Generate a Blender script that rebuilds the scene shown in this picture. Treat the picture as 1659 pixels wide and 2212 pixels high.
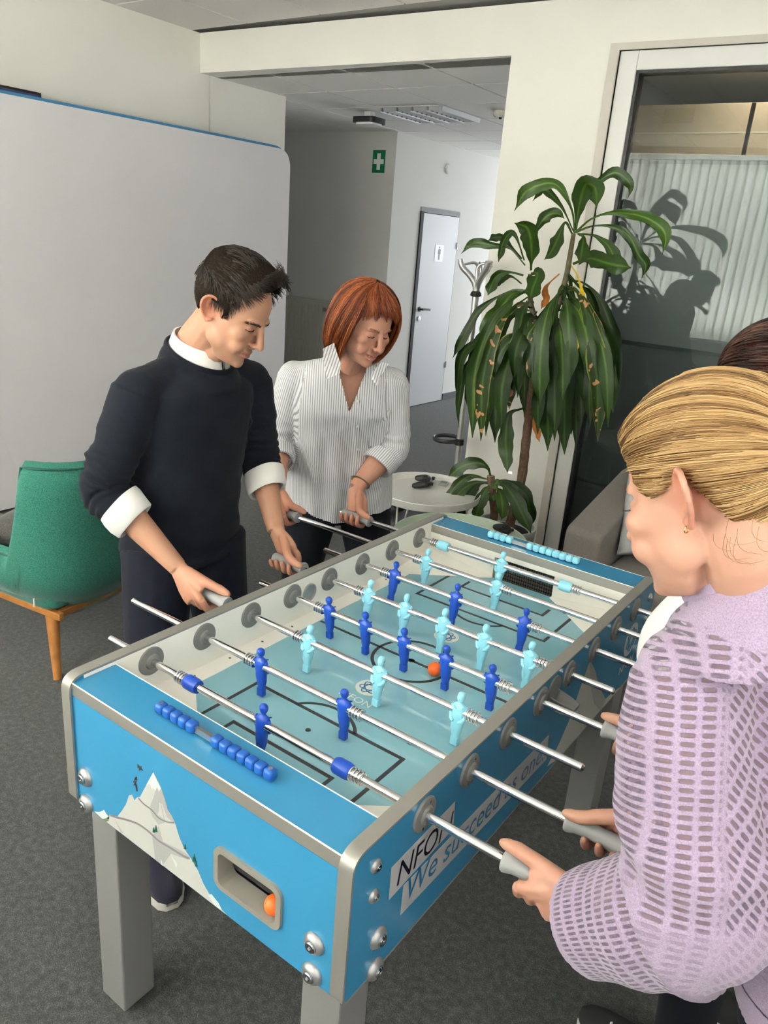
import bpy, bmesh, math, random
import numpy as np
from mathutils import Vector, Matrix, Euler

random.seed(7)
RNG = np.random.default_rng(11)
SC = bpy.context.scene
COL = SC.collection
for o in list(bpy.data.objects):
    bpy.data.objects.remove(o)

# ------------------------------------------------------------------ camera
F_PX = 1660.0
CAM = np.array([0.8687, -1.4460, 1.738])
YAW, PITCH, ROLL = math.radians(-34.718), math.radians(19.529), math.radians(4.592)
_f = np.array([math.sin(YAW) * math.cos(PITCH), math.cos(YAW) * math.cos(PITCH), -math.sin(PITCH)])
_r = np.array([math.cos(YAW), -math.sin(YAW), 0.0])
_u = np.cross(_r, _f)
C_R = math.cos(ROLL) * _r + math.sin(ROLL) * _u
C_U = -math.sin(ROLL) * _r + math.cos(ROLL) * _u
C_F = _f
cam_data = bpy.data.cameras.new('camera')
cam_data.sensor_fit = 'HORIZONTAL'
cam_data.sensor_width = 36.0
cam_data.lens = 36.0 * F_PX / 1659.0
cam_data.clip_start = 0.05
cam = bpy.data.objects.new('camera', cam_data)
COL.objects.link(cam)
cam.matrix_world = Matrix(((C_R[0], C_U[0], -C_F[0], CAM[0]), (C_R[1], C_U[1], -C_F[1], CAM[1]),
                           (C_R[2], C_U[2], -C_F[2], CAM[2]), (0, 0, 0, 1)))
SC.camera = cam

# ------------------------------------------------------------------ world, light, exposure
SC.view_settings.view_transform = 'Standard'
SC.view_settings.look = 'None'
SC.view_settings.gamma = 1.0
SC.view_settings.use_curve_mapping = False
SC.view_settings.exposure = 0.60
world = bpy.data.worlds.new('sky')
SC.world = world
world.use_nodes = True
_bg = world.node_tree.nodes['Background']
_bg.inputs[0].default_value = (0.80, 0.90, 1.0, 1)
_bg.inputs[1].default_value = 0.9


def area_light(name, loc, rot, sx, sy, power, color):
    d = bpy.data.lights.new(name, 'AREA')
    d.shape = 'RECTANGLE'
    d.size, d.size_y, d.energy, d.color = sx, sy, power, color
    o = bpy.data.objects.new(name, d)
    COL.objects.link(o)
    o.location, o.rotation_euler = loc, rot
    return o


YWIN = -2.60          # inner face of the window wall behind the photographer
# daylight outside the window bays (real openings in the wall, see below)
BAYS = [(-3.45, -0.15), (0.15, 2.75)]
for i, (a, b) in enumerate(BAYS):
    area_light('daylight', ((a + b) / 2, YWIN - 0.42, 1.95), (math.radians(90), 0, 0), b - a, 1.95,
               (950.0, 60.0)[i], (1.0, 0.975, 0.94))
    # added fill light, aimed up through the bays to brighten the ceiling
    area_light('ceiling_fill', ((a + b) / 2, YWIN - 0.75, 0.75), (math.radians(142), 0, 0), b - a, 0.8,
               (1050.0, 220.0)[i], (1.0, 0.97, 0.90))
# added fill behind an invented far window, to brighten the passage floor
area_light('passage_fill', (-2.45, 9.75, 1.55), (math.radians(58), 0, math.radians(180)), 2.0, 2.1, 115.0, (0.90, 0.95, 1.0))
# added fill behind an invented right-wall window, to brighten the left wall
area_light('side_fill', (3.42, -1.60, 1.90), (math.radians(90), 0, math.radians(90)), 1.4, 1.9, 10.0, (1.0, 0.975, 0.94))
area_light('side_ceiling_fill', (3.75, -1.60, 0.75), (math.radians(142), 0, math.radians(90)), 1.4, 0.8, 260.0, (1.0, 0.97, 0.90))  # added upward fill through the invented side window, brightens the ceiling


# ------------------------------------------------------------------ pixel -> point helpers
def ray(px, py):
    return ((px - 829.5) / F_PX) * C_R - ((py - 1106.0) / F_PX) * C_U + C_F


def onp(px, py, ax, val):
    d = ray(px, py)
    return CAM + d * ((val - CAM[ax]) / d[ax])


def on_x(px, py, x): return onp(px, py, 0, x)
def on_y(px, py, y): return onp(px, py, 1, y)
def on_z(px, py, z): return onp(px, py, 2, z)
def at_d(px, py, d):                       # at a distance along the view axis
    return CAM + ray(px, py) * d


# ------------------------------------------------------------------ materials
MATS = {}


def mat(name, color, rough=0.5, metal=0.0, noise=None, bump=None, spec=0.5, **kw):
    """noise=(scale, amount): colour mottling; bump=(scale, strength)."""
    if name in MATS:
        return MATS[name]
    m = bpy.data.materials.new(name)
    m.use_nodes = True
    nt = m.node_tree
    b = nt.nodes['Principled BSDF']
    c = tuple(color) + (1,) if len(color) == 3 else color
    b.inputs['Base Color'].default_value = c
    b.inputs['Roughness'].default_value = rough
    b.inputs['Metallic'].default_value = metal
    b.inputs['Specular IOR Level'].default_value = spec
    for k, v in kw.items():
        b.inputs[k.replace('_', ' ')].default_value = v
    tc = nt.nodes.new('ShaderNodeTexCoord')
    if noise:
        n = nt.nodes.new('ShaderNodeTexNoise')
        n.inputs['Scale'].default_value = noise[0]
        n.inputs['Detail'].default_value = 4
        nt.links.new(tc.outputs['Object'], n.inputs['Vector'])
        r = nt.nodes.new('ShaderNodeValToRGB')
        a = noise[1]
        r.color_ramp.elements[0].position = 0.3
        r.color_ramp.elements[1].position = 0.7
        r.color_ramp.elements[0].color = tuple(max(0, x * (1 - a)) for x in c[:3]) + (1,)
        r.color_ramp.elements[1].color = tuple(min(1, x * (1 + a)) for x in c[:3]) + (1,)
        nt.links.new(n.outputs['Fac'], r.inputs['Fac'])
        nt.links.new(r.outputs['Color'], b.inputs['Base Color'])
    if bump:
        n2 = nt.nodes.new('ShaderNodeTexNoise')
        n2.inputs['Scale'].default_value = bump[0]
        n2.inputs['Detail'].default_value = 3
        nt.links.new(tc.outputs['Object'], n2.inputs['Vector'])
        bp = nt.nodes.new('ShaderNodeBump')
        bp.inputs['Strength'].default_value = bump[1]
        bp.inputs['Distance'].default_value = bump[2] if len(bump) > 2 else 0.002
        nt.links.new(n2.outputs['Fac'], bp.inputs['Height'])
        nt.links.new(bp.outputs['Normal'], b.inputs['Normal'])
    MATS[name] = m
    return m


def nd(nt, kind, **kw):
    n = nt.nodes.new(kind)
    for k, v in kw.items():
        if k.startswith('i_'):
            key = k[2:]
            n.inputs[int(key) if key.isdigit() else key.replace('_', ' ')].default_value = v
        else:
            setattr(n, k, v)
    return n


# ------------------------------------------------------------------ geometry collector
def _np(v): return np.asarray(v, dtype=float)


class G:
    def __init__(self):
        self.v, self.f, self.m = [], [], []

    def add(self, v, f, mi=0):
        o = len(self.v)
        self.v.extend([tuple(map(float, p)) for p in v])
        self.f.extend([tuple(i + o for i in q) for q in f])
        self.m.extend([mi] * len(f))
        return self

    def box(self, x0, x1, y0, y1, z0, z1, mi=0):
        v = [(x0, y0, z0), (x1, y0, z0), (x1, y1, z0), (x0, y1, z0), (x0, y0, z1), (x1, y0, z1), (x1, y1, z1), (x0, y1, z1)]
        return self.add(v, [(0, 3, 2, 1), (4, 5, 6, 7), (0, 1, 5, 4), (1, 2, 6, 5), (2, 3, 7, 6), (3, 0, 4, 7)], mi)

    def rings(self, rings, closed_ring=True, cap=True, mi=0, loop=False):
        n = len(rings[0])
        v = [p for r in rings for p in r]
        f = []
        R = len(rings)
        for i in range(R if loop else R - 1):
            j = (i + 1) % R
            for k in range(n if closed_ring else n - 1):
                k2 = (k + 1) % n
                f.append((i * n + k, i * n + k2, j * n + k2, j * n + k))
        if cap and not loop:
            f.append(tuple(range(n - 1, -1, -1)))
            f.append(tuple(range((R - 1) * n, R * n)))
        return self.add(v, f, mi)

    def tube(self, pts, rad, seg=12, cap=True, mi=0, flat=1.0, up=None, loop=False):
        """swept circle / ellipse; flat scales the second axis."""
        pts = [_np(p) for p in pts]
        n = len(pts)
        if np.isscalar(rad) or isinstance(rad, tuple):
            rad = [rad] * n
        t0 = pts[1] - pts[0]
        t0 = t0 / (np.linalg.norm(t0) + 1e-12)
        a = _np(up) if up is not None else (_np((0, 0, 1)) if abs(t0[2]) < 0.9 else _np((1, 0, 0)))
        rings = []
        for i in range(n):
            if loop:
                t = pts[(i + 1) % n] - pts[i - 1]
            else:
                t = pts[min(i + 1, n - 1)] - pts[max(i - 1, 0)]
            t = t / (np.linalg.norm(t) + 1e-12)
            if up is not None:
                a = _np(up)
            b = np.cross(t, a)
            b /= (np.linalg.norm(b) + 1e-12)
            a = np.cross(b, t)
            r = rad[i]
            r1, r2 = (r if not np.isscalar(r) else (r, r * flat))
            rings.append([pts[i] + b * r1 * math.cos(2 * math.pi * k / seg) + a * r2 * math.sin(2 * math.pi * k / seg) for k in range(seg)])
        return self.rings(rings, cap=cap, mi=mi, loop=loop)

    def cyl(self, p0, p1, r0, r1=None, seg=16, cap=True, mi=0):
        return self.tube([p0, p1], [r0, r0 if r1 is None else r1], seg, cap, mi)

    def lathe(self, prof, axis='z', c=(0, 0, 0), seg=24, mi=0):
        """prof: (radius, height) pairs."""
        rings = []
        for r, h in prof:
            ring = []
            for k in range(seg):
                a = 2 * math.pi * k / seg
                p, q = r * math.cos(a), r * math.sin(a)
                ring.append({'z': (c[0] + p, c[1] + q, c[2] + h), 'x': (c[0] + h, c[1] + p, c[2] + q),
                             'y': (c[0] + q, c[1] + h, c[2] + p)}[axis])
            rings.append(ring)
        return self.rings(rings, mi=mi)

    def prism(self, poly, fn, d0, d1, mi=0):
        """poly: 2-D outline, fn(u, v, d) -> 3-D, extruded from d0 to d1."""
        n = len(poly)
        v = [fn(u, w, d0) for u, w in poly] + [fn(u, w, d1) for u, w in poly]
        f = [tuple(range(n - 1, -1, -1)), tuple(range(n, 2 * n))]
        f += [(i, (i + 1) % n, n + (i + 1) % n, n + i) for i in range(n)]
        return self.add(v, f, mi)

    def sphere(self, c, r, seg=16, rg=10, mi=0):
        r = (r, r, r) if np.isscalar(r) else r
        rings = []
        for i in range(rg + 1):
            th = math.pi * (i + 0.02 * (i == 0) - 0.02 * (i == rg)) / rg
            rings.append([(c[0] + r[0] * math.sin(th) * math.cos(2 * math.pi * k / seg),
                           c[1] + r[1] * math.sin(th) * math.sin(2 * math.pi * k / seg),
                           c[2] - r[2] * math.cos(th)) for k in range(seg)])
        return self.rings(rings, mi=mi)

    def build(self, name, mats, parent=None, smooth=35, bevel=0.0, bseg=2, world=True, weld=False):
        me = bpy.data.meshes.new(name)
        off = wloc(parent) if (parent is not None and world) else Vector((0, 0, 0))
        me.from_pydata([(x - off[0], y - off[1], z - off[2]) for x, y, z in self.v], [], self.f)
        if not isinstance(mats, (list, tuple)):
            mats = [mats]
        for m in mats:
            me.materials.append(m)
        if len(mats) > 1:
            me.polygons.foreach_set('material_index', self.m)
        bm = bmesh.new()
        bm.from_mesh(me)
        if weld:
            bmesh.ops.remove_doubles(bm, verts=bm.verts, dist=1e-5)
        bmesh.ops.recalc_face_normals(bm, faces=bm.faces)
        if bevel > 0:
            es = [e for e in bm.edges if len(e.link_faces) == 2 and e.calc_face_angle(0) > 0.6]
            bmesh.ops.bevel(bm, geom=es, offset=bevel, segments=bseg, profile=0.5, affect='EDGES', clamp_overlap=True)
        bm.to_mesh(me)
        bm.free()
        if smooth:
            me.polygons.foreach_set('use_smooth', [True] * len(me.polygons))
            if smooth < 180:
                me.set_sharp_from_angle(angle=math.radians(smooth))
        me.update()
        return link(name, me, parent)


def wloc(o):
    v = Vector((0, 0, 0))
    while o is not None:
        v = v + o.location
        o = o.parent
    return v


def link(name, me, parent=None):
    o = bpy.data.objects.new(name, me)
    COL.objects.link(o)
    if parent is not None:
        o.parent = parent
    return o


def tag(o, label=None, cat=None, group=None, kind=None):
    for k, v in (('label', label), ('category', cat), ('group', group), ('kind', kind)):
        if v:
            o[k] = v
    return o


def thing(name, label, cat, loc=(0, 0, 0), rotz=0.0, group=None):
    o = bpy.data.objects.new(name, None)
    o.empty_display_size = 0.05
    COL.objects.link(o)
    o.location = loc
    o.rotation_euler = (0, 0, rotz)
    return tag(o, label, cat, group)


def struct(o):
    o['kind'] = 'structure'
    return o


def round_rect(x0, x1, y0, y1, r, seg=5):
    out = []
    for cx, cy, a0 in ((x1 - r, y1 - r, 0), (x0 + r, y1 - r, 90), (x0 + r, y0 + r, 180), (x1 - r, y0 + r, 270)):
        for k in range(seg + 1):
            a = math.radians(a0 + 90.0 * k / seg)
            out.append((cx + r * math.cos(a), cy + r * math.sin(a)))
    return out


def rounded_poly(pts, radii, seg=6):
    """2-D polygon with each corner rounded by its own radius."""
    out = []
    n = len(pts)
    for i in range(n):
        p, a, b = _np(pts[i]), _np(pts[i - 1]), _np(pts[(i + 1) % n])
        r = radii[i] if not np.isscalar(radii) else radii
        if r <= 0:
            out.append(tuple(p))
            continue
        u, w = (a - p) / np.linalg.norm(a - p), (b - p) / np.linalg.norm(b - p)
        ang = math.acos(np.clip(u @ w, -1, 1))
        d = r / math.tan(ang / 2)
        p0, p1 = p + u * d, p + w * d
        for k in range(seg + 1):
            t = k / seg
            out.append(tuple((1 - t) ** 2 * p0 + 2 * t * (1 - t) * p + t * t * p1))
    return out


def cr(pts, n=8):
    """Catmull-Rom resample of a point list."""
    P = [_np(p) for p in pts]
    P = [2 * P[0] - P[1]] + P + [2 * P[-1] - P[-2]]
    out = []
    for i in range(1, len(P) - 2):
        for k in range(n):
            t = k / n
            out.append(0.5 * (2 * P[i] + (P[i + 1] - P[i - 1]) * t + (2 * P[i - 1] - 5 * P[i] + 4 * P[i + 1] - P[i + 2]) * t * t
                              + (-P[i - 1] + 3 * P[i] - 3 * P[i + 1] + P[i + 2]) * t ** 3))
    out.append(P[-2])
    return out


def text_mesh(body, shear=0.0, bold=0.0, extrude=0.0):
    cu = bpy.data.curves.new('lettering', 'FONT')
    cu.body = body
    cu.size = 1.0
    cu.shear = shear
    cu.offset = bold
    cu.extrude = extrude
    cu.resolution_u = 3
    o = bpy.data.objects.new('lettering_source', cu)
    COL.objects.link(o)
    dg = bpy.context.evaluated_depsgraph_get()
    me = bpy.data.meshes.new_from_object(o.evaluated_get(dg))
    bpy.data.objects.remove(o)
    return me


def text_on(name, body, fn, parent, m, shear=0.0, bold=0.0):
    """fn maps normalised text coords (0..1, 0..1) to a world point."""
    me = text_mesh(body, shear, bold)
    co = np.array([v.co[:] for v in me.vertices])
    lo, hi = co.min(0), co.max(0)
    off = wloc(parent)
    for v, c in zip(me.vertices, co):
        v.co = Vector(fn((c[0] - lo[0]) / (hi[0] - lo[0]), (c[1] - lo[1]) / (hi[1] - lo[1]))) - off
    me.materials.clear()
    me.materials.append(m)
    me.name = name
    return link(name, me, parent)


def words_on(name, body, fn, parent, m, shear=0.0):
    """a line of lettering, one mesh per word."""
    def wid(t):
        me = text_mesh(t, shear)
        co = np.array([v.co[:] for v in me.vertices])
        bpy.data.meshes.remove(me)
        return co[:, 0].min(), co[:, 0].max(), co[:, 1].min(), co[:, 1].max()
    x0, x1, z0, z1 = wid(body)
    pre = ''
    for w in body.split(' '):
        a0, a1, b0, b1 = wid(w)
        r = wid(pre + w)[1]
        l = r - (a1 - a0)
        u0, u1, v0, v1 = (l - x0) / (x1 - x0), (r - x0) / (x1 - x0), (b0 - z0) / (z1 - z0), (b1 - z0) / (z1 - z0)
        text_on(name, w, lambda u, q: fn(u0 + (u1 - u0) * u, v0 + (v1 - v0) * q), parent, m, shear)
        pre += w + ' '
# ------------------------------------------------------------------ room materials
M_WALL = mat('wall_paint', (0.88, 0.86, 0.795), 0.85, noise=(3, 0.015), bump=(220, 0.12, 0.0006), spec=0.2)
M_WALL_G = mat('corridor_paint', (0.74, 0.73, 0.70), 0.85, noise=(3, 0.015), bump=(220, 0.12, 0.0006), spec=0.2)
M_TILE = mat('ceiling_tile', (0.88, 0.86, 0.82), 0.9, noise=(160, 0.05), bump=(300, 0.2, 0.0008), spec=0.1)
M_GRID = mat('ceiling_grid', (0.30, 0.295, 0.28), 0.6)
M_WHITE = mat('white_lacquer', (0.80, 0.79, 0.76), 0.4)
M_BLACK = mat('black_plastic', (0.012, 0.012, 0.013), 0.45)
M_RUBBER = mat('black_rubber', (0.02, 0.02, 0.021), 0.8)
M_CHROME = mat('chrome', (0.75, 0.75, 0.76), 0.14, 1.0)
M_STEEL = mat('satin_steel', (0.48, 0.48, 0.48), 0.32, 1.0)
M_PAINTSHADE = mat('painted_shade', (0.02, 0.02, 0.02), 0.9)


def carpet_mat():
    m = bpy.data.materials.new('grey_carpet')
    m.use_nodes = True
    nt = m.node_tree
    b = nt.nodes['Principled BSDF']
    b.inputs['Roughness'].default_value = 0.95
    b.inputs['Specular IOR Level'].default_value = 0.1
    b.inputs['Sheen Weight'].default_value = 0.18
    b.inputs['Sheen Roughness'].default_value = 0.6
    tc = nd(nt, 'ShaderNodeTexCoord')
    n1 = nd(nt, 'ShaderNodeTexNoise', i_Scale=300.0, i_Detail=3.0)
    n2 = nd(nt, 'ShaderNodeTexNoise', i_Scale=55.0, i_Detail=3.0)
    n3 = nd(nt, 'ShaderNodeTexNoise', i_Scale=2.2, i_Detail=3.0)
    for n in (n1, n2, n3):
        nt.links.new(tc.outputs['Object'], n.inputs['Vector'])
    mx = nd(nt, 'ShaderNodeMath', operation='MULTIPLY_ADD', i_1=0.62)
    nt.links.new(n1.outputs['Fac'], mx.inputs[0])
    m2 = nd(nt, 'ShaderNodeMath', operation='MULTIPLY', i_1=0.38)
    nt.links.new(n2.outputs['Fac'], m2.inputs[0])
    nt.links.new(m2.outputs[0], mx.inputs[2])
    r = nd(nt, 'ShaderNodeValToRGB')
    e = r.color_ramp.elements
    e[0].position, e[0].color = 0.38, (0.028, 0.030, 0.029, 1)
    e[1].position, e[1].color = 0.66, (0.122, 0.126, 0.123, 1)
    k = r.color_ramp.elements.new(0.52)
    k.color = (0.060, 0.063, 0.061, 1)
    nt.links.new(mx.outputs[0], r.inputs['Fac'])
    mm = nd(nt, 'ShaderNodeMix', data_type='RGBA', blend_type='MULTIPLY')
    mm.inputs[0].default_value = 0.25
    nt.links.new(r.outputs['Color'], mm.inputs[6])
    r3 = nd(nt, 'ShaderNodeValToRGB')
    nt.links.new(n3.outputs['Fac'], r3.inputs['Fac'])
    nt.links.new(r3.outputs['Color'], mm.inputs[7])
    nt.links.new(mm.outputs[2], b.inputs['Base Color'])
    bp = nd(nt, 'ShaderNodeBump', i_Strength=0.6, i_Distance=0.004)
    nt.links.new(mx.outputs[0], bp.inputs['Height'])
    nt.links.new(bp.outputs['Normal'], b.inputs['Normal'])
    return m


M_CARPET = carpet_mat()

ZC, ZC2 = 2.925, 2.69           # room ceiling, passage ceiling
XL, XR = -3.65, 3.0             # left and right walls
SLOPE = 0.05


def yb(x): return 2.50 + SLOPE * (x + 3.65)       # face of the wall with the glass


floor = struct(G().box(-7.0, 3.4, -3.4, 9.6, -0.06, 0.0).build('floor', M_CARPET, smooth=0))

# left wall, ends where the passage turns off
struct(G().box(XL - 0.2, XL, -2.9, 3.336, 0, ZC).build('wall_left', M_WALL, smooth=0))
# thin joint line on the left wall
struct(G().box(XL - 0.005, XL + 0.004, 2.575, 2.583, 0, ZC2).build('trim_1', mat('joint', (0.66, 0.64, 0.59), 0.8), smooth=0))


def back_piece(g, x0, x1, z0, z1, d0=0.0, d1=0.2, mi=0):
    v = []
    for z in (z0, z1):
        v += [(x0, yb(x0) + d0, z), (x1, yb(x1) + d0, z), (x1, yb(x1) + d1, z), (x0, yb(x0) + d1, z)]
    g.add(v, [(0, 3, 2, 1), (4, 5, 6, 7), (0, 1, 5, 4), (1, 2, 6, 5), (2, 3, 7, 6), (3, 0, 4, 7)], mi)


XCOL, XF0, XG0, ZG1 = -1.368, -0.79, -0.70, 2.60
ZF1 = 2.685
XG1 = 2.2
for nm, x0_, x1_, z0_, z1_ in (('wall_beam', XL, XCOL, ZC2, ZC), ('wall_pillar', XCOL, XF0, 0, ZC),
                               ('wall_lintel', XF0, XG1 + 0.1, ZF1, ZC), ('wall_back', XG1 + 0.1, XR, 0, ZC)):
    g = G()
    back_piece(g, x0_, x1_, z0_, z1_)
    struct(g.build(nm, M_WALL, smooth=0))
g = G()
WY0, WY1 = -2.30, -0.90
g.box(XR, XR + 0.2, -2.9, WY0, 0, ZC)
g.box(XR, XR + 0.2, WY1, 3.2, 0, ZC)
g.box(XR, XR + 0.2, WY0, WY1, 0, 0.92)
g.box(XR, XR + 0.2, WY0, WY1, 2.86, ZC)
struct(g.build('wall_right', M_WALL, smooth=0))
g = G()
for a_, b_, c_, d_ in ((WY0, WY0 + 0.07, 0.92, 2.86), (WY1 - 0.07, WY1, 0.92, 2.86), (WY0 + 0.07, WY1 - 0.07, 0.92, 0.99), (WY0 + 0.07, WY1 - 0.07, 2.79, 2.86)):
    g.box(XR + 0.12, XR + 0.18, a_, b_, c_, d_)
struct(g.build('window_5', mat('window_pvc', (0.82, 0.82, 0.80), 0.35), smooth=0))  # invented window, added to let the side fill lights in

# window wall right behind the photographer, three bays
g = G()
ZS, ZH = 0.92, 2.90
g.box(XL - 0.2, XR, YWIN - 0.3, YWIN, 0, ZS)
g.box(XL - 0.2, XR, YWIN - 0.3, YWIN, ZH, ZC)
xs = [XL - 0.2] + [c for b in BAYS for c in b] + [XR]
for i in range(0, len(xs), 2):
    g.box(xs[i], xs[i + 1], YWIN - 0.3, YWIN, ZS, ZH)
struct(g.build('wall_window', M_WALL, smooth=0))
M_PVC = mat('window_pvc', (0.82, 0.82, 0.80), 0.35)


def glass_mat(name, tint, refl, rough=0.0):
    """thin pane: tinted transparency plus mirror reflection."""
    m = bpy.data.materials.new(name)
    m.use_nodes = True
    nt = m.node_tree
    nt.nodes.remove(nt.nodes['Principled BSDF'])
    out = nt.nodes['Material Output']
    tr = nd(nt, 'ShaderNodeBsdfTransparent')
    tr.inputs[0].default_value = tint + (1,)
    gl = nd(nt, 'ShaderNodeBsdfGlossy')
    gl.inputs['Roughness'].default_value = rough
    gl.inputs['Color'].default_value = (1, 1, 1, 1)
    lw = nd(nt, 'ShaderNodeFresnel', i_IOR=1.52)
    ma = nd(nt, 'ShaderNodeMath', operation='MULTIPLY_ADD', i_1=refl[0], i_2=refl[1])
    nt.links.new(lw.outputs[0], ma.inputs[0])
    mx = nd(nt, 'ShaderNodeMixShader')
    nt.links.new(ma.outputs[0], mx.inputs[0])
    nt.links.new(tr.outputs[0], mx.inputs[1])
    nt.links.new(gl.outputs[0], mx.inputs[2])
    nt.links.new(mx.outputs[0], out.inputs[0])
    return m


M_PANE = glass_mat('clear_pane', (0.93, 0.95, 0.95), (1.0, 0.02))


def slat_mat():
    m = bpy.data.materials.new('blind_fabric')
    m.use_nodes = True
    nt = m.node_tree
    nt.nodes.remove(nt.nodes['Principled BSDF'])
    d = nd(nt, 'ShaderNodeBsdfDiffuse')
    d.inputs[0].default_value = (0.82, 0.81, 0.77, 1)
    t = nd(nt, 'ShaderNodeBsdfTranslucent')
    t.inputs[0].default_value = (0.85, 0.84, 0.80, 1)
    mx = nd(nt, 'ShaderNodeMixShader', i_0=0.42)
    nt.links.new(d.outputs[0], mx.inputs[1])
    nt.links.new(t.outputs[0], mx.inputs[2])
    nt.links.new(mx.outputs[0], nt.nodes['Material Output'].inputs[0])
    return m


M_SLAT = slat_mat()
SLAT_ME = None
for wi, (a, b) in enumerate(BAYS):
    g = G()
    y0, y1 = YWIN - 0.28, YWIN - 0.21
    g.box(a, b, y0, y1, ZS, ZS + 0.07)
    g.box(a, b, y0, y1, ZH - 0.07, ZH)
    for x in (a, (a + b) / 2 - 0.035, b - 0.07):
        g.box(x, x + 0.07, y0, y1, ZS + 0.07, ZH - 0.07)
    w = struct(g.build('window_%d' % (wi + 1), M_PVC, smooth=0))
    G().box(a + 0.07, b - 0.07, y0 + 0.03, y0 + 0.036, ZS + 0.07, ZH - 0.07).build('pane', M_PANE, w, smooth=0)
    G().box(a - 0.03, b + 0.03, YWIN - 0.2, YWIN + 0.06, ZS - 0.03, ZS).build('window_sill', M_PVC, w, smooth=0)
    bl = thing('vertical_blind', 'white vertical slat blind hanging in the window bay %s' % ['beside the backdrop wall', 'opposite the grey sofa'][wi], 'blind', ((a + b) / 2, YWIN - 0.02, ZH), group='vertical blinds')
    G().box(a, b, YWIN - 0.04, YWIN, ZH - 0.045, ZH).build('head_rail', M_PVC, bl, smooth=0)
    if SLAT_ME is None:
        gs = G()
        n = 5
        for k in range(n):
            pass
        top, bot = -0.05, -(ZH - ZS) + 0.02
        pts = [(-0.062 + 0.124 * k / n, 0.006 * math.sin(math.pi * k / n)) for k in range(n + 1)]
        v = [(x, y, bot) for x, y in pts] + [(x, y, top) for x, y in pts]
        gs.add(v, [(k, k + 1, n + 2 + k, n + 1 + k) for k in range(n)])
        SLAT_ME = gs.build('slat', M_SLAT, None, smooth=60)
        sm = SLAT_ME.data
        bpy.data.objects.remove(SLAT_ME)
        SLAT_ME = sm
    k = 0
    x = a + 0.06
    while x < b - 0.03:
        o = link('slat', SLAT_ME, bl)
        o.location = (x - (a + b) / 2, 0, 0)
        o.rotation_euler = (0, 0, math.radians([14, 62][wi] + random.uniform(-3, 3)))
        x += (0.094, 0.115)[wi]
        k += 1

# ------------------------------------------------------------------ ceilings
ceil = struct(G().box(XL - 0.2, XR + 0.2, -2.9, 2.85, ZC + 0.02, ZC + 0.08).build('ceiling', M_GRID, smooth=0))
T = 0.6
tile_me = None


def tile_mesh():
    g = G()
    e = 0.008
    g.add([(e, e, 0), (T - e, e, 0), (T - e, T - e, 0), (e, T - e, 0), (e, e, 0.014), (T - e, e, 0.014), (T - e, T - e, 0.014), (e, T - e, 0.014)],
          [(0, 3, 2, 1), (4, 5, 6, 7), (0, 1, 5, 4), (1, 2, 6, 5), (2, 3, 7, 6), (3, 0, 4, 7)])
    o = g.build('ceiling_tile', M_TILE, None, smooth=0)
    me = o.data
    bpy.data.objects.remove(o)
    return me


tile_me = tile_mesh()


def grid(parent, x0, y0, nx, ny, z, skip=lambda i, j: False):
    for i in range(nx):
        for j in range(ny):
            if skip(i, j):
                continue
            o = link('ceiling_tile', tile_me, parent)
            o.location = (x0 + i * T, y0 + j * T, z)


grid(ceil, -3.745, -2.96, 11, 9, ZC)
# T-bars of the grid are the recessed gaps between the tiles
ceil2 = struct(G().box(-7.0, -1.05, 2.72, 9.6, ZC2 + 0.02, ZC2 + 0.23).build('ceiling_passage', M_GRID, smooth=0))
ceil2.name = 'ceiling.001'
LX, LY = -3.16, 3.84        # louvre light sits in this bay
gx0 = LX - 6 * T
gy0 = LY - 2 * T
grid(ceil2, gx0, gy0, 12, 9, ZC2, skip=lambda i, j: (i, j) == (6, 2) or gx0 + i * T > -1.75 or ((gy0 + j * T < 2.9) and gx0 + i * T < -4.2))

# passage walls
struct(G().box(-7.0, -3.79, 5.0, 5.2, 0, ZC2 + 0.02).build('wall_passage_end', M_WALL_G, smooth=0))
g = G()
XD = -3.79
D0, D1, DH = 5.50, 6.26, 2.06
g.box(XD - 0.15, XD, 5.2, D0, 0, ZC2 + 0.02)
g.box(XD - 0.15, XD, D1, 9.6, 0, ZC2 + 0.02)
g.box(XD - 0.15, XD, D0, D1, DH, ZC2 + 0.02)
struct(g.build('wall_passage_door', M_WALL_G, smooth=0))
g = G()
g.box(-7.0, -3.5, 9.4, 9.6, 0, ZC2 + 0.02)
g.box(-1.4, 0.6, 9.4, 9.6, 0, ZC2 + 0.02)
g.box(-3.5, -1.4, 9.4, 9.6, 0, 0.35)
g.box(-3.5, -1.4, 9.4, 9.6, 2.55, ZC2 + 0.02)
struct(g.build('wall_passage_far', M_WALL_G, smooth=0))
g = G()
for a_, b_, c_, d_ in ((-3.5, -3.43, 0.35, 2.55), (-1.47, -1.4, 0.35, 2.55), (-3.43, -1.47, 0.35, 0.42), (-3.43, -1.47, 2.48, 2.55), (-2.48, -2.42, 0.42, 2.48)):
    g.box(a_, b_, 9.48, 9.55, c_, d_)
struct(g.build('window_6', mat('window_pvc', (0.82, 0.82, 0.80), 0.35), smooth=0))  # invented window, added so the passage fill can enter
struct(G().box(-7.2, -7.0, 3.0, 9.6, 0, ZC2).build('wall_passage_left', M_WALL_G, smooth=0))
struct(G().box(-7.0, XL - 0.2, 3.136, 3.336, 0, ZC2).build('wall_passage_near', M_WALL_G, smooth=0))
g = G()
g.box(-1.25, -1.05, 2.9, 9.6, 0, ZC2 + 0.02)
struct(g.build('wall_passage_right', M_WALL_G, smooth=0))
M_SKIRT = mat('grey_skirting', (0.10, 0.105, 0.11), 0.7)
struct(G().box(XD, XD + 0.012, 5.2, D0 - 0.06, 0, 0.075).build('baseboard_passage', M_SKIRT, smooth=0))
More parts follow.
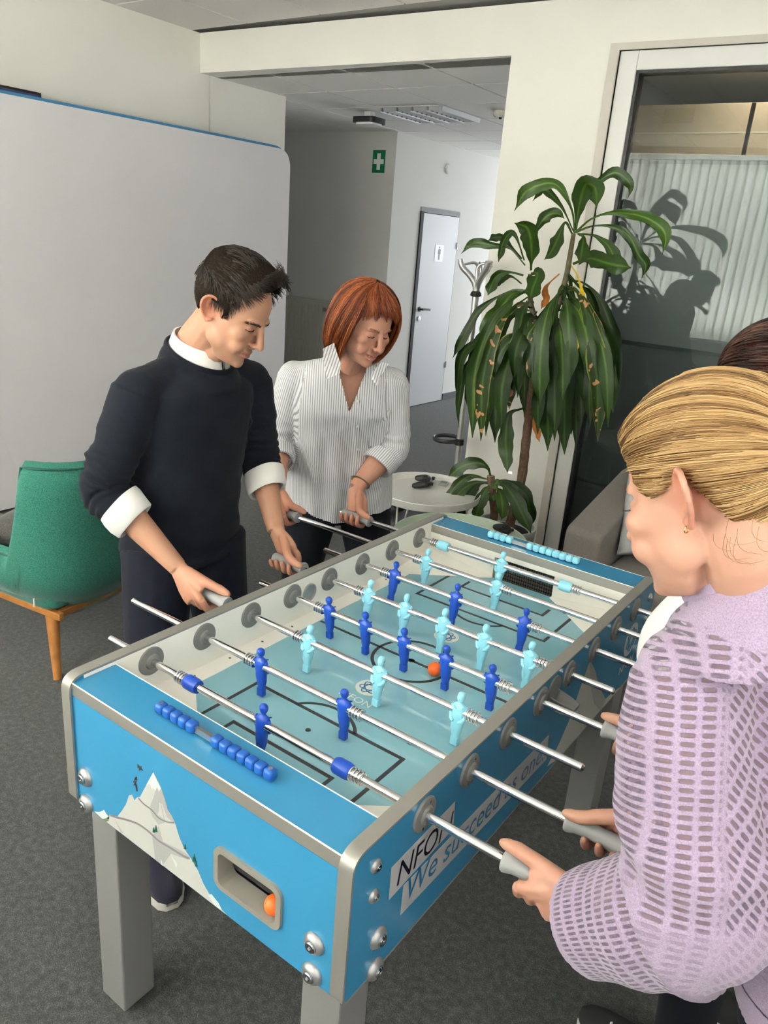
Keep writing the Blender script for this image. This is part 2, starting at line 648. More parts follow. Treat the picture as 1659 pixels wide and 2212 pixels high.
struct(G().box(XD, XD + 0.012, D1 + 0.02, 9.4, 0, 0.075).build('baseboard_passage_far', M_SKIRT, smooth=0))
struct(G().box(-7.0, XD, 4.988, 5.0, 0, 0.075).build('baseboard_passage_end', M_SKIRT, smooth=0))

# WC door in the passage
M_DOOR = mat('door_laminate', (0.60, 0.61, 0.625), 0.5)
M_DFRAME = mat('door_frame_grey', (0.16, 0.165, 0.17), 0.6)
M_DSEAL = mat('door_seal', (0.01, 0.01, 0.01), 0.7)
door = struct(G().box(XD - 0.03, XD + 0.012, D0 + 0.05, D1 - 0.01, 0.008, DH - 0.045).build('door_1', M_DOOR, smooth=0, bevel=0.002))
g = G()
g.box(XD - 0.15, XD + 0.006, D0, D1, DH - 0.04, DH + 0.012)
g.box(XD - 0.15, XD + 0.003, D1 - 0.008, D1 + 0.01, 0, DH)
g.build('door_frame', M_DFRAME, door, smooth=0)
G().box(XD - 0.15, XD + 0.015, D0 - 0.005, D0 + 0.045, 0, DH - 0.03).build('door_seal', M_DSEAL, door, smooth=0)
g = G()
yh = D0 + 0.115
g.lathe([(0.026, 0), (0.026, 0.01), (0.011, 0.012), (0.011, 0.05)], 'x', (XD + 0.012, yh, 1.06), 16)
g.tube([(XD + 0.055, yh - 0.008, 1.06), (XD + 0.06, yh + 0.03, 1.062), (XD + 0.06, yh + 0.135, 1.056)], [0.011, 0.011, 0.010], 10)
g.build('door_handle', M_BLACK, door)
G().lathe([(0.026, 0), (0.026, 0.012), (0.01, 0.014)], 'x', (XD + 0.012, yh, 0.96), 16).build('keyhole_plate', M_STEEL, door)
yc, zc = D0 + 0.40, 1.635
s_ = G().prism(round_rect(yc - 0.085, yc + 0.085, zc - 0.085, zc + 0.085, 0.012), lambda u, w, d: (XD + d, u, w), 0.0121, 0.015).build('door_sign', mat('sign_white', (0.78, 0.78, 0.75), 0.4), door, smooth=0)
g = G()
fx = lambda u, w, d: (XD + d, yc + u, zc + w)
g.prism([(0.011 * math.cos(a), 0.058 + 0.011 * math.sin(a)) for a in np.linspace(0, 2 * math.pi, 14)[:-1]], fx, 0.0151, 0.0158)
g.prism([(-0.02, 0.043), (0.02, 0.043), (0.026, -0.005), (0.016, -0.01), (0.013, 0.005), (0.012, -0.068), (0.002, -0.068), (0.001, -0.02), (-0.001, -0.02), (-0.002, -0.068), (-0.012, -0.068), (-0.013, 0.005), (-0.016, -0.01), (-0.026, -0.005)], fx, 0.0151, 0.0158)
g.build('pictogram', mat('pictogram_grey', (0.05, 0.05, 0.055), 0.5), s_, smooth=0)
for z in (0.42, 1.72):
    G().cyl((XD + 0.02, D1 - 0.004, z - 0.035), (XD + 0.02, D1 - 0.004, z + 0.035), 0.008, seg=8).build('hinge', M_STEEL, door)

# ------------------------------------------------------------------ glazed partition: frame, pane, room behind
fr = G()
back_piece(fr, XF0 - 0.045, XF0, 0, ZF1 + 0.03, -0.012, 0.16)
back_piece(fr, XF0, XG1 + 0.1, ZF1, ZF1 + 0.03, -0.012, 0.16)
window4 = struct(fr.build('window_4', mat('frame_liner', (0.62, 0.58, 0.52), 0.6), smooth=0))
g = G()
back_piece(g, XF0, XG0, 0, ZF1, 0.012, 0.10)
back_piece(g, XG0, XG1, ZG1, ZF1, 0.012, 0.10)
back_piece(g, XG1, XG1 + 0.1, 0, ZF1, 0.012, 0.10)
back_piece(g, XG0, XG1, 0, 0.06, 0.012, 0.10)
g.build('window_frame', M_WHITE, window4, smooth=0, bevel=0.004)
g = G()
back_piece(g, XG0, XG0 + 0.016, 0.06, ZG1, 0.02, 0.09)
back_piece(g, XG0, XG1, ZG1 - 0.014, ZG1, 0.02, 0.09)
g.build('gasket', M_BLACK, window4, smooth=0)
M_GLASSP = glass_mat('partition_glass', (0.82, 0.86, 0.85), (0.65, 0.0))
g = G()
back_piece(g, XG0 + 0.01, XG1, 0.06, ZG1, 0.045, 0.051)
pane4 = g.build('pane', M_GLASSP, window4, smooth=0)

# dim store room behind the glass
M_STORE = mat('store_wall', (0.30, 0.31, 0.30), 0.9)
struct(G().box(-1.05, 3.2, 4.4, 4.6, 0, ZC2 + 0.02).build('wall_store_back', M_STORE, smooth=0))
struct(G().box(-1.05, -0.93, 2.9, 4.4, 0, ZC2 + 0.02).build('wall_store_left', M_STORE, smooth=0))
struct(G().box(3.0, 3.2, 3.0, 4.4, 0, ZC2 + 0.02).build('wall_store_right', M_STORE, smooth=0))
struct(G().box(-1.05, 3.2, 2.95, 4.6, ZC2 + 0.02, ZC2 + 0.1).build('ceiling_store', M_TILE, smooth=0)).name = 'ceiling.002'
# cupboards behind the pane with boxes on top
M_CUP = mat('cupboard_grey', (0.17, 0.18, 0.18), 0.55)
M_CUP2 = mat('cupboard_top', (0.27, 0.28, 0.28), 0.5)
YC = 3.08
ZQ1 = float(on_y(1340, 335, YC)[2])           # top of the cupboard
ZQ2 = float(on_y(1420, 749, YC)[2])
ZQ3 = float(on_y(1320, 1052, YC)[2])
c1 = thing('storage_cupboard', 'tall grey cupboard behind the glass partition with cardboard boxes on top', 'cupboard', (0.5, YC + 0.25, 0))
G().box(-0.90, 2.4, YC + 0.021, YC + 0.5, 0.0, ZQ1 - 0.02).build('body', M_CUP, c1, smooth=0)
G().box(-0.90, 2.4, YC - 0.01, YC + 0.5, ZQ1 - 0.02, ZQ1).build('top_board', M_CUP2, c1, smooth=0)
for (z0, z1) in ((ZQ2, ZQ1 - 0.03), (ZQ3, ZQ2), (0.07, ZQ3)):
    for x0 in (-0.90, 0.2, 1.3):
        G().box(x0 + 0.003, x0 + 1.097, YC, YC + 0.02, z0 + 0.012, z1 - 0.012).build('cupboard_front', M_CUP if z0 < 1.2 else M_CUP2, c1, smooth=0)
M_CARD = mat('cardboard', (0.40, 0.285, 0.18), 0.85, noise=(20, 0.05))
M_TAPE = mat('packing_tape', (0.50, 0.40, 0.26), 0.4)
for i, (pa, pb) in enumerate((((1335, 225), (1612, 335)), ((1622, 225), (1880, 335)))):
    A, B = on_y(*pa, YC + 0.03), on_y(*pb, YC + 0.03)
    zt = float(on_y(1480, 225, YC + 0.03)[2])
    bx_ = thing('cardboard_box', ['brown cardboard box on the cupboard behind the glass, beside the white window frame', 'brown cardboard box on the cupboard behind the glass, away from the window frame'][i], 'box', ((A[0] + B[0]) / 2, YC + 0.24, ZQ1), group='cardboard boxes on the cupboard')
    x0_ = max(-0.9, A[0])
    G().box(x0_, B[0], YC + 0.03, YC + 0.45, ZQ1 + 0.0005, zt).build('carton', M_CARD, bx_, smooth=0, bevel=0.004)
    zm = ZQ1 + 0.45 * (zt - ZQ1)
    G().box(x0_ + 0.004, B[0] - 0.004, YC + 0.0285, YC + 0.031, zm - 0.004, zm + 0.004).build('flap_seam', M_TAPE, bx_, smooth=0)
    if i == 0:
        G().box(x0_ + 0.22, x0_ + 0.38, YC + 0.0285, YC + 0.031, zt - 0.09, zt - 0.02).build('box_label', mat('box_label', (0.35, 0.25, 0.14), 0.7), bx_, smooth=0)
# strip light added under the store-room ceiling to brighten the boxes
lt = thing('store_fill_light', 'slim white fill light added under the ceiling of the room behind the glass', 'ceiling light', (0.6, 2.98, ZC2))
G().box(-0.4, 1.6, 2.93, 3.0, ZC2 - 0.03, ZC2 + 0.019).build('housing', M_WHITE, lt, smooth=0)
area_light('store_fill_glow', (0.6, 2.965, ZC2 - 0.035), (math.radians(18), 0, 0), 1.9, 0.05, 9.0, (1.0, 0.95, 0.88)).parent = None
# ------------------------------------------------------------------ table football
ZR = 0.838                                    # rod height
TX0, TX1 = -0.379, 0.361                      # outer faces of the side panels
IX0, IX1 = -0.353, 0.335                      # inner faces
TY0, TY1 = -0.720, 0.703                      # side panel ends
EY0, EY1 = -0.713, 0.697                      # end panel outer faces
LY0, LY1 = -0.611, 0.597                      # inner edge of the two ledges
ZT, ZB, ZL = ZR + 0.042, ZR - 0.256, ZR + 0.030
ZF = ZR - 0.082                               # playing surface
CX, CY = -0.009, -0.008

M_BLUE = mat('blue_laminate', (0.036, 0.215, 0.39), 0.16, spec=0.5, noise=(1.5, 0.03))
M_TRIM = mat('silver_edging', (0.31, 0.298, 0.27), 0.42, 0.45)
M_LEG = mat('grey_powder_coat', (0.225, 0.222, 0.22), 0.5, 0.15, bump=(500, 0.1, 0.0004))
M_INNER = mat('white_laminate', (0.88, 0.855, 0.78), 0.3)
M_BUSH = mat('grey_plastic', (0.19, 0.19, 0.185), 0.4)
M_BUSHD = mat('dark_grey_plastic', (0.07, 0.07, 0.07), 0.4)
M_NAVY = mat('blue_player_plastic', (0.006, 0.06, 0.42), 0.38)
M_LIGHT = mat('light_blue_player_plastic', (0.28, 0.66, 0.80), 0.42)
M_BEAD = mat('blue_bead_plastic', (0.008, 0.085, 0.36), 0.38)
M_HANDLE = mat('grey_rubber_grip', (0.31, 0.315, 0.31), 0.45)
M_BOLTW = mat('bolt_washer', (0.42, 0.42, 0.42), 0.4, 0.7)
M_PRINT_DK = mat('print_charcoal', (0.035, 0.038, 0.04), 0.5)
M_PRINT_LT = mat('print_cream', (0.66, 0.70, 0.62), 0.4)
M_PRINT_MT = mat('print_mountain', (0.50, 0.50, 0.47), 0.3)
M_PRINT_MD = mat('print_mountain_shade', (0.36, 0.36, 0.35), 0.3)
M_PRINT_SN = mat('print_snow', (0.62, 0.68, 0.66), 0.3)
M_PRINT_PATH = mat('print_path', (0.20, 0.18, 0.19), 0.4)
M_PRINT_GN = mat('print_green', (0.012, 0.09, 0.06), 0.4)
M_PRINT_BAN = mat('print_banner', (0.44, 0.44, 0.45), 0.3)
M_PRINT_BLU = mat('print_blue', (0.012, 0.16, 0.34), 0.3)

TB = thing('football_table', 'blue table football with silver edging, chrome rods and printed mountain panels', 'football table', (CX, CY, 0))


def side_panel(x0, x1):
    outer = rounded_poly([(TY0, ZB), (TY1, ZB), (TY1, ZT), (TY0, ZT)], [0.018, 0.018, 0.034, 0.034], 6)
    fx = lambda u, w, d: (d, u, w)
    core = rounded_poly([(TY0 + 0.002, ZB + 0.002), (TY1 - 0.002, ZB + 0.002), (TY1 - 0.002, ZT - 0.002), (TY0 + 0.002, ZT - 0.002)], [0.018, 0.018, 0.033, 0.033], 6)
    left = x0 < 0
    g = G()
    # laminate faces: outside blue, inside white where it meets the pitch
    g.prism(core, fx, x0, x1)
    p = g.build('side_panel', M_BLUE, TB, smooth=20)
    # edging that wraps round the rim of the panel
    n = len(outer)
    e = G()
    inn = rounded_poly([(TY0 + 0.004, ZB + 0.004), (TY1 - 0.004, ZB + 0.004), (TY1 - 0.004, ZT - 0.004), (TY0 + 0.004, ZT - 0.004)], [0.017, 0.017, 0.032, 0.032], 6)
    xa, xb = x0 - 0.0006, x1 + 0.0006
    rings = [[(xa, u, w) for u, w in outer], [(xb, u, w) for u, w in outer], [(xb, u, w) for u, w in inn], [(xa, u, w) for u, w in inn]]
    e.rings(rings, loop=True)
    e.build('edge_trim', M_TRIM, p, smooth=30)
    li = G()
    xi = x1 if left else x0
    s = 1 if left else -1
    li.box(min(xi, xi + s * 0.0012), max(xi, xi + s * 0.0012), TY0 + 0.034, TY1 - 0.034, ZF - 0.01, ZT - 0.005)
    li.build('inner_lining', M_INNER, p, smooth=0)
    return p


SP_L = side_panel(TX0, IX0)
SP_R = side_panel(IX1, TX1)


def end_panel(near):
    y_out, y_in = (EY0, LY0) if near else (EY1, LY1)
    s = 1 if near else -1
    ya, yb_ = sorted((y_out, y_out + s * 0.024))
    gp = G()
    if near:                                  # opening for the ball return
        ex0, ex1, hx0, hx1, hz0, hz1 = IX0 + 0.0005, IX1 - 0.0005, 0.070, 0.214, ZR - 0.193, ZR - 0.117
        gp.box(ex0, hx0, ya, yb_, ZB, ZL - 0.027)
        gp.box(hx1, ex1, ya, yb_, ZB, ZL - 0.027)
        gp.box(hx0, hx1, ya, yb_, ZB, hz0)
        gp.box(hx0, hx1, ya, yb_, hz1, ZL - 0.027)
    else:
        gp.box(IX0 + 0.0005, IX1 - 0.0005, ya, yb_, ZB, ZL - 0.027)
    p = gp.build('end_panel', M_BLUE, TB, smooth=0)
    a, b = sorted((y_out, y_in))
    ld = G().box(IX0 + 0.0005, IX1 - 0.0005, a + 0.002, b - 0.002, ZL - 0.026, ZL).build('ledge', M_BLUE, TB, smooth=0)
    for yy in (a, b - 0.0025):
        G().box(IX0 + 0.0005, IX1 - 0.0005, yy, yy + 0.0025, ZL - 0.0275, ZL - 0.0012).build('edge_trim', M_TRIM, ld, smooth=0)
        G().box(IX0 + 0.0005, IX1 - 0.0005, yy + 0.0002, yy + 0.0022, ZL - 0.0012, ZL + 0.0006).build('edge_line', M_INNER, ld, smooth=0)
    # inside goal wall, white with the goal mouth cut out
    g0, g1, gz = CX - 0.102, CX + 0.102, ZF + 0.068
    w = G()
    y0, y1 = sorted((y_in, y_in - s * 0.018))
    w.box(IX0, g0, y0, y1, ZF - 0.02, ZL - 0.027)
    w.box(g1, IX1, y0, y1, ZF - 0.02, ZL - 0.027)
    w.box(g0, g1, y0, y1, gz, ZL - 0.027)
    w.build('goal_wall', M_INNER, TB, smooth=0)
    # goal mat behind the mouth: ribbed rubber
    m_ = G()
    yg0, yg1 = sorted((y_in - s * 0.02, y_in - s * 0.09))
    m_.box(g0 - 0.01, g1 + 0.01, yg0, yg1, ZF - 0.055, ZF - 0.05)
    yw = y_in - s * 0.052
    m_.box(g0 - 0.02, g1 + 0.02, min(yw, yw - s * 0.004), max(yw, yw - s * 0.004), ZF - 0.05, ZL - 0.03)
    gm = m_.build('goal_mat', M_RUBBER, TB, smooth=0)
    k = G()
    for i in range(26):
        for j in range(9):
            x = g0 + (i + 0.5) * (g1 - g0) / 26
            z = ZF - 0.045 + j * 0.0115
            k.sphere((x, yw + s * 0.001, z), (0.0034, 0.0032, 0.005), 6, 4)
    tag(k.build('mat_knobs', mat('mat_knob', (0.13, 0.12, 0.10), 0.6), gm), kind='stuff')
    return p, ld


EP_N, LD_N = end_panel(True)
EP_F, LD_F = end_panel(False)
G().box(IX0, IX1, EY0 + 0.024, EY1 - 0.024, ZB + 0.004, ZB + 0.014).build('base_board', M_LEG, TB, smooth=0)

# legs
leg = G()
LW = 0.084
lm = None
for (lx, ly) in ((IX0, EY0 + 0.0245), (IX1 - LW, EY0 + 0.0245), (IX0, EY1 - 0.0245 - LW), (IX1 - LW, EY1 - 0.0245 - LW)):
    l = G().box(lx, lx + LW, ly, ly + LW, 0.014, ZB + 0.02).build('leg', M_LEG, TB, smooth=0, bevel=0.004)
    G().lathe([(0.028, 0), (0.03, 0.004), (0.03, 0.011), (0.012, 0.013), (0.012, 0.02)], 'z', (lx + LW / 2, ly + LW / 2, 0), 16).build('levelling_foot', M_RUBBER, l)

# pitch: sheet of tinted glass over the printed board
M_PITCH = mat('pitch_print', (0.235, 0.47, 0.545), 0.10, spec=0.6, noise=(4, 0.04))
pit = G().box(IX0 + 0.001, IX1 - 0.001, LY0 - 0.018 + 0.018, LY1, ZF - 0.008, ZF).build('pitch', M_PITCH, TB, smooth=0)


def decal(name, poly, m, parent, z=ZF, t=0.0006):
    return G().prism(poly, lambda u, w, d: (u, w, d), z, z + t).build(name, m, parent, smooth=0)


def line_strip(g, pts, w, z=ZF, t=0.0006, closed=False):
    P = [_np(p) for p in pts]
    n = len(P)
    L, R = [], []
    for i in range(n):
        d1 = P[i] - P[i - 1] if (closed or i > 0) else P[1] - P[0]
        d2 = P[(i + 1) % n] - P[i] if (closed or i < n - 1) else P[-1] - P[-2]
        d1, d2 = d1 / np.linalg.norm(d1), d2 / np.linalg.norm(d2)
        n1 = np.array([-d1[1], d1[0]])
        nn = n1 + np.array([-d2[1], d2[0]])
        nn /= np.linalg.norm(nn)
        c = max(0.4, nn @ n1)
        L.append(P[i] + nn * w / 2 / c)
        R.append(P[i] - nn * w / 2 / c)
    for i in range(n if closed else n - 1):
        j = (i + 1) % n
        q = [L[i], L[j], R[j], R[i]]
        v = [(p[0], p[1], z) for p in q] + [(p[0], p[1], z + t) for p in q]
        g.add(v, [(0, 1, 2, 3), (7, 6, 5, 4), (0, 4, 5, 1), (1, 5, 6, 2), (2, 6, 7, 3), (3, 7, 4, 0)])


LWD = 0.0085
for s in (-1, 1):
    g = G()
    line_strip(g, [(CX - 0.205, CY + s * 0.52), (CX - 0.205, CY + s * 0.331), (CX + 0.205, CY + s * 0.331), (CX + 0.205, CY + s * 0.52)], LWD)
    g.build('penalty_line', M_PRINT_DK, pit, smooth=0)
    g = G()
    line_strip(g, [(CX - 0.135, CY + s * 0.52), (CX - 0.135, CY + s * 0.470), (CX + 0.135, CY + s * 0.470), (CX + 0.135, CY + s * 0.52)], LWD)
    g.build('goal_line', M_PRINT_DK, pit, smooth=0)
    g = G()
    a0 = math.asin((0.385 - 0.331) / 0.098)
    line_strip(g, [(CX + 0.098 * math.cos(a), CY + s * (0.385 - 0.098 * math.sin(a))) for a in np.linspace(a0, math.pi - a0, 18)], LWD * 0.9)
    g.build('penalty_arc', M_PRINT_DK, pit, smooth=0)
    decal('penalty_spot', [(CX + 0.006 * math.cos(a), CY + s * 0.386 + 0.006 * math.sin(a)) for a in np.linspace(0, 2 * math.pi, 15)[:-1]], M_PRINT_DK, pit)
    # club badge: cream disc with crossing loops and the name under it
    bc = (CX - 0.002, CY + s * 0.169)
    bd = decal('badge', [(bc[0] + 0.0335 * math.cos(a), bc[1] + 0.0335 * math.sin(a)) for a in np.linspace(0, 2 * math.pi, 33)[:-1]], M_PRINT_LT, pit)
    g = G()
    for ang in (20, 80, 140):
        ca, sa = math.cos(math.radians(ang)), math.sin(math.radians(ang))
        pts = [(0.024 * math.cos(a), 0.011 * math.sin(a)) for a in np.linspace(0, 2 * math.pi, 29)[:-1]]
        line_strip(g, [(bc[0] + ca * u - sa * w, bc[1] + sa * u + ca * w) for u, w in pts], 0.0026, ZF + 0.0006, 0.0004, closed=True)
    g.build('badge_loops', M_PRINT_BLU, bd, smooth=0)
    q = -1 if s > 0 else 1
    text_on('lettering', 'NFON', lambda u, w: (bc[0] + 0.005 * q + q * (u - 0.5) * 0.085, bc[1] - 0.058 + (0 if q > 0 else 0.116) + q * (w - 0.5) * 0.021, ZF + 0.0007), bd, M_PRINT_LT)
g = G()
line_strip(g, [(-0.306, CY), (0.29, CY)], LWD)
g.build('halfway_line', M_PRINT_DK, pit, smooth=0)
g = G()
line_strip(g, [(CX + 0.098 * math.cos(a), CY + 0.098 * math.sin(a)) for a in np.linspace(0, 2 * math.pi, 49)[:-1]], LWD, closed=True)
g.build('centre_circle', M_PRINT_DK, pit, smooth=0)
decal('centre_spot', [(CX + 0.009 * math.cos(a), CY + 0.009 * math.sin(a)) for a in np.linspace(0, 2 * math.pi, 15)[:-1]], M_PRINT_DK, pit)

# white side strips and raised corner wedges
for s in (-1, 1):
    xi = IX0 + 0.0012 if s < 0 else IX1 - 0.0012
    xe = CX + s * 0.301
    st = G()
    st.add([(xi, LY0, ZF), (xe, LY0, ZF), (xe, LY1, ZF), (xi, LY1, ZF), (xi, LY0, ZF + 0.006), (xe, LY0, ZF + 0.0012), (xe, LY1, ZF + 0.0012), (xi, LY1, ZF + 0.006)],
           [(0, 3, 2, 1), (4, 5, 6, 7), (0, 1, 5, 4), (1, 2, 6, 5), (2, 3, 7, 6), (3, 0, 4, 7)])
    strip = st.build('side_strip', M_INNER, TB, smooth=0)
    for yy in (-0.50, -0.42, -0.31, -0.20, -0.09, 0.05, 0.20, 0.33, 0.45):
        xx = (xi + xe) / 2 + s * 0.004
        G().lathe([(0.0035, 0), (0.003, 0.001), (0.001, 0.001)], 'z', (xx, yy, ZF + 0.0036), 10).build('screw', M_BUSHD, strip)
    for e in (-1, 1):
        yi = LY0 if e < 0 else LY1
        a = (xe, CY + e * 0.43, ZF + 0.0013)
        b = (CX + s * 0.10, yi - e * 0.010, ZF + 0.0013)
        c = (CX + s * 0.10, yi, ZF + 0.0013)
        d = (xi, yi, ZF + 0.028)
        f_ = (xi, CY + e * 0.40, ZF + 0.008)
        d2 = (xi, yi, ZF)
        w = G()
        w.add([a, b, c, d, f_, (a[0], a[1], ZF), (b[0], b[1], ZF), (c[0], c[1], ZF), d2, (f_[0], f_[1], ZF)],
              [(0, 1, 3), (1, 2, 3), (0, 3, 4), (0, 5, 6, 1), (1, 6, 7, 2), (2, 7, 8, 3), (3, 8, 9, 4), (4, 9, 5, 0), (5, 9, 8, 7, 6)])
        w.build('corner_wedge', M_INNER, TB, smooth=0)

# ---- rods with players
FIG = {0: [-0.015], 1: [-0.168, 0.067], 2: [-0.160, 0.046, 0.250], 3: [-0.225, -0.109, 0.007, 0.125, 0.244],
       4: [-0.211, -0.093, 0.024, 0.141, 0.264], 5: [-0.235, -0.031, 0.174], 6: [-0.223, 0.015], 7: [-0.051]}
DARK = {0, 1, 3, 5}
ROD = {0: (-0.497, 0.64), 1: (-0.616, 0.69), 2: (-0.56, 0.522), 3: (-0.47, 0.63), 4: (-0.57, 0.470), 5: (-0.498, 0.63), 6: (-0.87, 0.455), 7: (-0.681, 0.50)}
GRIP = {0: 0.513, 1: 0.553, 3: 0.502, 5: 0.50, 2: -0.434, 4: -0.443, 6: -0.738, 7: -0.550}
TILT = {0: 4, 1: -3, 2: 4, 3: -6, 4: 5, 5: 8, 6: 4, 7: 8}


def rrect_ring(w, d, z, n=16, p=3.0, cy=0.0):
    out = []
    for k in range(n):
        a = 2 * math.pi * k / n
        c, s = math.cos(a), math.sin(a)
        out.append((w / 2 * math.copysign(abs(c) ** (2 / p), c), cy + d / 2 * math.copysign(abs(s) ** (2 / p), s), z))
    return out


def player_mesh(name, m):
    """facing -y, rod through the chest at the origin."""
    g = G()
    secs = [(-0.060, 0.0125, 0.012), (-0.052, 0.018, 0.013), (-0.042, 0.0215, 0.0145), (-0.032, 0.026, 0.0165), (-0.024, 0.0275, 0.018),
            (-0.018, 0.0255, 0.0185), (-0.008, 0.028, 0.021), (0.004, 0.0315, 0.0215), (0.011, 0.032, 0.019), (0.0155, 0.026, 0.015), (0.0185, 0.014, 0.011), (0.021, 0.009, 0.009), (0.024, 0.0088, 0.009)]
    g.rings([rrect_ring(w, d, z, 16, 2.6) for z, w, d in secs])
    g.sphere((0, -0.001, 0.0315), (0.0082, 0.0088, 0.0108), 14, 10)
    g.sphere((0, -0.0093, 0.0305), (0.0016, 0.0018, 0.0024), 8, 6)           # nose
    g.sphere((0, 0.001, 0.0355), (0.0086, 0.0090, 0.0080), 12, 8)            # hair cap
    for s in (-1, 1):
        g.tube([(s * 0.0135, 0, 0.012), (s * 0.0175, 0.001, 0.002), (s * 0.0165, -0.002, -0.010), (s * 0.0120, -0.0085, -0.018), (s * 0.006, -0.0105, -0.021)],
               [0.0050, 0.0052, 0.0046, 0.0042, 0.0035], 10)
        g.tube([(s * 0.0065, -0.001, -0.026), (s * 0.0055, -0.0025, -0.042), (s * 0.0042, 0, -0.060)], [0.0072, 0.0066, 0.0048], 10)
    g.tube([(-0.0115, -0.0105, 0.0135), (0, -0.012, 0.007), (0.0115, -0.0105, 0.0135)], [0.0016, 0.0018, 0.0016], 6)   # collar
    b = round_rect(-0.0085, 0.0085, -0.0062, 0.0062, 0.0012, 2)
    g.prism(b, lambda u, w, d: (u, w, d), -0.0770, -0.0595)
    o = g.build(name, m, None, smooth=50)
    me = o.data
    bpy.data.objects.remove(o)
    return me


P_DARK = player_mesh('player_dark', M_NAVY)
P_LIGHT = player_mesh('player_light', M_LIGHT)


def spring_mesh():
    g = G()
    for k in range(4):
        x = -0.0115 + k * 0.0077
        g.tube([(x, 0.0118 * math.cos(a), 0.0118 * math.sin(a)) for a in np.linspace(0, 2 * math.pi, 21)[:-1]], 0.0019, 8, loop=True)
    g.tube([(-0.013, 0, 0), (0.013, 0, 0)], 0.0102, 16)
    o = g.build('spring', M_CHROME, None)
    me = o.data
    bpy.data.objects.remove(o)
    return me


SPRING = spring_mesh()
# bushing: flange plus collar, facing +x
def bushing_mesh():
    g = G()
    g.lathe([(0.0105, -0.001), (0.0330, -0.001), (0.0330, 0.002), (0.0315, 0.0042), (0.024, 0.0052), (0.0180, 0.0056), (0.0165, 0.0085), (0.0150, 0.0095), (0.0105, 0.0095)], 'x', seg=32)
    o = g.build('rod_bushing', M_BUSH, None)
    me = o.data
    bpy.data.objects.remove(o)
    return me


def grip_mesh():
    g = G()
    g.lathe([(0.0090, 0), (0.0178, 0.0), (0.0192, 0.003), (0.0190, 0.007), (0.0158, 0.016), (0.0142, 0.028), (0.0142, 0.06), (0.0158, 0.085), (0.0165, 0.105), (0.0150, 0.116), (0.0090, 0.119)], 'x', seg=24)
    o = g.build('rod_handle', M_HANDLE, None)
    me = o.data
    bpy.data.objects.remove(o)
    return me


BUSH, GRIPM = bushing_mesh(), grip_mesh()


def cap_mesh(m):
    g = G()
    g.lathe([(0.0085, -0.019), (0.0135, -0.019), (0.0158, -0.014), (0.0162, -0.004), (0.0162, 0.010), (0.0140, 0.019), (0.0085, 0.019)], 'x', seg=20)
    o = g.build('stop_ring', m, None)
    me = o.data
    bpy.data.objects.remove(o)
    return me


CAPD, CAPL = cap_mesh(M_NAVY), cap_mesh(M_LIGHT)
for i in range(8):
    y = (i - 3.5) * 0.15
    x0, x1 = ROD[i]
    g = G()
    r = 0.0083
    g.lathe([(r * 0.55, x0), (r, x0 + 0.004), (r, x1 - 0.004), (r * 0.55, x1)], 'x', (0, y, ZR), 20)
    rod = g.build('rod', M_CHROME, TB)
    off = wloc(TB)
    dark = i in DARK

    def sub(name, me, x, rot=(0, 0, 0)):
        o = link(name, me, rod)
        o.location = Vector((x, y, ZR)) - off
        o.rotation_euler = rot
        return o
    for x in FIG[i]:
        sub('player', P_DARK if dark else P_LIGHT, x, (math.radians(TILT[i]) * (1 if dark else -1) + random.uniform(-0.01, 0.01), 0, math.pi if dark else 0))
    if i in (0, 7):
        cps = (-0.218, 0.187) if i == 0 else (-0.258, 0.158)
        for c, s in zip(cps, (-1, 1)):
            sub('stop_ring', CAPD if i == 0 else CAPL, c)
            sub('spring', SPRING, c + s * 0.031)
    else:
        sub('spring', SPRING, FIG[i][0] - 0.031)
        sub('spring', SPRING, FIG[i][-1] + 0.033)
    gx = GRIP[i]
    sub('rod_handle', GRIPM, gx, (0, 0, 0 if gx > 0 else math.pi))
    for xx, rz, pn in ((IX0 + 0.001, 0, SP_L), (TX1, 0, SP_R), (TX0, math.pi, SP_L), (IX1 - 0.001, math.pi, SP_R)):
        o = link('rod_bushing', BUSH, pn)
        o.location = Vector((xx, y, ZR)) - off
        o.rotation_euler = (0, 0, rz)
    for dz, dy in ((0.023, 0.008), (-0.023, -0.008)):
        o = G().lathe([(0.0001, 0.0062), (0.0028, 0.0062), (0.0028, 0.003)], 'x', (TX1, y + dy, ZR + dz), 8).build('bushing_screw', M_CHROME, SP_R)

# ---- ball inlets between the middle rods
g = G()
yh, zh = 0.006 - 0.02, ZR - 0.012
yh = float(on_x(667, 1279, IX0)[1]); zh = float(on_x(667, 1279, IX0)[2])
g.lathe([(0.026, 0.0005), (0.026, 0.004), (0.0225, 0.005), (0.0215, 0.001), (0.018, -0.012), (0.010, -0.020), (0.0002, -0.022)], 'x', (IX0 + 0.001, yh, zh), 28)
g.build('ball_inlet', mat('inlet_steel', (0.42, 0.42, 0.41), 0.3, 0.6), SP_L)
yc_, zc_ = float(on_x(1195, 1490, TX1)[1]), float(on_x(1195, 1490, TX1)[2])
g = G()
g.prism(round_rect(yc_ - 0.030, yc_ + 0.030, zc_ - 0.034, zc_ + 0.034, 0.028, 8), lambda u, w, d: (d, u, w), TX1, TX1 + 0.004)
rings = []
for t in np.linspace(0, 1, 8):
    out = 0.055 * t
    rr = 0.024 * (1 - 0.35 * t ** 2)
    rings.append([(TX1 + 0.004 + out * 1.0, yc_ + rr * math.cos(a), zc_ - 0.006 - 0.012 * t + rr * (0.75 - 0.3 * t) * math.sin(a)) for a in np.linspace(math.pi, 2 * math.pi, 13)])
v = [p for r_ in rings for p in r_]
f = []
for i in range(7):
    for k in range(12):
        f.append((i * 13 + k, i * 13 + k + 1, (i + 1) * 13 + k + 1, (i + 1) * 13 + k))
f.append(tuple(7 * 13 + k for k in range(13)))
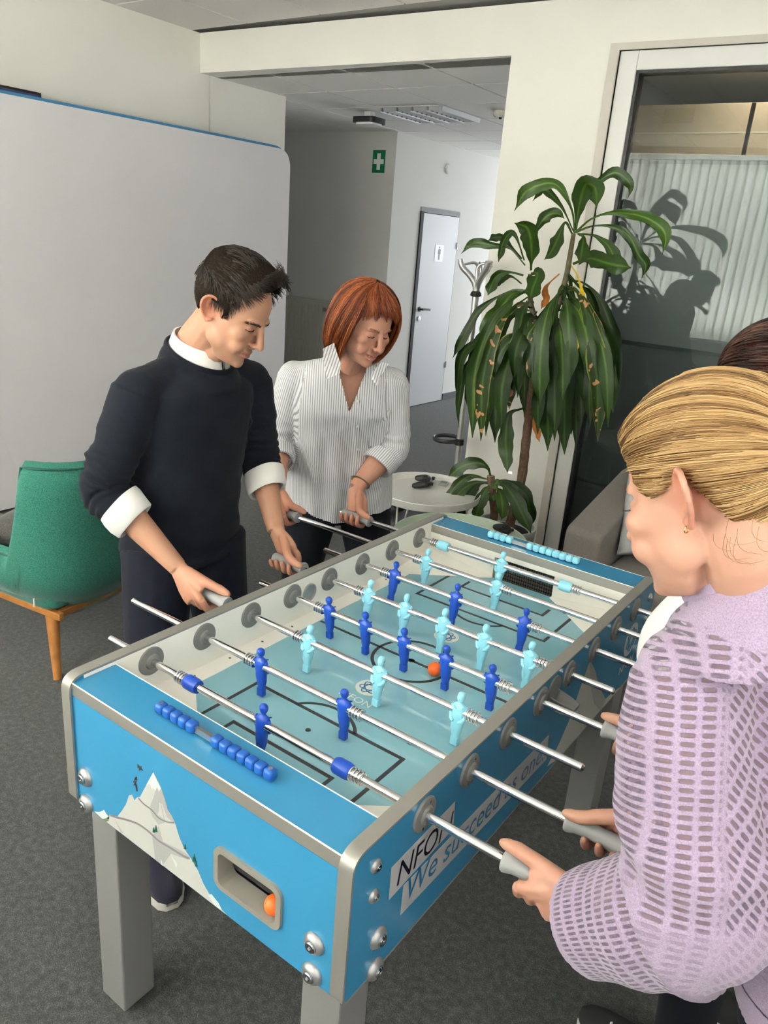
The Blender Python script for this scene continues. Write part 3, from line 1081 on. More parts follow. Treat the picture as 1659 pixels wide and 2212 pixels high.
g.add(v, f)
inl = g.build('ball_scoop', M_BUSH, SP_R, smooth=50)
md = inl.modifiers.new('thick', 'SOLIDIFY')
md.thickness = 0.003

# ---- score counters
def bead_mesh(m, name):
    me = bpy.data.meshes.new(name)
    bm = bmesh.new()
    bmesh.ops.create_cube(bm, size=0.0212)
    bmesh.ops.bevel(bm, geom=bm.edges[:], offset=0.0066, segments=4, profile=0.5, affect='EDGES')
    bm.to_mesh(me)
    bm.free()
    me.polygons.foreach_set('use_smooth', [True] * len(me.polygons))
    me.set_sharp_from_angle(angle=math.radians(40))
    me.materials.append(m)
    return me


BEADN, BEADF = bead_mesh(M_BEAD, 'score_bead_dark'), bead_mesh(M_LIGHT, 'score_bead_light')
for near in (True, False):
    ld = LD_N if near else LD_F
    pA = on_z(347, 1529, ZL + 0.012) if near else on_z(1061, 1154, ZL + 0.012)
    pB = on_z(586, 1669, ZL + 0.012) if near else on_z(1245, 1210, ZL + 0.012)
    yy = (pA[1] + pB[1]) / 2
    xa, xb = pA[0], pB[0]
    rail = G()
    rail.box(xa, xb, yy - 0.0035, yy + 0.0035, ZL + 0.004, ZL + 0.016)
    rail = rail.build('score_rail', M_STEEL, TB, smooth=0)
    n1, n2 = (5, 7) if near else (4, 8)
    st = 0.0216
    for k in range(n1):
        o = link('score_bead', BEADN if near else BEADF, rail)
        o.location = Vector((xa + k * st, yy, ZL + 0.0118)) - wloc(TB)
        o.rotation_euler = (random.uniform(-.06, .06), 0, 0)
    for k in range(n2):
        o = link('score_bead', BEADN if near else BEADF, rail)
        o.location = Vector((xb - k * st, yy, ZL + 0.0118)) - wloc(TB)
        o.rotation_euler = (random.uniform(-.06, .06), 0, 0)
    for x in (xa, xb):
        G().lathe([(0.0001, 0.0228), (0.0040, 0.0228), (0.0044, 0.0215), (0.0044, 0.02)], 'z', (x, yy, ZL), 10).build('screw', M_STEEL, rail)

# ---- bolts with domed washers
def bolt_mesh(r):
    g = G()
    g.lathe([(r, 0), (r, r * 0.12), (r * 0.82, r * 0.38), (r * 0.55, r * 0.5), (r * 0.5, r * 0.42)], 'y', seg=24, mi=0)
    g.lathe([(r * 0.5, r * 0.3), (r * 0.5, r * 0.62), (r * 0.42, r * 0.68), (r * 0.22, r * 0.68), (r * 0.18, r * 0.4)], 'y', seg=18, mi=1)
    o = g.build('bolt', [M_BOLTW, M_CHROME], None)
    me = o.data
    bpy.data.objects.remove(o)
    return me


B1, B2 = bolt_mesh(0.0205), bolt_mesh(0.0125)
for px, py in ((186, 1678), (188, 1735), (680, 2037), (675, 2102)):
    p = on_y(px, py, EY0)
    o = link('bolt', B1, EP_N)
    o.location = Vector((p[0], EY0, max(p[2], ZB + 0.004))) - wloc(TB)
    o.rotation_euler = (0, 0, math.pi)
for px, py, me in ((811, 1870, B2), (806, 1935, B2), (815, 2024, B1), (808, 2092, B1), (1403, 1290, B2), (1394, 1335, B2), (1378, 1403, B1)):
    p = on_x(px, py, TX1)
    o = link('bolt', me, SP_R)
    o.location = Vector((TX1, p[1], p[2])) - wloc(TB)
    o.rotation_euler = (0, 0, -math.pi / 2)
for k, me in ((0, B2), (1, B2)):
    o = link('bolt', me, SP_L)
    o.location = Vector((TX0, -0.657, ZR - 0.012 - 0.06 * k)) - wloc(TB)
    o.rotation_euler = (0, 0, math.pi / 2)

# ---- print on the near end panel (flat decals a fraction of a millimetre thick)
def art(name, pix, m, lay, parent=None, close=True):
    P = [on_y(120 + u * 740 / 1659.0, 1380 + w * 740 / 1659.0, EY0) for u, w in pix]
    poly = [(max(IX0 + 0.001, p[0]), max(ZB + 0.001, p[2])) for p in P]
    return G().prism(poly, lambda u, w, d: (u, d, w), EY0 - 0.0003 * lay - 0.0001, EY0 + 0.001).build(name, m, parent or EP_N, smooth=0)


mt = art('mountain_print', [(475, 645), (492, 680), (512, 722), (530, 775), (546, 830), (560, 850), (578, 888), (600, 960), (622, 1012), (655, 1062), (690, 1122), (716, 1185), (748, 1240), (772, 1262), (806, 1312), (830, 1345), (700, 1260), (560, 1145), (480, 1080), (400, 1015), (320, 955), (240, 895), (262, 852), (300, 860), (322, 832), (342, 800), (356, 758), (370, 754), (384, 782), (396, 766), (410, 764), (440, 708)], M_PRINT_MT, 1)
art('mountain_shade', [(475, 645), (492, 680), (512, 722), (530, 775), (546, 830), (560, 850), (578, 888), (560, 880), (540, 860), (520, 800), (500, 790), (505, 850), (540, 885), (500, 900), (470, 860), (455, 820), (478, 760), (490, 720)], M_PRINT_MD, 2, mt)
art('mountain_shade', [(300, 900), (285, 870), (330, 940), (318, 945)], M_PRINT_MD, 2, mt)
art('mountain_shade', [(470, 960), (500, 905), (520, 980), (620, 1030), (655, 1062), (640, 1068), (560, 1040), (520, 1100), (485, 1080)], M_PRINT_MD, 2, mt)
art('snow_cap', [(475, 645), (492, 680), (512, 722), (503, 738), (494, 716), (486, 735), (477, 722), (466, 724), (462, 705), (448, 700), (440, 708)], M_PRINT_SN, 3, mt)
art('snow_patch', [(497, 850), (512, 800), (528, 872)], M_PRINT_MT, 3, mt)
art('snow_patch', [(560, 1045), (592, 1090), (588, 1110), (578, 1085)], M_PRINT_SN, 3, mt)
art('snow_patch', [(512, 1065), (522, 1100), (512, 1105)], M_PRINT_SN, 3, mt)


def path(pts, w, lay):
    g = G()
    P = cr([on_y(120 + u * 740 / 1659.0, 1380 + v_ * 740 / 1659.0, EY0) for u, v_ in pts], 5)
    n = len(P)
    for i in range(n - 1):
        a, b = P[i], P[i + 1]
        d = b - a
        nn = np.array([-d[2], 0, d[0]])
        nn /= np.linalg.norm(nn)
        y = EY0 - 0.0003 * lay - 0.0001
        q = [a + nn * w / 2, b + nn * w / 2, b - nn * w / 2, a - nn * w / 2]
        g.add([(p[0], y, max(p[2], ZB)) for p in q] + [(p[0], EY0 + 0.001, max(p[2], ZB)) for p in q], [(0, 1, 2, 3), (7, 6, 5, 4), (0, 4, 5, 1), (1, 5, 6, 2), (2, 6, 7, 3), (3, 7, 4, 0)])
    g.build('path_print', M_PRINT_PATH, mt, smooth=0)


path([(266, 853), (300, 864), (345, 875), (400, 895), (450, 930), (500, 975), (560, 1012), (620, 1050), (650, 1062)], 0.0042, 4)
path([(402, 770), (430, 800), (470, 830), (500, 865), (540, 885), (576, 890)], 0.0026, 4)
for u, w, h in ((477, 938, 26), (488, 935, 34), (628, 1018, 24), (672, 1080, 40), (682, 1102, 26)):
    art('tree_print', [(u, w - h), (u + h * 0.24, w), (u - h * 0.22, w - 3)], M_PRINT_GN, 4, mt)
art('hill_print', [(188, 836), (212, 838), (226, 834), (234, 827), (248, 850), (262, 866), (250, 893), (225, 876)], M_PRINT_SN, 1)
art('hill_print', [(228, 872), (254, 868), (258, 880), (247, 892)], mat('print_olive', (0.12, 0.20, 0.09), 0.4), 2)
art('hill_print', [(740, 1240), (755, 1236), (790, 1280), (806, 1312), (772, 1290)], M_PRINT_SN, 2)
# flying skier and bird silhouettes
art('skier_print', [(386, 670), (393, 666), (396, 684), (390, 700), (396, 712), (398, 738), (393, 738), (388, 712), (378, 708), (384, 698), (376, 694), (383, 684)], M_PRINT_DK, 2)
art('skier_print', [(398, 606), (408, 616), (418, 616), (416, 628), (425, 638), (412, 634), (404, 640), (406, 626), (396, 620)], M_PRINT_DK, 2)

# ball return cup
def cup_uv(x, z): return x, z
pc = [on_y(120 + u * 740 / 1659.0, 1380 + w * 740 / 1659.0, EY0) for u, w in ((785, 1000), (1104, 1215), (1100, 1378), (785, 1178))]
cxa, cxb = (pc[0][0] + pc[3][0]) / 2, (pc[1][0] + pc[2][0]) / 2
cza, czb = (pc[2][2] + pc[3][2]) / 2, (pc[0][2] + pc[1][2]) / 2
cxa, cxb = 0.062, 0.222
cza, czb = ZR - 0.201, ZR - 0.109
o_ = round_rect(cxa, cxb, cza, czb, 0.020, 6)
i_ = round_rect(cxa + 0.011, cxb - 0.011, cza + 0.011, czb - 0.011, 0.012, 6)
bk = round_rect(cxa + 0.014, cxb - 0.014, cza + 0.014, czb - 0.011, 0.010, 6)
fy = lambda P, d: [(u, EY0 - d, w) for u, w in P]
g = G()
g.rings([fy(o_, -0.001), fy(o_, 0.006), fy(i_, 0.006), fy(i_, 0.0), fy(bk, -0.030)], cap=False)
cup = g.build('ball_return', mat('cup_plastic', (0.27, 0.255, 0.22), 0.4, 0.1), EP_N, smooth=40)
G().prism(round_rect(cxa + 0.014, cxb - 0.014, cza + 0.024, czb - 0.012, 0.008, 4), lambda u, w, d: (u, d, w), EY0 + 0.0275, EY0 + 0.031).build('painted_dark_back', M_PAINTSHADE, cup, smooth=0)  # near-black plate stands in for the shade deep inside the cup
for k in range(4):
    G().sphere((cxa + 0.03 + 0.012 * k, EY0 + 0.024, czb - 0.030 - 0.004 * (k % 2)), 0.005, 8, 6).build('stop_peg', M_INNER, cup)

# ---- banners, badge and peak on the side panel that faces the blonde player
def side_poly(name, pix, m, lay, parent=None, org=(640, 1560), sc=700 / 1659.0):
    P = [on_x(org[0] + u * sc, org[1] + w * sc, TX1) for u, w in pix]
    return G().prism([(p[1], max(ZB + 0.001, p[2])) for p in P], lambda u, w, d: (d, u, w), TX1 - 0.001, TX1 + 0.0003 * lay).build(name, m, parent or SP_R, smooth=0)


def side_pt(u, w): return on_x(640 + u * 700 / 1659.0, 1560 + w * 700 / 1659.0, TX1)


b1 = side_poly('banner', [(487, 745), (813, 405), (803, 545), (473, 912)], M_PRINT_BAN, 1)
b2 = side_poly('banner', [(548, 838), (1292, 65), (1280, 190), (532, 988)], M_PRINT_BAN, 2)


def on_banner(q00, q10, q01, q11, x):
    A, B, C_, D_ = side_pt(*q00), side_pt(*q10), side_pt(*q01), side_pt(*q11)
    def fn(u, w):
        p = (1 - u) * (1 - w) * A + u * (1 - w) * B + (1 - u) * w * C_ + u * w * D_
        return (x, p[1], p[2])
    return fn


text_on('lettering', 'NFON', on_banner((512, 842), (800, 548), (518, 728), (806, 448), TX1 + 0.0008), b1, mat('print_ink', (0.004, 0.004, 0.02), 0.4), shear=0.25)
words_on('lettering', 'We succeed as one.', on_banner((565, 915), (1262, 190), (572, 800), (1268, 108), TX1 + 0.0011), b2, M_PRINT_BLU, shear=0.25)
bc = on_x(1363, 1381, TX1)
bp_ = G().prism([(bc[1] + 0.052 * math.cos(a), bc[2] + 0.050 * math.sin(a)) for a in np.linspace(0, 2 * math.pi, 37)[:-1]], lambda u, w, d: (d, u, w), TX1 - 0.001, TX1 + 0.0004).build('badge', M_PRINT_BAN, SP_R, smooth=0)
g = G()
for ang in (25, 85, 145):
    ca, sa = math.cos(math.radians(ang)), math.sin(math.radians(ang))
    pts = [(0.036 * math.cos(a), 0.017 * math.sin(a)) for a in np.linspace(0, 2 * math.pi, 33)]
    g.tube([(TX1 + 0.0006, bc[1] + ca * u - sa * w, bc[2] + sa * u + ca * w) for u, w in pts], 0.0019, 5)
g.build('badge_loops', M_PRINT_BLU, bp_)
text_on('lettering', 'NFON', lambda u, w: (TX1 + 0.0005, bc[1] - 0.055 + u * 0.11, bc[2] - 0.092 + w * 0.026), bp_, M_PRINT_BAN)
pk = side_poly('mountain_print', [(1275, 1425), (1262, 1462), (1248, 1502), (1228, 1560), (1205, 1612), (1182, 1655), (1200, 1690), (1260, 1640), (1320, 1560), (1335, 1520), (1318, 1500), (1308, 1510), (1292, 1478), (1286, 1450)], M_PRINT_MT, 1, org=(0, 0), sc=1.0)
side_poly('mountain_shade', [(1275, 1425), (1286, 1450), (1292, 1478), (1308, 1510), (1295, 1545), (1283, 1520), (1274, 1470)], M_PRINT_MD, 2, pk, org=(0, 0), sc=1.0)

# balls
M_BALL = mat('orange_ball_cork', (0.86, 0.13, 0.012), 0.5, bump=(300, 0.15, 0.0006))
p = on_z(939, 1446, ZF + 0.017)
b_ = G().sphere((0, 0, 0), 0.0172, 24, 16).build('table_football_ball', M_BALL)
b_.location = (p[0], p[1], ZF + 0.0178)
tag(b_, 'orange ball lying on the pitch beside a dark blue player', 'ball', 'orange table football balls')
b_ = link('table_football_ball', b_.data)
b_.location = (cxb - 0.030, EY0 + 0.012, cza + 0.0125 + 0.0172)
tag(b_, 'orange ball waiting inside the grey ball return cup of the table', 'ball', 'orange table football balls')
# ------------------------------------------------------------------ pop-up backdrop along the left wall
XBK = -3.48
bd = thing('fabric_backdrop', 'tall pale lilac-grey fabric backdrop with rounded corner standing along the left wall', 'backdrop', (XBK, 1.7, 0))
pol = rounded_poly([(0.20, 0.022), (3.225, 0.022), (3.225, 2.305), (0.20, 2.305)], [0.03, 0.03, 0.13, 0.13], 8)
G().prism(pol, lambda u, w, d: (d, u, w), XBK - 0.012, XBK).build('fabric', mat('backdrop_fabric', (0.80, 0.775, 0.80), 0.8, noise=(2, 0.02), bump=(400, 0.15, 0.0005)), bd, smooth=30)
pol2 = rounded_poly([(0.21, 0.03), (3.20, 0.03), (3.20, 2.322), (0.21, 2.322)], [0.03, 0.03, 0.14, 0.14], 8)
G().prism(pol2, lambda u, w, d: (d, u, w), XBK - 0.034, XBK - 0.013).build('back_fabric', mat('backdrop_back', (0.05, 0.22, 0.42), 0.7), bd, smooth=30)
for yy in (0.72, 2.7):
    G().prism(round_rect(XBK - 0.12, XBK + 0.17, yy - 0.06, yy + 0.06, 0.012), lambda u, w, d: (u, w, d), 0.0, 0.008).build('foot_plate', mat('foot_plate', (0.16, 0.155, 0.15), 0.5, 0.3), bd, smooth=20)
    G().box(XBK - 0.03, XBK - 0.005, yy - 0.02, yy + 0.02, 0.008, 0.03).build('foot_post', M_STEEL, bd, smooth=0)
# wall display behind it
tv = thing('wall_screen', 'flat screen with dark blue picture on the left wall above the backdrop', 'screen', (XL + 0.03, 0.7, 2.0))
G().box(XL + 0.001, XL + 0.045, 0.10, 1.305, 1.66, 2.362).build('casing', M_BLACK, tv, smooth=0, bevel=0.003)
G().box(XL + 0.045, XL + 0.047, 0.112, 1.293, 1.675, 2.347).build('display', mat('screen_blue', (0.035, 0.042, 0.16), 0.15), tv, smooth=0)
G().box(XL + 0.047, XL + 0.0475, 0.98, 1.08, 1.9, 2.335).build('picture_bar', mat('screen_blue2', (0.015, 0.02, 0.12), 0.15), tv, smooth=0)

# ------------------------------------------------------------------ passage details
rd = thing('radiator', 'white ribbed panel radiator on the end wall of the passage', 'radiator', (-4.95, 4.94, 0.5))
G().box(-5.5, -4.44, 4.925, 4.985, 0.14, 1.06).build('panel', mat('radiator_paint', (0.62, 0.60, 0.52), 0.5), rd, smooth=0, bevel=0.006)
for k in range(19):
    x = -5.46 + k * 0.05
    G().prism(round_rect(x, x + 0.028, 0.19, 1.03, 0.012, 3), lambda u, w, d: (u, d, w), 4.912, 4.926).build('rib', MATS['radiator_paint'], rd, smooth=30)
G().box(-5.51, -4.43, 4.92, 4.988, 1.06, 1.075).build('top_grille', MATS['radiator_paint'], rd, smooth=0)
G().cyl((-4.50, 4.925, 0.99), (-4.50, 4.90, 0.99), 0.02, seg=14).build('vent_plug', M_STEEL, rd)
G().tube([(-5.02, 4.93, 1.11), (-5.02, 4.9, 1.11), (-5.02, 4.86, 1.11)], [0.012, 0.03, 0.026], 12).build('valve', M_WHITE, rd)

sg = thing('first_aid_sign', 'green first-aid sign with white cross on the passage wall', 'sign', (-3.98, 4.995, 2.43))
G().box(-4.060, -3.902, 4.994, 4.9995, 2.322, 2.532).build('plate', mat('sign_border', (0.80, 0.82, 0.78), 0.4), sg, smooth=0)
G().box(-4.055, -3.907, 4.992, 4.994, 2.327, 2.527).build('green_field', mat('sign_green', (0.0, 0.17, 0.075), 0.4), sg, smooth=0)
cx_, cz_ = -3.981, 2.427
G().prism([(-0.021, -0.072), (0.021, -0.072), (0.021, -0.021), (0.06, -0.021), (0.06, 0.021), (0.021, 0.021), (0.021, 0.072), (-0.021, 0.072), (-0.021, 0.021), (-0.06, 0.021), (-0.06, -0.021), (-0.021, -0.021)],
          lambda u, w, d: (cx_ + u, d, cz_ + w), 4.9905, 4.992).build('cross', mat('sign_cross', (0.85, 0.86, 0.83), 0.4), sg, smooth=0)

th = thing('wall_detector', 'small round white disc on the wall above the toilet door', 'detector', (XD, 5.933, 2.466))
G().lathe([(0.05, 0), (0.05, 0.012), (0.042, 0.02), (0.0, 0.021)], 'x', (XD, 5.933, 2.466), 24).build('disc', M_WALL_G, th)

ap = thing('ceiling_projector', 'small dark box with pale underside hanging under the passage ceiling', 'projector', (-3.38, 4.03, ZC2))
G().box(-3.41, -3.35, 4.0, 4.06, ZC2 - 0.045, ZC2 + 0.01).build('mount', M_WHITE, ap, smooth=0)
G().prism(round_rect(-3.49, -3.27, 3.93, 4.13, 0.04), lambda u, w, d: (u, w, d), ZC2 - 0.085, ZC2 - 0.045).build('housing', M_BLACK, ap, smooth=30)
G().prism(round_rect(-3.47, -3.29, 3.95, 4.11, 0.04), lambda u, w, d: (u, w, d), ZC2 - 0.10, ZC2 - 0.085).build('cover', M_WHITE, ap, smooth=30)
sd = thing('smoke_detector', 'white round smoke detector under the passage ceiling beside the pillar', 'smoke detector', (-2.25, 4.15, ZC2))
G().lathe([(0.055, 0.01), (0.055, -0.025), (0.04, -0.045), (0.0, -0.047)], 'z', (-2.25, 4.15, ZC2), 24).build('housing', mat('detector_white', (0.72, 0.68, 0.60), 0.5), sd)
G().lathe([(0.012, 0), (0.010, -0.012), (0.0, -0.013)], 'z', (-2.23, 4.12, ZC2 - 0.046), 12).build('sensor', M_BLACK, sd)

# louvre light recessed in the passage ceiling
ll = thing('louvre_light', 'square louvred office light set into the passage ceiling', 'ceiling light', (LX + 0.3, LY + 0.3, ZC2))
M_LOUV = mat('louvre_aluminium', (0.62, 0.64, 0.66), 0.25, 0.85)
g = G()
for a, b, c, d in ((0, T, 0, 0.02), (0, T, T - 0.02, T), (0, 0.02, 0.02, T - 0.02), (T - 0.02, T, 0.02, T - 0.02)):
    g.box(LX + a, LX + b, LY + c, LY + d, ZC2 - 0.004, ZC2 + 0.018)
g.build('light_frame', M_WHITE, ll, smooth=0)
G().box(LX + 0.02, LX + T - 0.02, LY + 0.02, LY + T - 0.02, ZC2 + 0.015, ZC2 + 0.0185).build('reflector', mat('light_reflector', (0.30, 0.31, 0.32), 0.4), ll, smooth=0)
for k in range(5):
    x = LX + 0.02 + (k + 0.0) * (T - 0.04) / 4
    G().add([(x - 0.012, LY + 0.02, ZC2 + 0.014), (x + 0.012, LY + 0.02, ZC2 + 0.014), (x + 0.002, LY + 0.02, ZC2 - 0.035), (x - 0.002, LY + 0.02, ZC2 - 0.035),
             (x - 0.012, LY + T - 0.02, ZC2 + 0.014), (x + 0.012, LY + T - 0.02, ZC2 + 0.014), (x + 0.002, LY + T - 0.02, ZC2 - 0.035), (x - 0.002, LY + T - 0.02, ZC2 - 0.035)],
            [(0, 3, 2, 1), (4, 5, 6, 7), (0, 1, 5, 4), (1, 2, 6, 5), (2, 3, 7, 6), (3, 0, 4, 7)]).build('louvre_rail', M_LOUV, ll, smooth=0)
for k in range(9):
    y = LY + 0.04 + k * (T - 0.08) / 8
    G().add([(LX + 0.02, y - 0.02, ZC2 + 0.012), (LX + T - 0.02, y - 0.02, ZC2 + 0.012), (LX + T - 0.02, y, ZC2 - 0.03), (LX + 0.02, y, ZC2 - 0.03),
             (LX + 0.02, y - 0.014, ZC2 + 0.012), (LX + T - 0.02, y - 0.014, ZC2 + 0.012), (LX + T - 0.02, y + 0.003, ZC2 - 0.03), (LX + 0.02, y + 0.003, ZC2 - 0.03)],
            [(0, 3, 2, 1), (4, 5, 6, 7), (0, 1, 5, 4), (1, 2, 6, 5), (2, 3, 7, 6), (3, 0, 4, 7)]).build('louvre_blade', M_LOUV, ll, smooth=0)

# ------------------------------------------------------------------ green armchair
def fabric_mat(name, dark, light, scale=260.0, rough=0.85, bump=0.5, sheen=0.3):
    m = bpy.data.materials.new(name)
    m.use_nodes = True
    nt = m.node_tree
    b = nt.nodes['Principled BSDF']
    b.inputs['Roughness'].default_value = rough
    b.inputs['Specular IOR Level'].default_value = 0.2
    b.inputs['Sheen Weight'].default_value = sheen
    b.inputs['Sheen Roughness'].default_value = 0.4
    tc = nd(nt, 'ShaderNodeTexCoord')
    mp = nd(nt, 'ShaderNodeMapping')
    mp.inputs['Scale'].default_value = (1, 1, 2.6)
    nt.links.new(tc.outputs['Object'], mp.inputs['Vector'])
    n = nd(nt, 'ShaderNodeTexNoise', i_Scale=scale, i_Detail=3.0)
    mp2 = nd(nt, 'ShaderNodeMapping')
    mp2.inputs['Scale'].default_value = (2.4, 2.4, 0.7)
    nt.links.new(tc.outputs['Object'], mp2.inputs['Vector'])
    n2 = nd(nt, 'ShaderNodeTexNoise', i_Scale=scale, i_Detail=2.0)
    nt.links.new(mp.outputs[0], n.inputs['Vector'])
    nt.links.new(mp2.outputs[0], n2.inputs['Vector'])
    mx = nd(nt, 'ShaderNodeMath', operation='MAXIMUM')
    nt.links.new(n.outputs['Fac'], mx.inputs[0])
    nt.links.new(n2.outputs['Fac'], mx.inputs[1])
    r = nd(nt, 'ShaderNodeValToRGB')
    r.color_ramp.elements[0].position, r.color_ramp.elements[0].color = 0.42, tuple(dark) + (1,)
    r.color_ramp.elements[1].position, r.color_ramp.elements[1].color = 0.74, tuple(light) + (1,)
    nt.links.new(mx.outputs[0], r.inputs['Fac'])
    nt.links.new(r.outputs['Color'], b.inputs['Base Color'])
    bp = nd(nt, 'ShaderNodeBump', i_Strength=bump, i_Distance=0.0015)
    nt.links.new(mx.outputs[0], bp.inputs['Height'])
    nt.links.new(bp.outputs['Normal'], b.inputs['Normal'])
    return m


M_GREEN = fabric_mat('green_tweed', (0.008, 0.075, 0.055), (0.055, 0.25, 0.19), 330)
M_GREENP = fabric_mat('green_piping', (0.006, 0.05, 0.04), (0.03, 0.15, 0.12), 400)
M_WOOD = mat('oiled_oak', (0.36, 0.145, 0.035), 0.4, noise=(18, 0.22))
CH = thing('armchair', 'green tweed armchair with wooden legs beside the man in navy sweater', 'armchair', (-1.90, 0.22, 0), math.radians(8))


def smoothstep(a, b, x):
    t = min(1, max(0, (x - a) / (b - a)))
    return t * t * (3 - 2 * t)


def chair_shell():
    """U-shaped shell: local +x is the back, opens towards -x."""
    NP, NZ = 64, 12
    def plan(t):                                # t in -1..1 around the U from one arm tip to the other
        a = abs(t)
        s = math.copysign(1, t)
        # straight arm then round back
        if a > 0.52:
            q = (a - 0.52) / 0.48
            return np.array([-0.02 - q * 0.36, s * (0.345 + 0.02 * q)]), np.array([0.0, s])
        ang = a / 0.52 * math.pi / 2
        e = 0.72
        cx, sy = math.cos(ang) ** e, math.sin(ang) ** e
        p = np.array([-0.02 + 0.385 * cx, s * 0.345 * sy])
        n = np.array([math.cos(ang), s * math.sin(ang)])
        return p, n / np.linalg.norm(n)
    def top(t):
        a = abs(t)
        return 0.515 + 0.365 * (1 - smoothstep(0.395, 0.455, a)) + 0.09 * smoothstep(0.60, 0.9, a)
    rows_o, rows_i, rim = [], [], []
    ts = np.linspace(-1, 1, NP)
    th = 0.075
    outer, inner = [], []
    for t in ts:
        p, n = plan(t)
        h = top(t)
        co, ci = [], []
        for k in range(NZ + 1):
            w = k / NZ
            z = 0.225 + (h - 0.225) * w
            tuck = 0.16 * (1 - smoothstep(0.225, 0.46, z)) ** 1.7
            lean = 0.03 * smoothstep(0.45, 0.95, z) * (1 - smoothstep(0.40, 0.6, abs(t)))
            rim_in = 0.03 * smoothstep(h - 0.06, h, z)
            q = p - n * (tuck + rim_in) + np.array([lean, 0])
            co.append((q[0], q[1], z))
            qi = p - n * (th + 0.02 - rim_in * 0.5 + 0.3 * tuck) + np.array([lean, 0])
            zi = max(z, 0.33)
            ci.append((qi[0], qi[1], zi))
        top_mid = ((co[-1][0] + ci[-1][0]) / 2, (co[-1][1] + ci[-1][1]) / 2, h + 0.016)
        col = co + [top_mid] + ci[::-1]
        outer.append(col)
    g = G()
    n = len(outer[0])
    v = [p for c in outer for p in c]
    f = []
    for i in range(NP - 1):
        for k in range(n - 1):
            f.append((i * n + k, (i + 1) * n + k, (i + 1) * n + k + 1, i * n + k + 1))
    f.append(tuple(range(n)))
    f.append(tuple(range((NP - 1) * n + n - 1, (NP - 1) * n - 1, -1)))
    g.add(v, f)
    # underside
    bot = [c[0] for c in outer]
    vv = bot + [(p[0] * 0.0 - 0.05, 0, 0.215) for p in bot[:1]]
    g.add(vv, [(i + 1, i, len(bot)) for i in range(len(bot) - 1)])
    sh = g.build('shell', M_GREEN, CH, smooth=60, world=False, weld=True)
    # piping along the outer rim
    rim = [(c[NZ][0] + 0.002 * 0, c[NZ][1], c[NZ][2] - 0.004) for c in outer]
    rim2 = []
    for t, c in zip(ts, outer):
        p, nrm = plan(t)
        rim2.append((c[NZ - 0][0] + nrm[0] * 0.004, c[NZ][1] + nrm[1] * 0.004, c[NZ][2] - 0.002))
    G().tube(rim2, 0.0055, 8).build('piping', M_GREENP, CH, world=False)
    return outer


chair_shell()
st = rounded_poly([(-0.40, -0.27), (0.24, -0.27), (0.24, 0.27), (-0.40, 0.27)], 0.07, 5)
g = G()
g.rings([[(x * s + (1 - s) * -0.08, y * s, z) for x, y in st] for z, s in ((0.29, 0.92), (0.31, 1.0), (0.42, 1.0), (0.445, 0.96), (0.452, 0.85))])
g.build('seat', M_GREEN, CH, smooth=50, world=False)
for sx, sy in ((0.17, -0.21), (0.17, 0.21), (-0.31, -0.25), (-0.31, 0.25)):
    fx_, fy_ = sx + math.copysign(0.06, sx), sy + math.copysign(0.045, sy)
    G().tube([(sx, sy, 0.255), (fx_, fy_, 0.0)], [0.027, 0.0155], 14).build('leg', M_WOOD, CH, world=False)
for sy in (-0.23, 0.23):
    G().box(-0.34, 0.25, sy - 0.012, sy + 0.012, 0.255, 0.285).build('side_rail', M_WOOD, CH, smooth=0, bevel=0.004, world=False)
for sx in (-0.31, 0.22):
    G().box(sx - 0.012, sx + 0.012, -0.22, 0.22, 0.255, 0.285).build('cross_rail', M_WOOD, CH, smooth=0, bevel=0.004, world=False)
G().box(0.17, 0.175, -0.290, -0.285, 0.315, 0.35).build('maker_tag', M_WHITE, CH, smooth=0, world=False)
# cushion lying on the seat
cu = thing('throw_cushion', 'small dark grey ribbed cushion lying in the green armchair', 'cushion', (-1.96, 0.20, 0.455), math.radians(8))


def pillow(L, W, H, nx=18, ny=18):
    g = G()
    for sgn in (1, -1):
        v, f = [], []
        for i in range(nx + 1):
            for j in range(ny + 1):
                u, w = 2 * i / nx - 1, 2 * j / ny - 1
                pin = 1 - 0.07 * (1 - abs(u) ** 2) * abs(w) - 0
                k = max(0, (1 - abs(u) ** 2.6)) * max(0, (1 - abs(w) ** 2.6))
                x = u * L / 2 * (1 - 0.07 * (1 - w * w) * abs(u) ** 3)
                y = w * W / 2 * (1 - 0.07 * (1 - u * u) * abs(w) ** 3)
                z = sgn * H / 2 * k ** 0.42
                v.append((x, y, z))
        for i in range(nx):
            for j in range(ny):
                a = i * (ny + 1) + j
                q = (a, a + ny + 1, a + ny + 2, a + 1)
                f.append(q if sgn > 0 else q[::-1])
        g.add(v, f)
    return g


o = pillow(0.44, 0.40, 0.13).build('cover', fabric_mat('grey_rib', (0.035, 0.033, 0.030), (0.11, 0.105, 0.10), 120), cu, smooth=180, world=False, weld=True)
o.location = (0.0, 0, 0.07)
o.rotation_euler = (0.1, -0.12, 0.1)

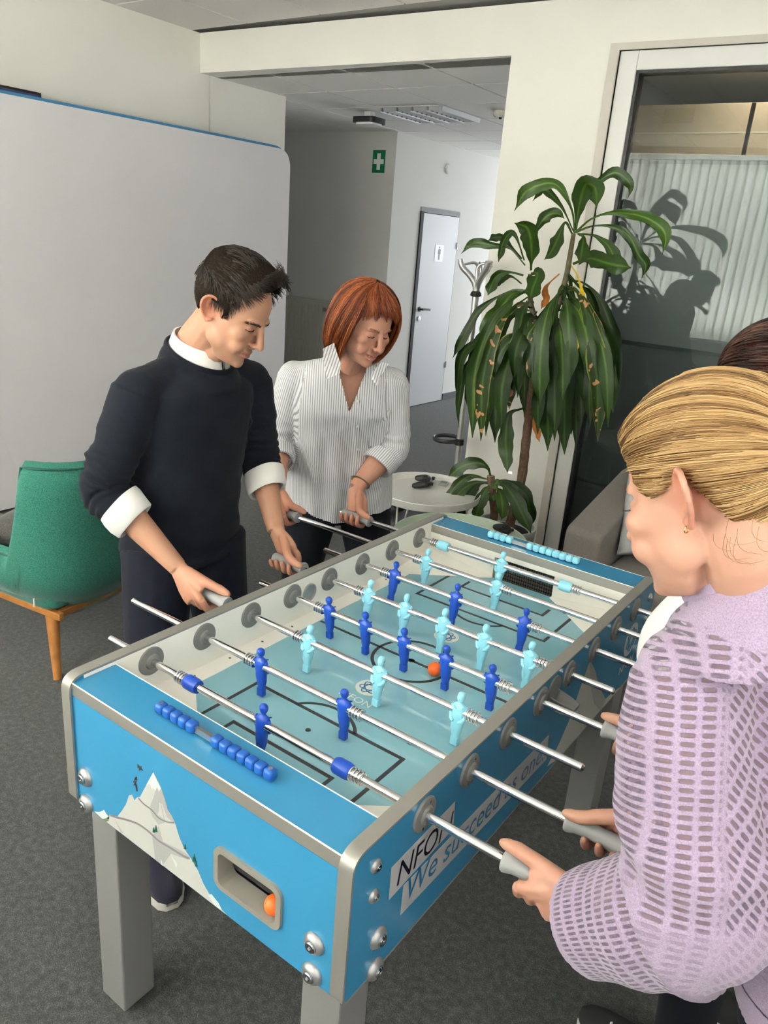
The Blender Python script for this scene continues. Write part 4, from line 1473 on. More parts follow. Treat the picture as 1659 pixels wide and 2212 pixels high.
# ------------------------------------------------------------------ tray tables
def tray_table(name, label, x, y, r, z, m, rot):
    t = thing(name, label, 'side table', (x, y, 0), rot, group='round tray tables')
    g = G()
    g.lathe([(0.0001, z), (r - 0.02, z), (r - 0.012, z + 0.004), (r - 0.004, z + 0.036), (r, z + 0.038), (r + 0.002, z + 0.034), (r - 0.004, z - 0.002), (r - 0.018, z - 0.008), (0.0001, z - 0.008)], 'z', seg=64)
    g.build('tray', m, t, world=False)
    for k in range(3):
        a = 2 * math.pi * k / 3
        pts = []
        for da, rr, zz in ((-0.55, 0.88, z - 0.008), (-0.42, 1.0, 0.25), (-0.28, 1.06, 0.03), (-0.2, 1.07, 0.008), (0.2, 1.07, 0.008), (0.28, 1.06, 0.03), (0.42, 1.0, 0.25), (0.55, 0.88, z - 0.008)):
            pts.append((rr * r * 0.86 * math.cos(a + da), rr * r * 0.86 * math.sin(a + da), zz))
        G().tube(pts, 0.0055, 8).build('wire_leg', m, t, world=False)
    G().tube([(r * 0.74 * math.cos(a), r * 0.74 * math.sin(a), z - 0.012) for a in np.linspace(0, 2 * math.pi, 41)[:-1]], 0.005, 8, loop=True).build('ring', m, t, world=False)
    return t


M_TRAY = mat('white_tray_lacquer', (0.68, 0.665, 0.63), 0.35)
M_MINT = mat('mint_tray_lacquer', (0.44, 0.52, 0.42), 0.4)
tray_table('tray_table', 'white round tray table beside the dracaena with a game controller on it', -1.17, 1.88, 0.285, 0.475, M_TRAY, 0.9)
tray_table('tray_table', 'pale mint green round tray table behind the far end of the football table', -0.68, 1.40, 0.30, 0.475, M_MINT, 0.3)


def controller(label, x, y, z, rot, tilt=0.0):
    t = thing('game_controller', label, 'game controller', (x, y, z), rot, group='black game controllers')
    g = G()
    rings = []
    for u in np.linspace(-1, 1, 21):
        a = abs(u)
        w = 0.052 - 0.012 * smoothstep(0.75, 1, a)
        hgt = 0.034 - 0.008 * (1 - a)
        cy = 0.008 - 0.012 * smoothstep(0.5, 1.0, a)
        x_ = u * 0.078
        sc = 1 - smoothstep(0.88, 1.02, a) * 0.55
        rings.append([(x_, cy + w / 2 * sc * math.cos(k), 0.026 + hgt / 2 * sc * math.sin(k)) for k in np.linspace(0, 2 * math.pi, 15)[:-1]])
    g.rings(rings)
    b_ = g.build('body', M_BLACK, t, smooth=60, world=False)
    for s in (-1, 1):
        G().tube([(s * 0.055, -0.006, 0.026), (s * 0.068, -0.032, 0.020), (s * 0.074, -0.056, 0.015), (s * 0.074, -0.068, 0.0145)], [0.021, 0.019, 0.0155, 0.008], 14).build('grip', M_BLACK, t, smooth=60, world=False)
        G().lathe([(0.006, 0), (0.006, 0.009), (0.0105, 0.011), (0.0105, 0.014), (0.0001, 0.013)], 'z', (s * 0.027, -0.004, 0.038), 14).build('thumb_stick', M_RUBBER, t, world=False)
        G().box(s * 0.055 - 0.017, s * 0.055 + 0.017, 0.028, 0.044, 0.024, 0.036).build('shoulder_button', M_RUBBER, t, smooth=0, bevel=0.003, world=False)
    for dx, dy in ((0, .009), (0, -.009), (.009, 0), (-.009, 0)):
        G().lathe([(0.0042, 0), (0.0042, 0.005), (0.0001, 0.0055)], 'z', (0.055 + dx, 0.016 + dy, 0.041), 10).build('button', M_RUBBER, t, world=False)
    G().box(-0.02, 0.02, 0.008, 0.026, 0.036, 0.0425).build('touch_pad', M_RUBBER, t, smooth=0, bevel=0.002, world=False)
    return t


p = on_z(920, 1040, 0.50)
controller('black game controller lying on the white tray table', p[0], p[1], 0.476, math.radians(-62))
p = on_z(1085, 1150, 0.50)
controller('black game controller lying on the mint green tray table', p[0], p[1], 0.476, math.radians(-80))
p = on_z(958, 1043, 0.483)
cg = thing('charging_brick', 'small grey metal gadget beside the controller on the white tray table', 'gadget', (p[0], p[1], 0.4755), math.radians(20))
G().box(-0.022, 0.022, -0.035, 0.035, 0, 0.008).build('shell', M_STEEL, cg, smooth=0, bevel=0.002, world=False)
G().box(-0.016, 0.016, -0.002, 0.026, 0.008, 0.0095).build('face', mat('gadget_face', (0.22, 0.22, 0.21), 0.4), cg, smooth=0, world=False)

# ------------------------------------------------------------------ platform trolley
tr_ = thing('platform_trolley', 'low platform trolley with blue deck and grey rim standing behind the white tray table', 'trolley', (-2.14, 2.55, 0), math.radians(4))
rim = rounded_poly([(-0.36, -0.28), (0.36, -0.28), (0.36, 0.20), (-0.36, 0.20)], 0.05, 6)
g = G()
g.prism(rim, lambda u, w, d: (u, w, d), 0.128, 0.150)
g.build('base_frame', mat('trolley_navy', (0.012, 0.018, 0.07), 0.4), tr_, smooth=30, world=False)
g = G()
inn = [(x * 0.88, (y + 0.04) * 0.84 - 0.04) for x, y in rim]
g.rings([[(x, y, 0.150) for x, y in rim], [(x, y, 0.160) for x, y in rim], [(x, y, 0.160) for x, y in inn], [(x, y, 0.150) for x, y in inn]], loop=True)
g.build('rim', mat('trolley_rim', (0.42, 0.42, 0.40), 0.5), tr_, smooth=30, world=False)
G().prism(inn, lambda u, w, d: (u, w, d), 0.150, 0.156).build('deck_mat', mat('trolley_blue', (0.022, 0.045, 0.14), 0.7, bump=(200, 0.3, 0.001)), tr_, smooth=0, world=False)
for sx, sy in ((0.28, -0.20), (0.28, 0.12), (-0.28, -0.20), (-0.28, 0.12)):
    w_ = G().lathe([(0.022, -0.018), (0.052, -0.018), (0.057, -0.010), (0.057, 0.010), (0.052, 0.018), (0.022, 0.018)], 'y', (sx, sy, 0.0572), 26).build('castor', M_RUBBER, tr_, world=False)
    G().lathe([(0.0001, -0.020), (0.024, -0.020), (0.024, 0.020), (0.0001, 0.020)], 'y', (sx, sy, 0.0572), 16).build('hub', M_STEEL, w_, world=False)
    g = G()
    g.box(sx - 0.012, sx + 0.012, sy - 0.026, sy - 0.022, 0.05, 0.128)
    g.box(sx - 0.012, sx + 0.012, sy + 0.022, sy + 0.026, 0.05, 0.128)
    g.box(sx - 0.03, sx + 0.03, sy - 0.03, sy + 0.03, 0.120, 0.128)
    g.build('castor_fork', M_STEEL, w_, smooth=0, world=False)

# ------------------------------------------------------------------ coat stand
SX, SY = -1.30, 2.40
cs = thing('coat_stand', 'brushed metal coat stand with curved hooks and umbrella ring beside the pillar', 'coat stand', (SX, SY, 0))
M_ALU = mat('brushed_aluminium', (0.50, 0.50, 0.50), 0.38, 0.8)
G().lathe([(0.15, 0), (0.15, 0.012), (0.12, 0.022), (0.03, 0.03), (0.024, 0.04)], 'z', (SX, SY, 0), 40).build('base', M_ALU, cs)
G().tube([(SX, SY, 0.03), (SX, SY, 1.50)], 0.0185, 20).build('pole', M_ALU, cs)
G().lathe([(0.020, 0), (0.032, 0.006), (0.028, 0.022), (0.020, 0.03)], 'z', (SX, SY, 1.475), 16).build('collar', M_BLACK, cs)
for k in range(3):
    a = math.radians(205 + 120 * k)
    c, s = math.cos(a), math.sin(a)
    pts = cr([(SX, SY, 1.49), (SX + 0.01 * c, SY + 0.01 * s, 1.54), (SX + 0.045 * c, SY + 0.045 * s, 1.585), (SX + 0.09 * c, SY + 0.09 * s, 1.625), (SX + 0.105 * c, SY + 0.105 * s, 1.665)], 6)
    G().tube(pts, list(np.linspace(0.018, 0.015, len(pts))), 14).build('hook', M_ALU, cs)
    pts = cr([(SX, SY, 1.50), (SX - 0.012 * c, SY - 0.012 * s, 1.58), (SX - 0.01 * c, SY - 0.01 * s, 1.63), (SX + 0.03 * s, SY - 0.03 * c, 1.652), (SX + 0.085 * s, SY - 0.085 * c, 1.64)], 6)
    G().tube(pts, list(np.linspace(0.012, 0.006, len(pts))), 10).build('small_hook', M_ALU, cs)
zr = float(on_y(985, 950, SY)[2])
G().tube([(SX - 0.075 + 0.075 * math.cos(a), SY - 0.02 + 0.085 * math.sin(a), zr) for a in np.linspace(0, 2 * math.pi, 41)[:-1]], 0.006, 8, loop=True, flat=2.0).build('umbrella_ring', M_BLACK, cs)
G().lathe([(0.019, -0.02), (0.027, -0.016), (0.027, 0.016), (0.019, 0.02)], 'z', (SX, SY, zr - 0.008), 16).build('ring_clamp', M_BLACK, cs)

# ------------------------------------------------------------------ sofa and cushion
M_SOFA = fabric_mat('grey_sofa_weave', (0.16, 0.142, 0.13), (0.30, 0.27, 0.25), 420, sheen=0.15)
so = thing('sofa', 'grey fabric sofa in front of the glass partition', 'sofa', (0.55, 2.05, 0))
AX0, AX1 = -0.30, -0.13
g = G()
side = rounded_poly([(1.66, 0.10), (2.46, 0.10), (2.46, 0.74), (2.30, 0.74), (1.66, 0.595)], [0.03, 0.03, 0.05, 0.08, 0.05], 5)
g.prism(side, lambda u, w, d: (d, u, w), AX0, AX1)
g.build('armrest', M_SOFA, so, bevel=0.018, bseg=3, smooth=50)
g = G()
g.prism(side, lambda u, w, d: (d, u, w), 1.55, 1.72)
g.build('armrest', M_SOFA, so, bevel=0.018, bseg=3, smooth=50)
for x0 in (AX1, 0.71):
    G().box(x0 + 0.004, x0 + 0.836, 1.64, 2.30, 0.27, 0.425).build('seat_cushion', M_SOFA, so, bevel=0.03, bseg=3, smooth=50)
G().box(AX1, 1.55, 1.68, 2.40, 0.10, 0.268).build('base', M_SOFA, so, bevel=0.01, smooth=50)
G().box(AX1, 1.55, 2.27, 2.46, 0.27, 0.76).build('backrest', M_SOFA, so, bevel=0.04, bseg=3, smooth=50)
for x, y in ((-0.25, 1.72), (1.66, 1.72), (-0.25, 2.4), (1.66, 2.4)):
    G().tube([(x, y, 0.102), (x, y, 0)], [0.02, 0.014], 10).build('leg', M_BLACK, so)
sc_ = thing('scatter_cushion', 'pale grey cotton cushion leaning against the sofa arm', 'cushion', (-0.02, 2.05, 0.43))
o = pillow(0.48, 0.48, 0.15).build('cover', mat('cushion_cotton', (0.56, 0.565, 0.57), 0.9, bump=(14, 0.5, 0.02)), sc_, smooth=180, world=False, weld=True)
o.location = (0.03, 0.03, 0.235)
o.rotation_euler = (math.radians(74), math.radians(8), math.radians(52))
# ------------------------------------------------------------------ dracaena
def leaf_mat(name, c0, c1, spots=0.0, edge=None):
    m = bpy.data.materials.new(name)
    m.use_nodes = True
    nt = m.node_tree
    b = nt.nodes['Principled BSDF']
    b.inputs['Roughness'].default_value = 0.38
    b.inputs['Specular IOR Level'].default_value = 0.28
    uv = nd(nt, 'ShaderNodeAttribute', attribute_name='leaf_uv')
    sp = nd(nt, 'ShaderNodeSeparateXYZ')
    nt.links.new(uv.outputs['Vector'], sp.inputs[0])
    ab = nd(nt, 'ShaderNodeMath', operation='ABSOLUTE')
    nt.links.new(sp.outputs[0], ab.inputs[0])
    r = nd(nt, 'ShaderNodeValToRGB')
    e = r.color_ramp.elements
    e[0].position, e[0].color = 0.0, tuple(c1) + (1,)
    e[1].position, e[1].color = 0.22, tuple(c0) + (1,)
    if edge:
        k = r.color_ramp.elements.new(0.82)
        k.color = tuple(c0) + (1,)
        k = r.color_ramp.elements.new(0.97)
        k.color = tuple(edge) + (1,)
    nt.links.new(ab.outputs[0], r.inputs['Fac'])
    # long streaks
    tc = nd(nt, 'ShaderNodeMapping')
    tc.inputs['Scale'].default_value = (7, 1.2, 1)
    nt.links.new(uv.outputs['Vector'], tc.inputs['Vector'])
    n = nd(nt, 'ShaderNodeTexNoise', i_Scale=2.0, i_Detail=2.0)
    nt.links.new(tc.outputs[0], n.inputs['Vector'])
    mx = nd(nt, 'ShaderNodeMix', data_type='RGBA', blend_type='OVERLAY')
    mx.inputs[0].default_value = 0.5
    nt.links.new(r.outputs['Color'], mx.inputs[6])
    nt.links.new(n.outputs['Fac'], mx.inputs[7])
    col = mx.outputs[2]
    if spots > 0:
        n2 = nd(nt, 'ShaderNodeTexNoise', i_Scale=26.0, i_Detail=1.0)
        t2 = nd(nt, 'ShaderNodeTexCoord')
        nt.links.new(t2.outputs['Object'], n2.inputs['Vector'])
        r2 = nd(nt, 'ShaderNodeValToRGB')
        r2.color_ramp.elements[0].position = 0.70 - spots * 0.06
        r2.color_ramp.elements[1].position = 0.712 - spots * 0.06
        nt.links.new(n2.outputs['Fac'], r2.inputs['Fac'])
        m2 = nd(nt, 'ShaderNodeMix', data_type='RGBA')
        nt.links.new(r2.outputs['Color'], m2.inputs[0])
        nt.links.new(col, m2.inputs[6])
        m2.inputs[7].default_value = (0.42, 0.20, 0.10, 1)
        col = m2.outputs[2]
    nt.links.new(col, b.inputs['Base Color'])
    return m


LEAF = [leaf_mat('leaf_deep_green', (0.013, 0.032, 0.005), (0.045, 0.095, 0.012)),
        leaf_mat('leaf_mid_green', (0.019, 0.047, 0.006), (0.075, 0.145, 0.016)),
        leaf_mat('leaf_fresh_green', (0.032, 0.075, 0.008), (0.12, 0.20, 0.022)),
        leaf_mat('leaf_edged', (0.015, 0.037, 0.005), (0.05, 0.105, 0.014), 0.0, (0.35, 0.34, 0.06)),
        leaf_mat('leaf_spotted', (0.015, 0.036, 0.005), (0.05, 0.105, 0.014), 1.0, (0.16, 0.19, 0.03)),
        leaf_mat('leaf_yellow', (0.52, 0.33, 0.010), (0.60, 0.42, 0.03)),
        leaf_mat('leaf_brown', (0.33, 0.11, 0.02), (0.40, 0.17, 0.05))]


def leaf(path, width, parent, m, facing=None, twist=0.0, stem=0.25, wave=0.25, fold=0.18, seg=22):
    """strap leaf along a 3-D path, widest in its outer half, wavy edges."""
    P = cr(path, max(3, int(seg / (len(path) - 1)) + 1))
    L = [0]
    for a, b in zip(P[:-1], P[1:]):
        L.append(L[-1] + np.linalg.norm(b - a))
    L = np.array(L) / L[-1]
    ph = random.uniform(0, 6)
    v, uv, f = [], [], []
    cols = (-1.0, -0.5, 0.0, 0.5, 1.0)
    side = None
    for i, p in enumerate(P):
        t = P[min(i + 1, len(P) - 1)] - P[max(i - 1, 0)]
        t /= np.linalg.norm(t)
        view = (CAM - p) / np.linalg.norm(CAM - p) if facing is None else _np(facing)
        s = np.cross(t, view)
        if np.linalg.norm(s) < 0.15 and side is not None:
            s = side
        s = s / np.linalg.norm(s)
        if side is not None and s @ side < 0:
            s = -s
        if side is not None:
            s = 0.5 * s + 0.5 * side
            s -= (s @ t) * t
            s /= np.linalg.norm(s)
        side = s
        n = np.cross(s, t)
        tw = twist * math.sin(L[i] * 5 + ph) * 0.8
        s2 = s * math.cos(tw) + n * math.sin(tw)
        n2 = np.cross(s2, t)
        x = L[i]
        w = width / 2 * (0.13 + 0.87 * smoothstep(stem * 0.5, stem + 0.26, x)) * (1 - smoothstep(0.78, 1.0, x) ** 1.6) + 0.0012
        for c in cols:
            e = wave * w * abs(c) ** 2 * math.sin(9 * x * (1 + 0.1 * c) + ph + 1.6 * c)
            ee = 1 + 0.13 * math.sin(15 * x + ph * 2 + 2 * c) + 0.07 * math.sin(31 * x + ph * 5 - c)
            q = p + s2 * c * w * (ee if abs(c) > 0.9 else 1) + n2 * (fold * w * abs(c) + e)
            v.append(q)
            uv.append((c, x * 8, ph))
    nc = len(cols)
    for i in range(len(P) - 1):
        for k in range(nc - 1):
            a = i * nc + k
            f.append((a, a + 1, a + nc + 1, a + nc))
    g = G().add(v, f)
    o = g.build('leaf', m, parent, smooth=180)
    at = o.data.attributes.new('leaf_uv', 'FLOAT_VECTOR', 'POINT')
    at.data.foreach_set('vector', np.array(uv, dtype=np.float32).ravel())
    return o


YP = 2.15
PL = thing('dracaena_plant', 'large potted dracaena with two canes and long drooping leaves in front of the pillar', 'plant', (-0.82, YP, 0))
M_BARK = mat('dracaena_bark', (0.135, 0.075, 0.045), 0.85, noise=(60, 0.35), bump=(70, 0.7, 0.006))
M_BARK2 = mat('cane_cut', (0.42, 0.30, 0.20), 0.8)
M_POT = mat('white_planter', (0.55, 0.55, 0.53), 0.5)
G().lathe([(0.12, 0.0), (0.135, 0.01), (0.165, 0.30), (0.168, 0.335), (0.155, 0.335), (0.15, 0.30), (0.0001, 0.29)], 'z', (-0.82, YP, 0), 36).build('planter', M_POT, PL)
G().lathe([(0.149, 0.285), (0.149, 0.296), (0.10, 0.303), (0.0001, 0.305)], 'z', (-0.82, YP, 0), 28).build('soil', mat('potting_soil', (0.03, 0.022, 0.016), 0.95, bump=(60, 0.8, 0.01)), PL)


def pp(u, w, y=YP):                 # crop pixel -> point at depth y
    return on_y(930 + u * 0.36160, 360 + w * 0.36166, y)


trunk = [np.array([-0.80, YP, 0.29])] + [pp(*q) for q in ((540, 1880), (570, 1640), (600, 1400), (640, 1150), (700, 950))]
tp = cr(trunk, 8)
G().tube(tp, [0.026 - 0.006 * i / len(tp) + 0.0016 * math.sin(i * 2.1) for i in range(len(tp))], 14).build('cane', M_BARK, PL)
tA = cr([pp(690, 980), pp(760, 830), pp(810, 660), pp(835, 520), pp(855, 400)], 6)
G().tube(tA, list(np.linspace(0.017, 0.010, len(tA))), 12).build('branch', mat('green_branch', (0.10, 0.085, 0.04), 0.7, noise=(40, 0.4)), PL)
tB = cr([pp(670, 1010), pp(620, 900), pp(595, 780), pp(595, 640)], 6)
G().tube(tB, list(np.linspace(0.017, 0.010, len(tB))), 12).build('branch', MATS['green_branch'], PL)
tC = [np.array([-0.865, YP - 0.07, 0.29])] + [pp(380, 2080, YP - 0.07), pp(370, 1960, YP - 0.07), pp(360, 1850, YP - 0.07)]
tc_ = cr(tC, 6)
G().tube(tc_, 0.021, 14).build('cane', M_BARK, PL)
G().cyl(tc_[-1], tc_[-1] + np.array([0, 0, 0.004]), 0.0195, seg=14).build('cane_cut', M_BARK2, PL)

YA, YB_ = YP, YP
ZIG = [
    # (points in the crop, depth offsets at the tip, width, material)
    ([(860, 400), (845, 260), (770, 125), (690, 100), (570, 150), (500, 265)], -0.10, 0.060, 2),
    ([(855, 390), (800, 270), (735, 180), (672, 138), (610, 205)], 0.12, 0.035, 1),
    ([(868, 380), (885, 250), (925, 110), (985, 130), (992, 245)], -0.15, 0.085, 1),
    ([(875, 340), (940, 160), (1010, 85), (1110, 36), (1195, 110), (1178, 192)], 0.05, 0.045, 1),
    ([(870, 390), (960, 312), (1090, 275), (1250, 292), (1370, 355), (1405, 430), (1383, 528)], -0.08, 0.055, 2),
    ([(868, 395), (960, 356), (1090, 358), (1185, 415), (1245, 530), (1285, 590), (1262, 668)], 0.05, 0.048, 1),
    ([(878, 402), (980, 412), (1060, 470), (1110, 560), (1195, 605)], -0.10, 0.055, 1),
    ([(850, 580), (950, 548), (1060, 578), (1200, 604)], -0.16, 0.075, 1),
    ([(848, 405), (805, 335), (760, 430), (722, 505), (680, 556)], -0.14, 0.060, 1),
    ([(888, 405), (912, 425), (902, 515), (886, 588)], -0.20, 0.066, 1),
    ([(600, 620), (602, 480), (580, 370), (500, 335)], -0.12, 0.080, 1),
    ([(592, 500), (620, 400), (690, 300), (755, 282), (800, 310)], 0.03, 0.055, 1),
    ([(565, 590), (480, 490), (400, 474), (255, 458), (182, 520)], -0.05, 0.044, 1),
    ([(545, 550), (450, 440), (395, 420), (342, 442)], 0.10, 0.038, 0),
    ([(560, 560), (500, 400), (440, 440), (405, 570)], -0.10, 0.040, 1),
    ([(555, 650), (460, 630), (385, 665), (342, 770)], -0.10, 0.055, 1),
    ([(545, 700), (480, 655), (430, 670), (370, 720)], 0.05, 0.035, 0),
    ([(600, 640), (640, 640), (610, 730), (590, 800)], -0.18, 0.075, 1),
    ([(580, 740), (470, 745), (300, 850), (200, 1010), (132, 1145)], -0.02, 0.048, 0),
    ([(585, 750), (490, 760), (420, 850), (350, 960), (315, 1065)], -0.16, 0.088, 2),
    ([(580, 780), (420, 890), (290, 1030), (190, 1120), (160, 1300), (165, 1400)], 0.02, 0.050, 0),
    ([(580, 800), (420, 980), (290, 1100), (200, 1230), (165, 1450), (170, 1560)], 0.08, 0.040, 0),
    ([(840, 590), (880, 660), (915, 800), (900, 930), (880, 1090)], -0.22, 0.034, 5),
    ([(600, 1380), (620, 1480), (635, 1560), (650, 1645)], -0.17, 0.036, 6),
    ([(560, 1440), (470, 1480), (450, 1620), (455, 1720), (460, 1830)], -0.14, 0.075, 1),
    ([(770, 640), (690, 720), (690, 790), (660, 850)], -0.10, 0.035, 6),
]
for pts, dy, w, mi in ZIG:
    n = len(pts)
    path = [pp(u, q, YP + dy * (i / (n - 1))) for i, (u, q) in enumerate(pts)]
    leaf(path, w * 0.95, PL, LEAF[mi], twist=0.55, stem=0.42 if w < 0.07 else 0.18, wave=0.40)
# hanging skirt: leaves arch out of the two crowns and fall
tips = [(250, 1620), (300, 1640), (330, 1610), (385, 1650), (230, 1480), (290, 1440), (345, 1530), (420, 1560), (470, 1450), (520, 1380), (440, 1330), (390, 1300), (560, 1420),
        (590, 1600), (560, 1500), (650, 1430), (690, 1410), (700, 1700), (740, 1640), (680, 1560), (640, 1600), (720, 1380), (760, 1480), (790, 1400), (800, 1720), (840, 1600), (870, 1680), (900, 1540),
        (930, 1480), (950, 1560), (880, 1380), (990, 1420), (1000, 1640), (1010, 1540), (1060, 1560), (1090, 1470), (1110, 1380), (1040, 1380), (950, 1300), (830, 1300), (620, 1310), (500, 1260), (860, 1200), (700, 1230), (1080, 1250), (1010, 1180), (560, 1180), (400, 1180)]
for i, (u, w) in enumerate(tips):
    left = u < 640 + random.uniform(-130, 130)
    q_ = random.random() ** 1.5
    bu, bw = (600 + 60 * q_, 740 + 230 * q_) if left else (825 - 95 * q_, 640 + 270 * q_)
    if bw > w - 330:
        bw = w - 330
    y0 = YP + random.uniform(-0.02, 0.02)
    dy = random.choice([-0.22, -0.16, -0.08, 0.02, 0.10, 0.16]) + random.uniform(-0.03, 0.03)
    ou = bu + (u - bu) * 0.55
    k = random.uniform(0.0, 40)
    pts = [(bu, bw + random.uniform(-20, 60)), (bu + (u - bu) * 0.32, bw - 10 + k + 40), (bu + (u - bu) * 0.68, bw + (w - bw) * 0.22), (bu + (u - bu) * 0.95, bw + (w - bw) * 0.55), (u, w)]
    n = len(pts)
    path = [pp(a, b, y0 + dy * min(1, 1.6 * j / (n - 1))) for j, (a, b) in enumerate(pts)]
    mi = random.choice([0, 0, 0, 1, 1, 3, 4, 4]) if dy < 0 else random.choice([0, 0, 1])
    leaf(path, random.uniform(0.054, 0.082), PL, LEAF[mi], twist=0.6, stem=0.26, wave=0.42)
# small cane crown
for pts, dy, w, mi in [
    ([(360, 1850), (340, 1800), (285, 1770), (190, 1790), (108, 1850)], -0.10, 0.060, 1),
    ([(355, 1870), (250, 1850), (180, 1880), (110, 1960), (80, 2020)], -0.12, 0.042, 1),
    ([(360, 1885), (260, 1890), (170, 1950), (120, 2050), (130, 2120)], -0.15, 0.050, 1),
    ([(365, 1890), (280, 1900), (210, 2000), (170, 2110)], -0.05, 0.060, 0),
    ([(370, 1900), (330, 1930), (290, 2030), (265, 2110)], -0.16, 0.062, 1),
    ([(380, 1890), (440, 1900), (500, 1980), (560, 2100), (600, 2190)], -0.14, 0.070, 0),
    ([(380, 1880), (460, 1880), (560, 1950), (590, 2040), (595, 2160)], 0.02, 0.062, 0),
    ([(380, 1900), (420, 1960), (430, 2050), (425, 2110)], -0.18, 0.060, 1),
    ([(380, 1890), (470, 1920), (520, 2020), (530, 2130)], -0.08, 0.070, 0),
    ([(375, 1870), (400, 1880), (385, 1900), (395, 1930)], -0.05, 0.030, 2),
    ([(375, 1930), (372, 1960), (378, 2000)], -0.03, 0.06, 2)]:
    n = len(pts)
    leaf([pp(u, q, YP - 0.07 + dy * (i / (n - 1))) for i, (u, q) in enumerate(pts)], w, PL, LEAF[mi], twist=0.25, stem=0.2)
# ------------------------------------------------------------------ people: tools
from mathutils import noise as mnoise


def remeshed(g, voxel, smooth=3, fac=0.5):
    me = bpy.data.meshes.new('tmp')
    me.from_pydata(g.v, [], g.f)
    bm = bmesh.new()
    bm.from_mesh(me)
    bmesh.ops.recalc_face_normals(bm, faces=bm.faces)
    bmesh.ops.triangulate(bm, faces=[f for f in bm.faces if len(f.verts) > 4])
    bm.to_mesh(me)
    bm.free()
    o = bpy.data.objects.new('tmp', me)
    COL.objects.link(o)
    r = o.modifiers.new('r', 'REMESH')
    r.mode = 'VOXEL'
    r.voxel_size = voxel
    if smooth:
        s = o.modifiers.new('s', 'SMOOTH')
        s.factor = fac
        s.iterations = smooth
    dg = bpy.context.evaluated_depsgraph_get()
    out = bpy.data.meshes.new_from_object(o.evaluated_get(dg))
    bpy.data.objects.remove(o)
    bpy.data.meshes.remove(me)
    return out


def get_co(me):
    a = np.empty(len(me.vertices) * 3, dtype=np.float32)
    me.vertices.foreach_get('co', a)
    return a.reshape(-1, 3).astype(float)


def get_no(me):
    a = np.empty(len(me.vertices) * 3, dtype=np.float32)
    me.vertices.foreach_get('normal', a)
    return a.reshape(-1, 3).astype(float)


def set_co(me, co):
    me.vertices.foreach_set('co', np.asarray(co, dtype=np.float32).ravel())
    me.update()


def finish(name, me, m, parent, smooth=True):
    off = np.array(wloc(parent)[:])
    set_co(me, get_co(me) - off)
    me.materials.clear()
    for x in (m if isinstance(m, (list, tuple)) else [m]):
        me.materials.append(x)
    if smooth:
        me.polygons.foreach_set('use_smooth', [True] * len(me.polygons))
    me.name = name
    return link(name, me, parent)


def nz(co, scale, seed=0.0):
    """smooth noise per vertex, scale can be a 3-vector."""
    q = co * np.asarray(scale) + seed
    return np.array([mnoise.noise(Vector(p)) for p in q])


def fast_noise(co, scale, seed=0):
    """cheap sum-of-sines pseudo noise, vectorised."""
    rng = np.random.default_rng(seed)
    out = np.zeros(len(co))
    for k in range(7):
        d = rng.normal(size=3)
        d /= np.linalg.norm(d)
        f = rng.uniform(0.6, 1.7)
        w = rng.normal(size=3)
        w /= np.linalg.norm(w)
        q = co * np.asarray(scale)
        out += np.sin(q @ d * 2 * math.pi * f + rng.uniform(0, 6) + 1.1 * np.sin(q @ w * 2 * math.pi * 0.5))
    return out / 7.0


def set_vec(me, name, arr):
    at = me.attributes.new(name, 'FLOAT_VECTOR', 'POINT')
    at.data.foreach_set('vector', np.asarray(arr, dtype=np.float32).ravel())


def set_val(me, name, arr):
    at = me.attributes.new(name, 'FLOAT', 'POINT')
    at.data.foreach_set('value', np.asarray(arr, dtype=np.float32))


def set_col(me, name, arr):
    at = me.attributes.new(name, 'FLOAT_COLOR', 'POINT')
    a = np.ones((len(arr), 4), dtype=np.float32)
    a[:, :3] = arr
    at.data.foreach_set('color', a.ravel())


def unit(v):
    v = _np(v)
    return v / np.linalg.norm(v)


class Head:
    """local axes: x = person's right, y = forward, z = up; origin between the ears at eye level."""

    def __init__(self, o, yaw, pitch, roll=0.0, s=1.0):
        y, p, r = (math.radians(a) for a in (yaw, pitch, roll))
        f = np.array([math.cos(y) * math.cos(p), math.sin(y) * math.cos(p), -math.sin(p)])
        rt = np.array([math.sin(y), -math.cos(y), 0])
        u = np.cross(rt, f)
        self.A = np.array([rt * math.cos(r) + u * math.sin(r), f, -rt * math.sin(r) + u * math.cos(r)])
        self.o, self.s = _np(o), s

    def w(self, p):
        return self.o + (np.atleast_2d(_np(p)) * self.s) @ self.A

    def p(self, *p):
        return self.w(p)[0]

    def l(self, co):
        return ((co - self.o) @ self.A.T) / self.s

    def add(self, g, sub):
        g.add(self.w(sub.v), sub.f)


def me_geo(me):
    co = get_co(me)
    f = [tuple(p.vertices) for p in me.polygons]
    bpy.data.meshes.remove(me)
    return co, f


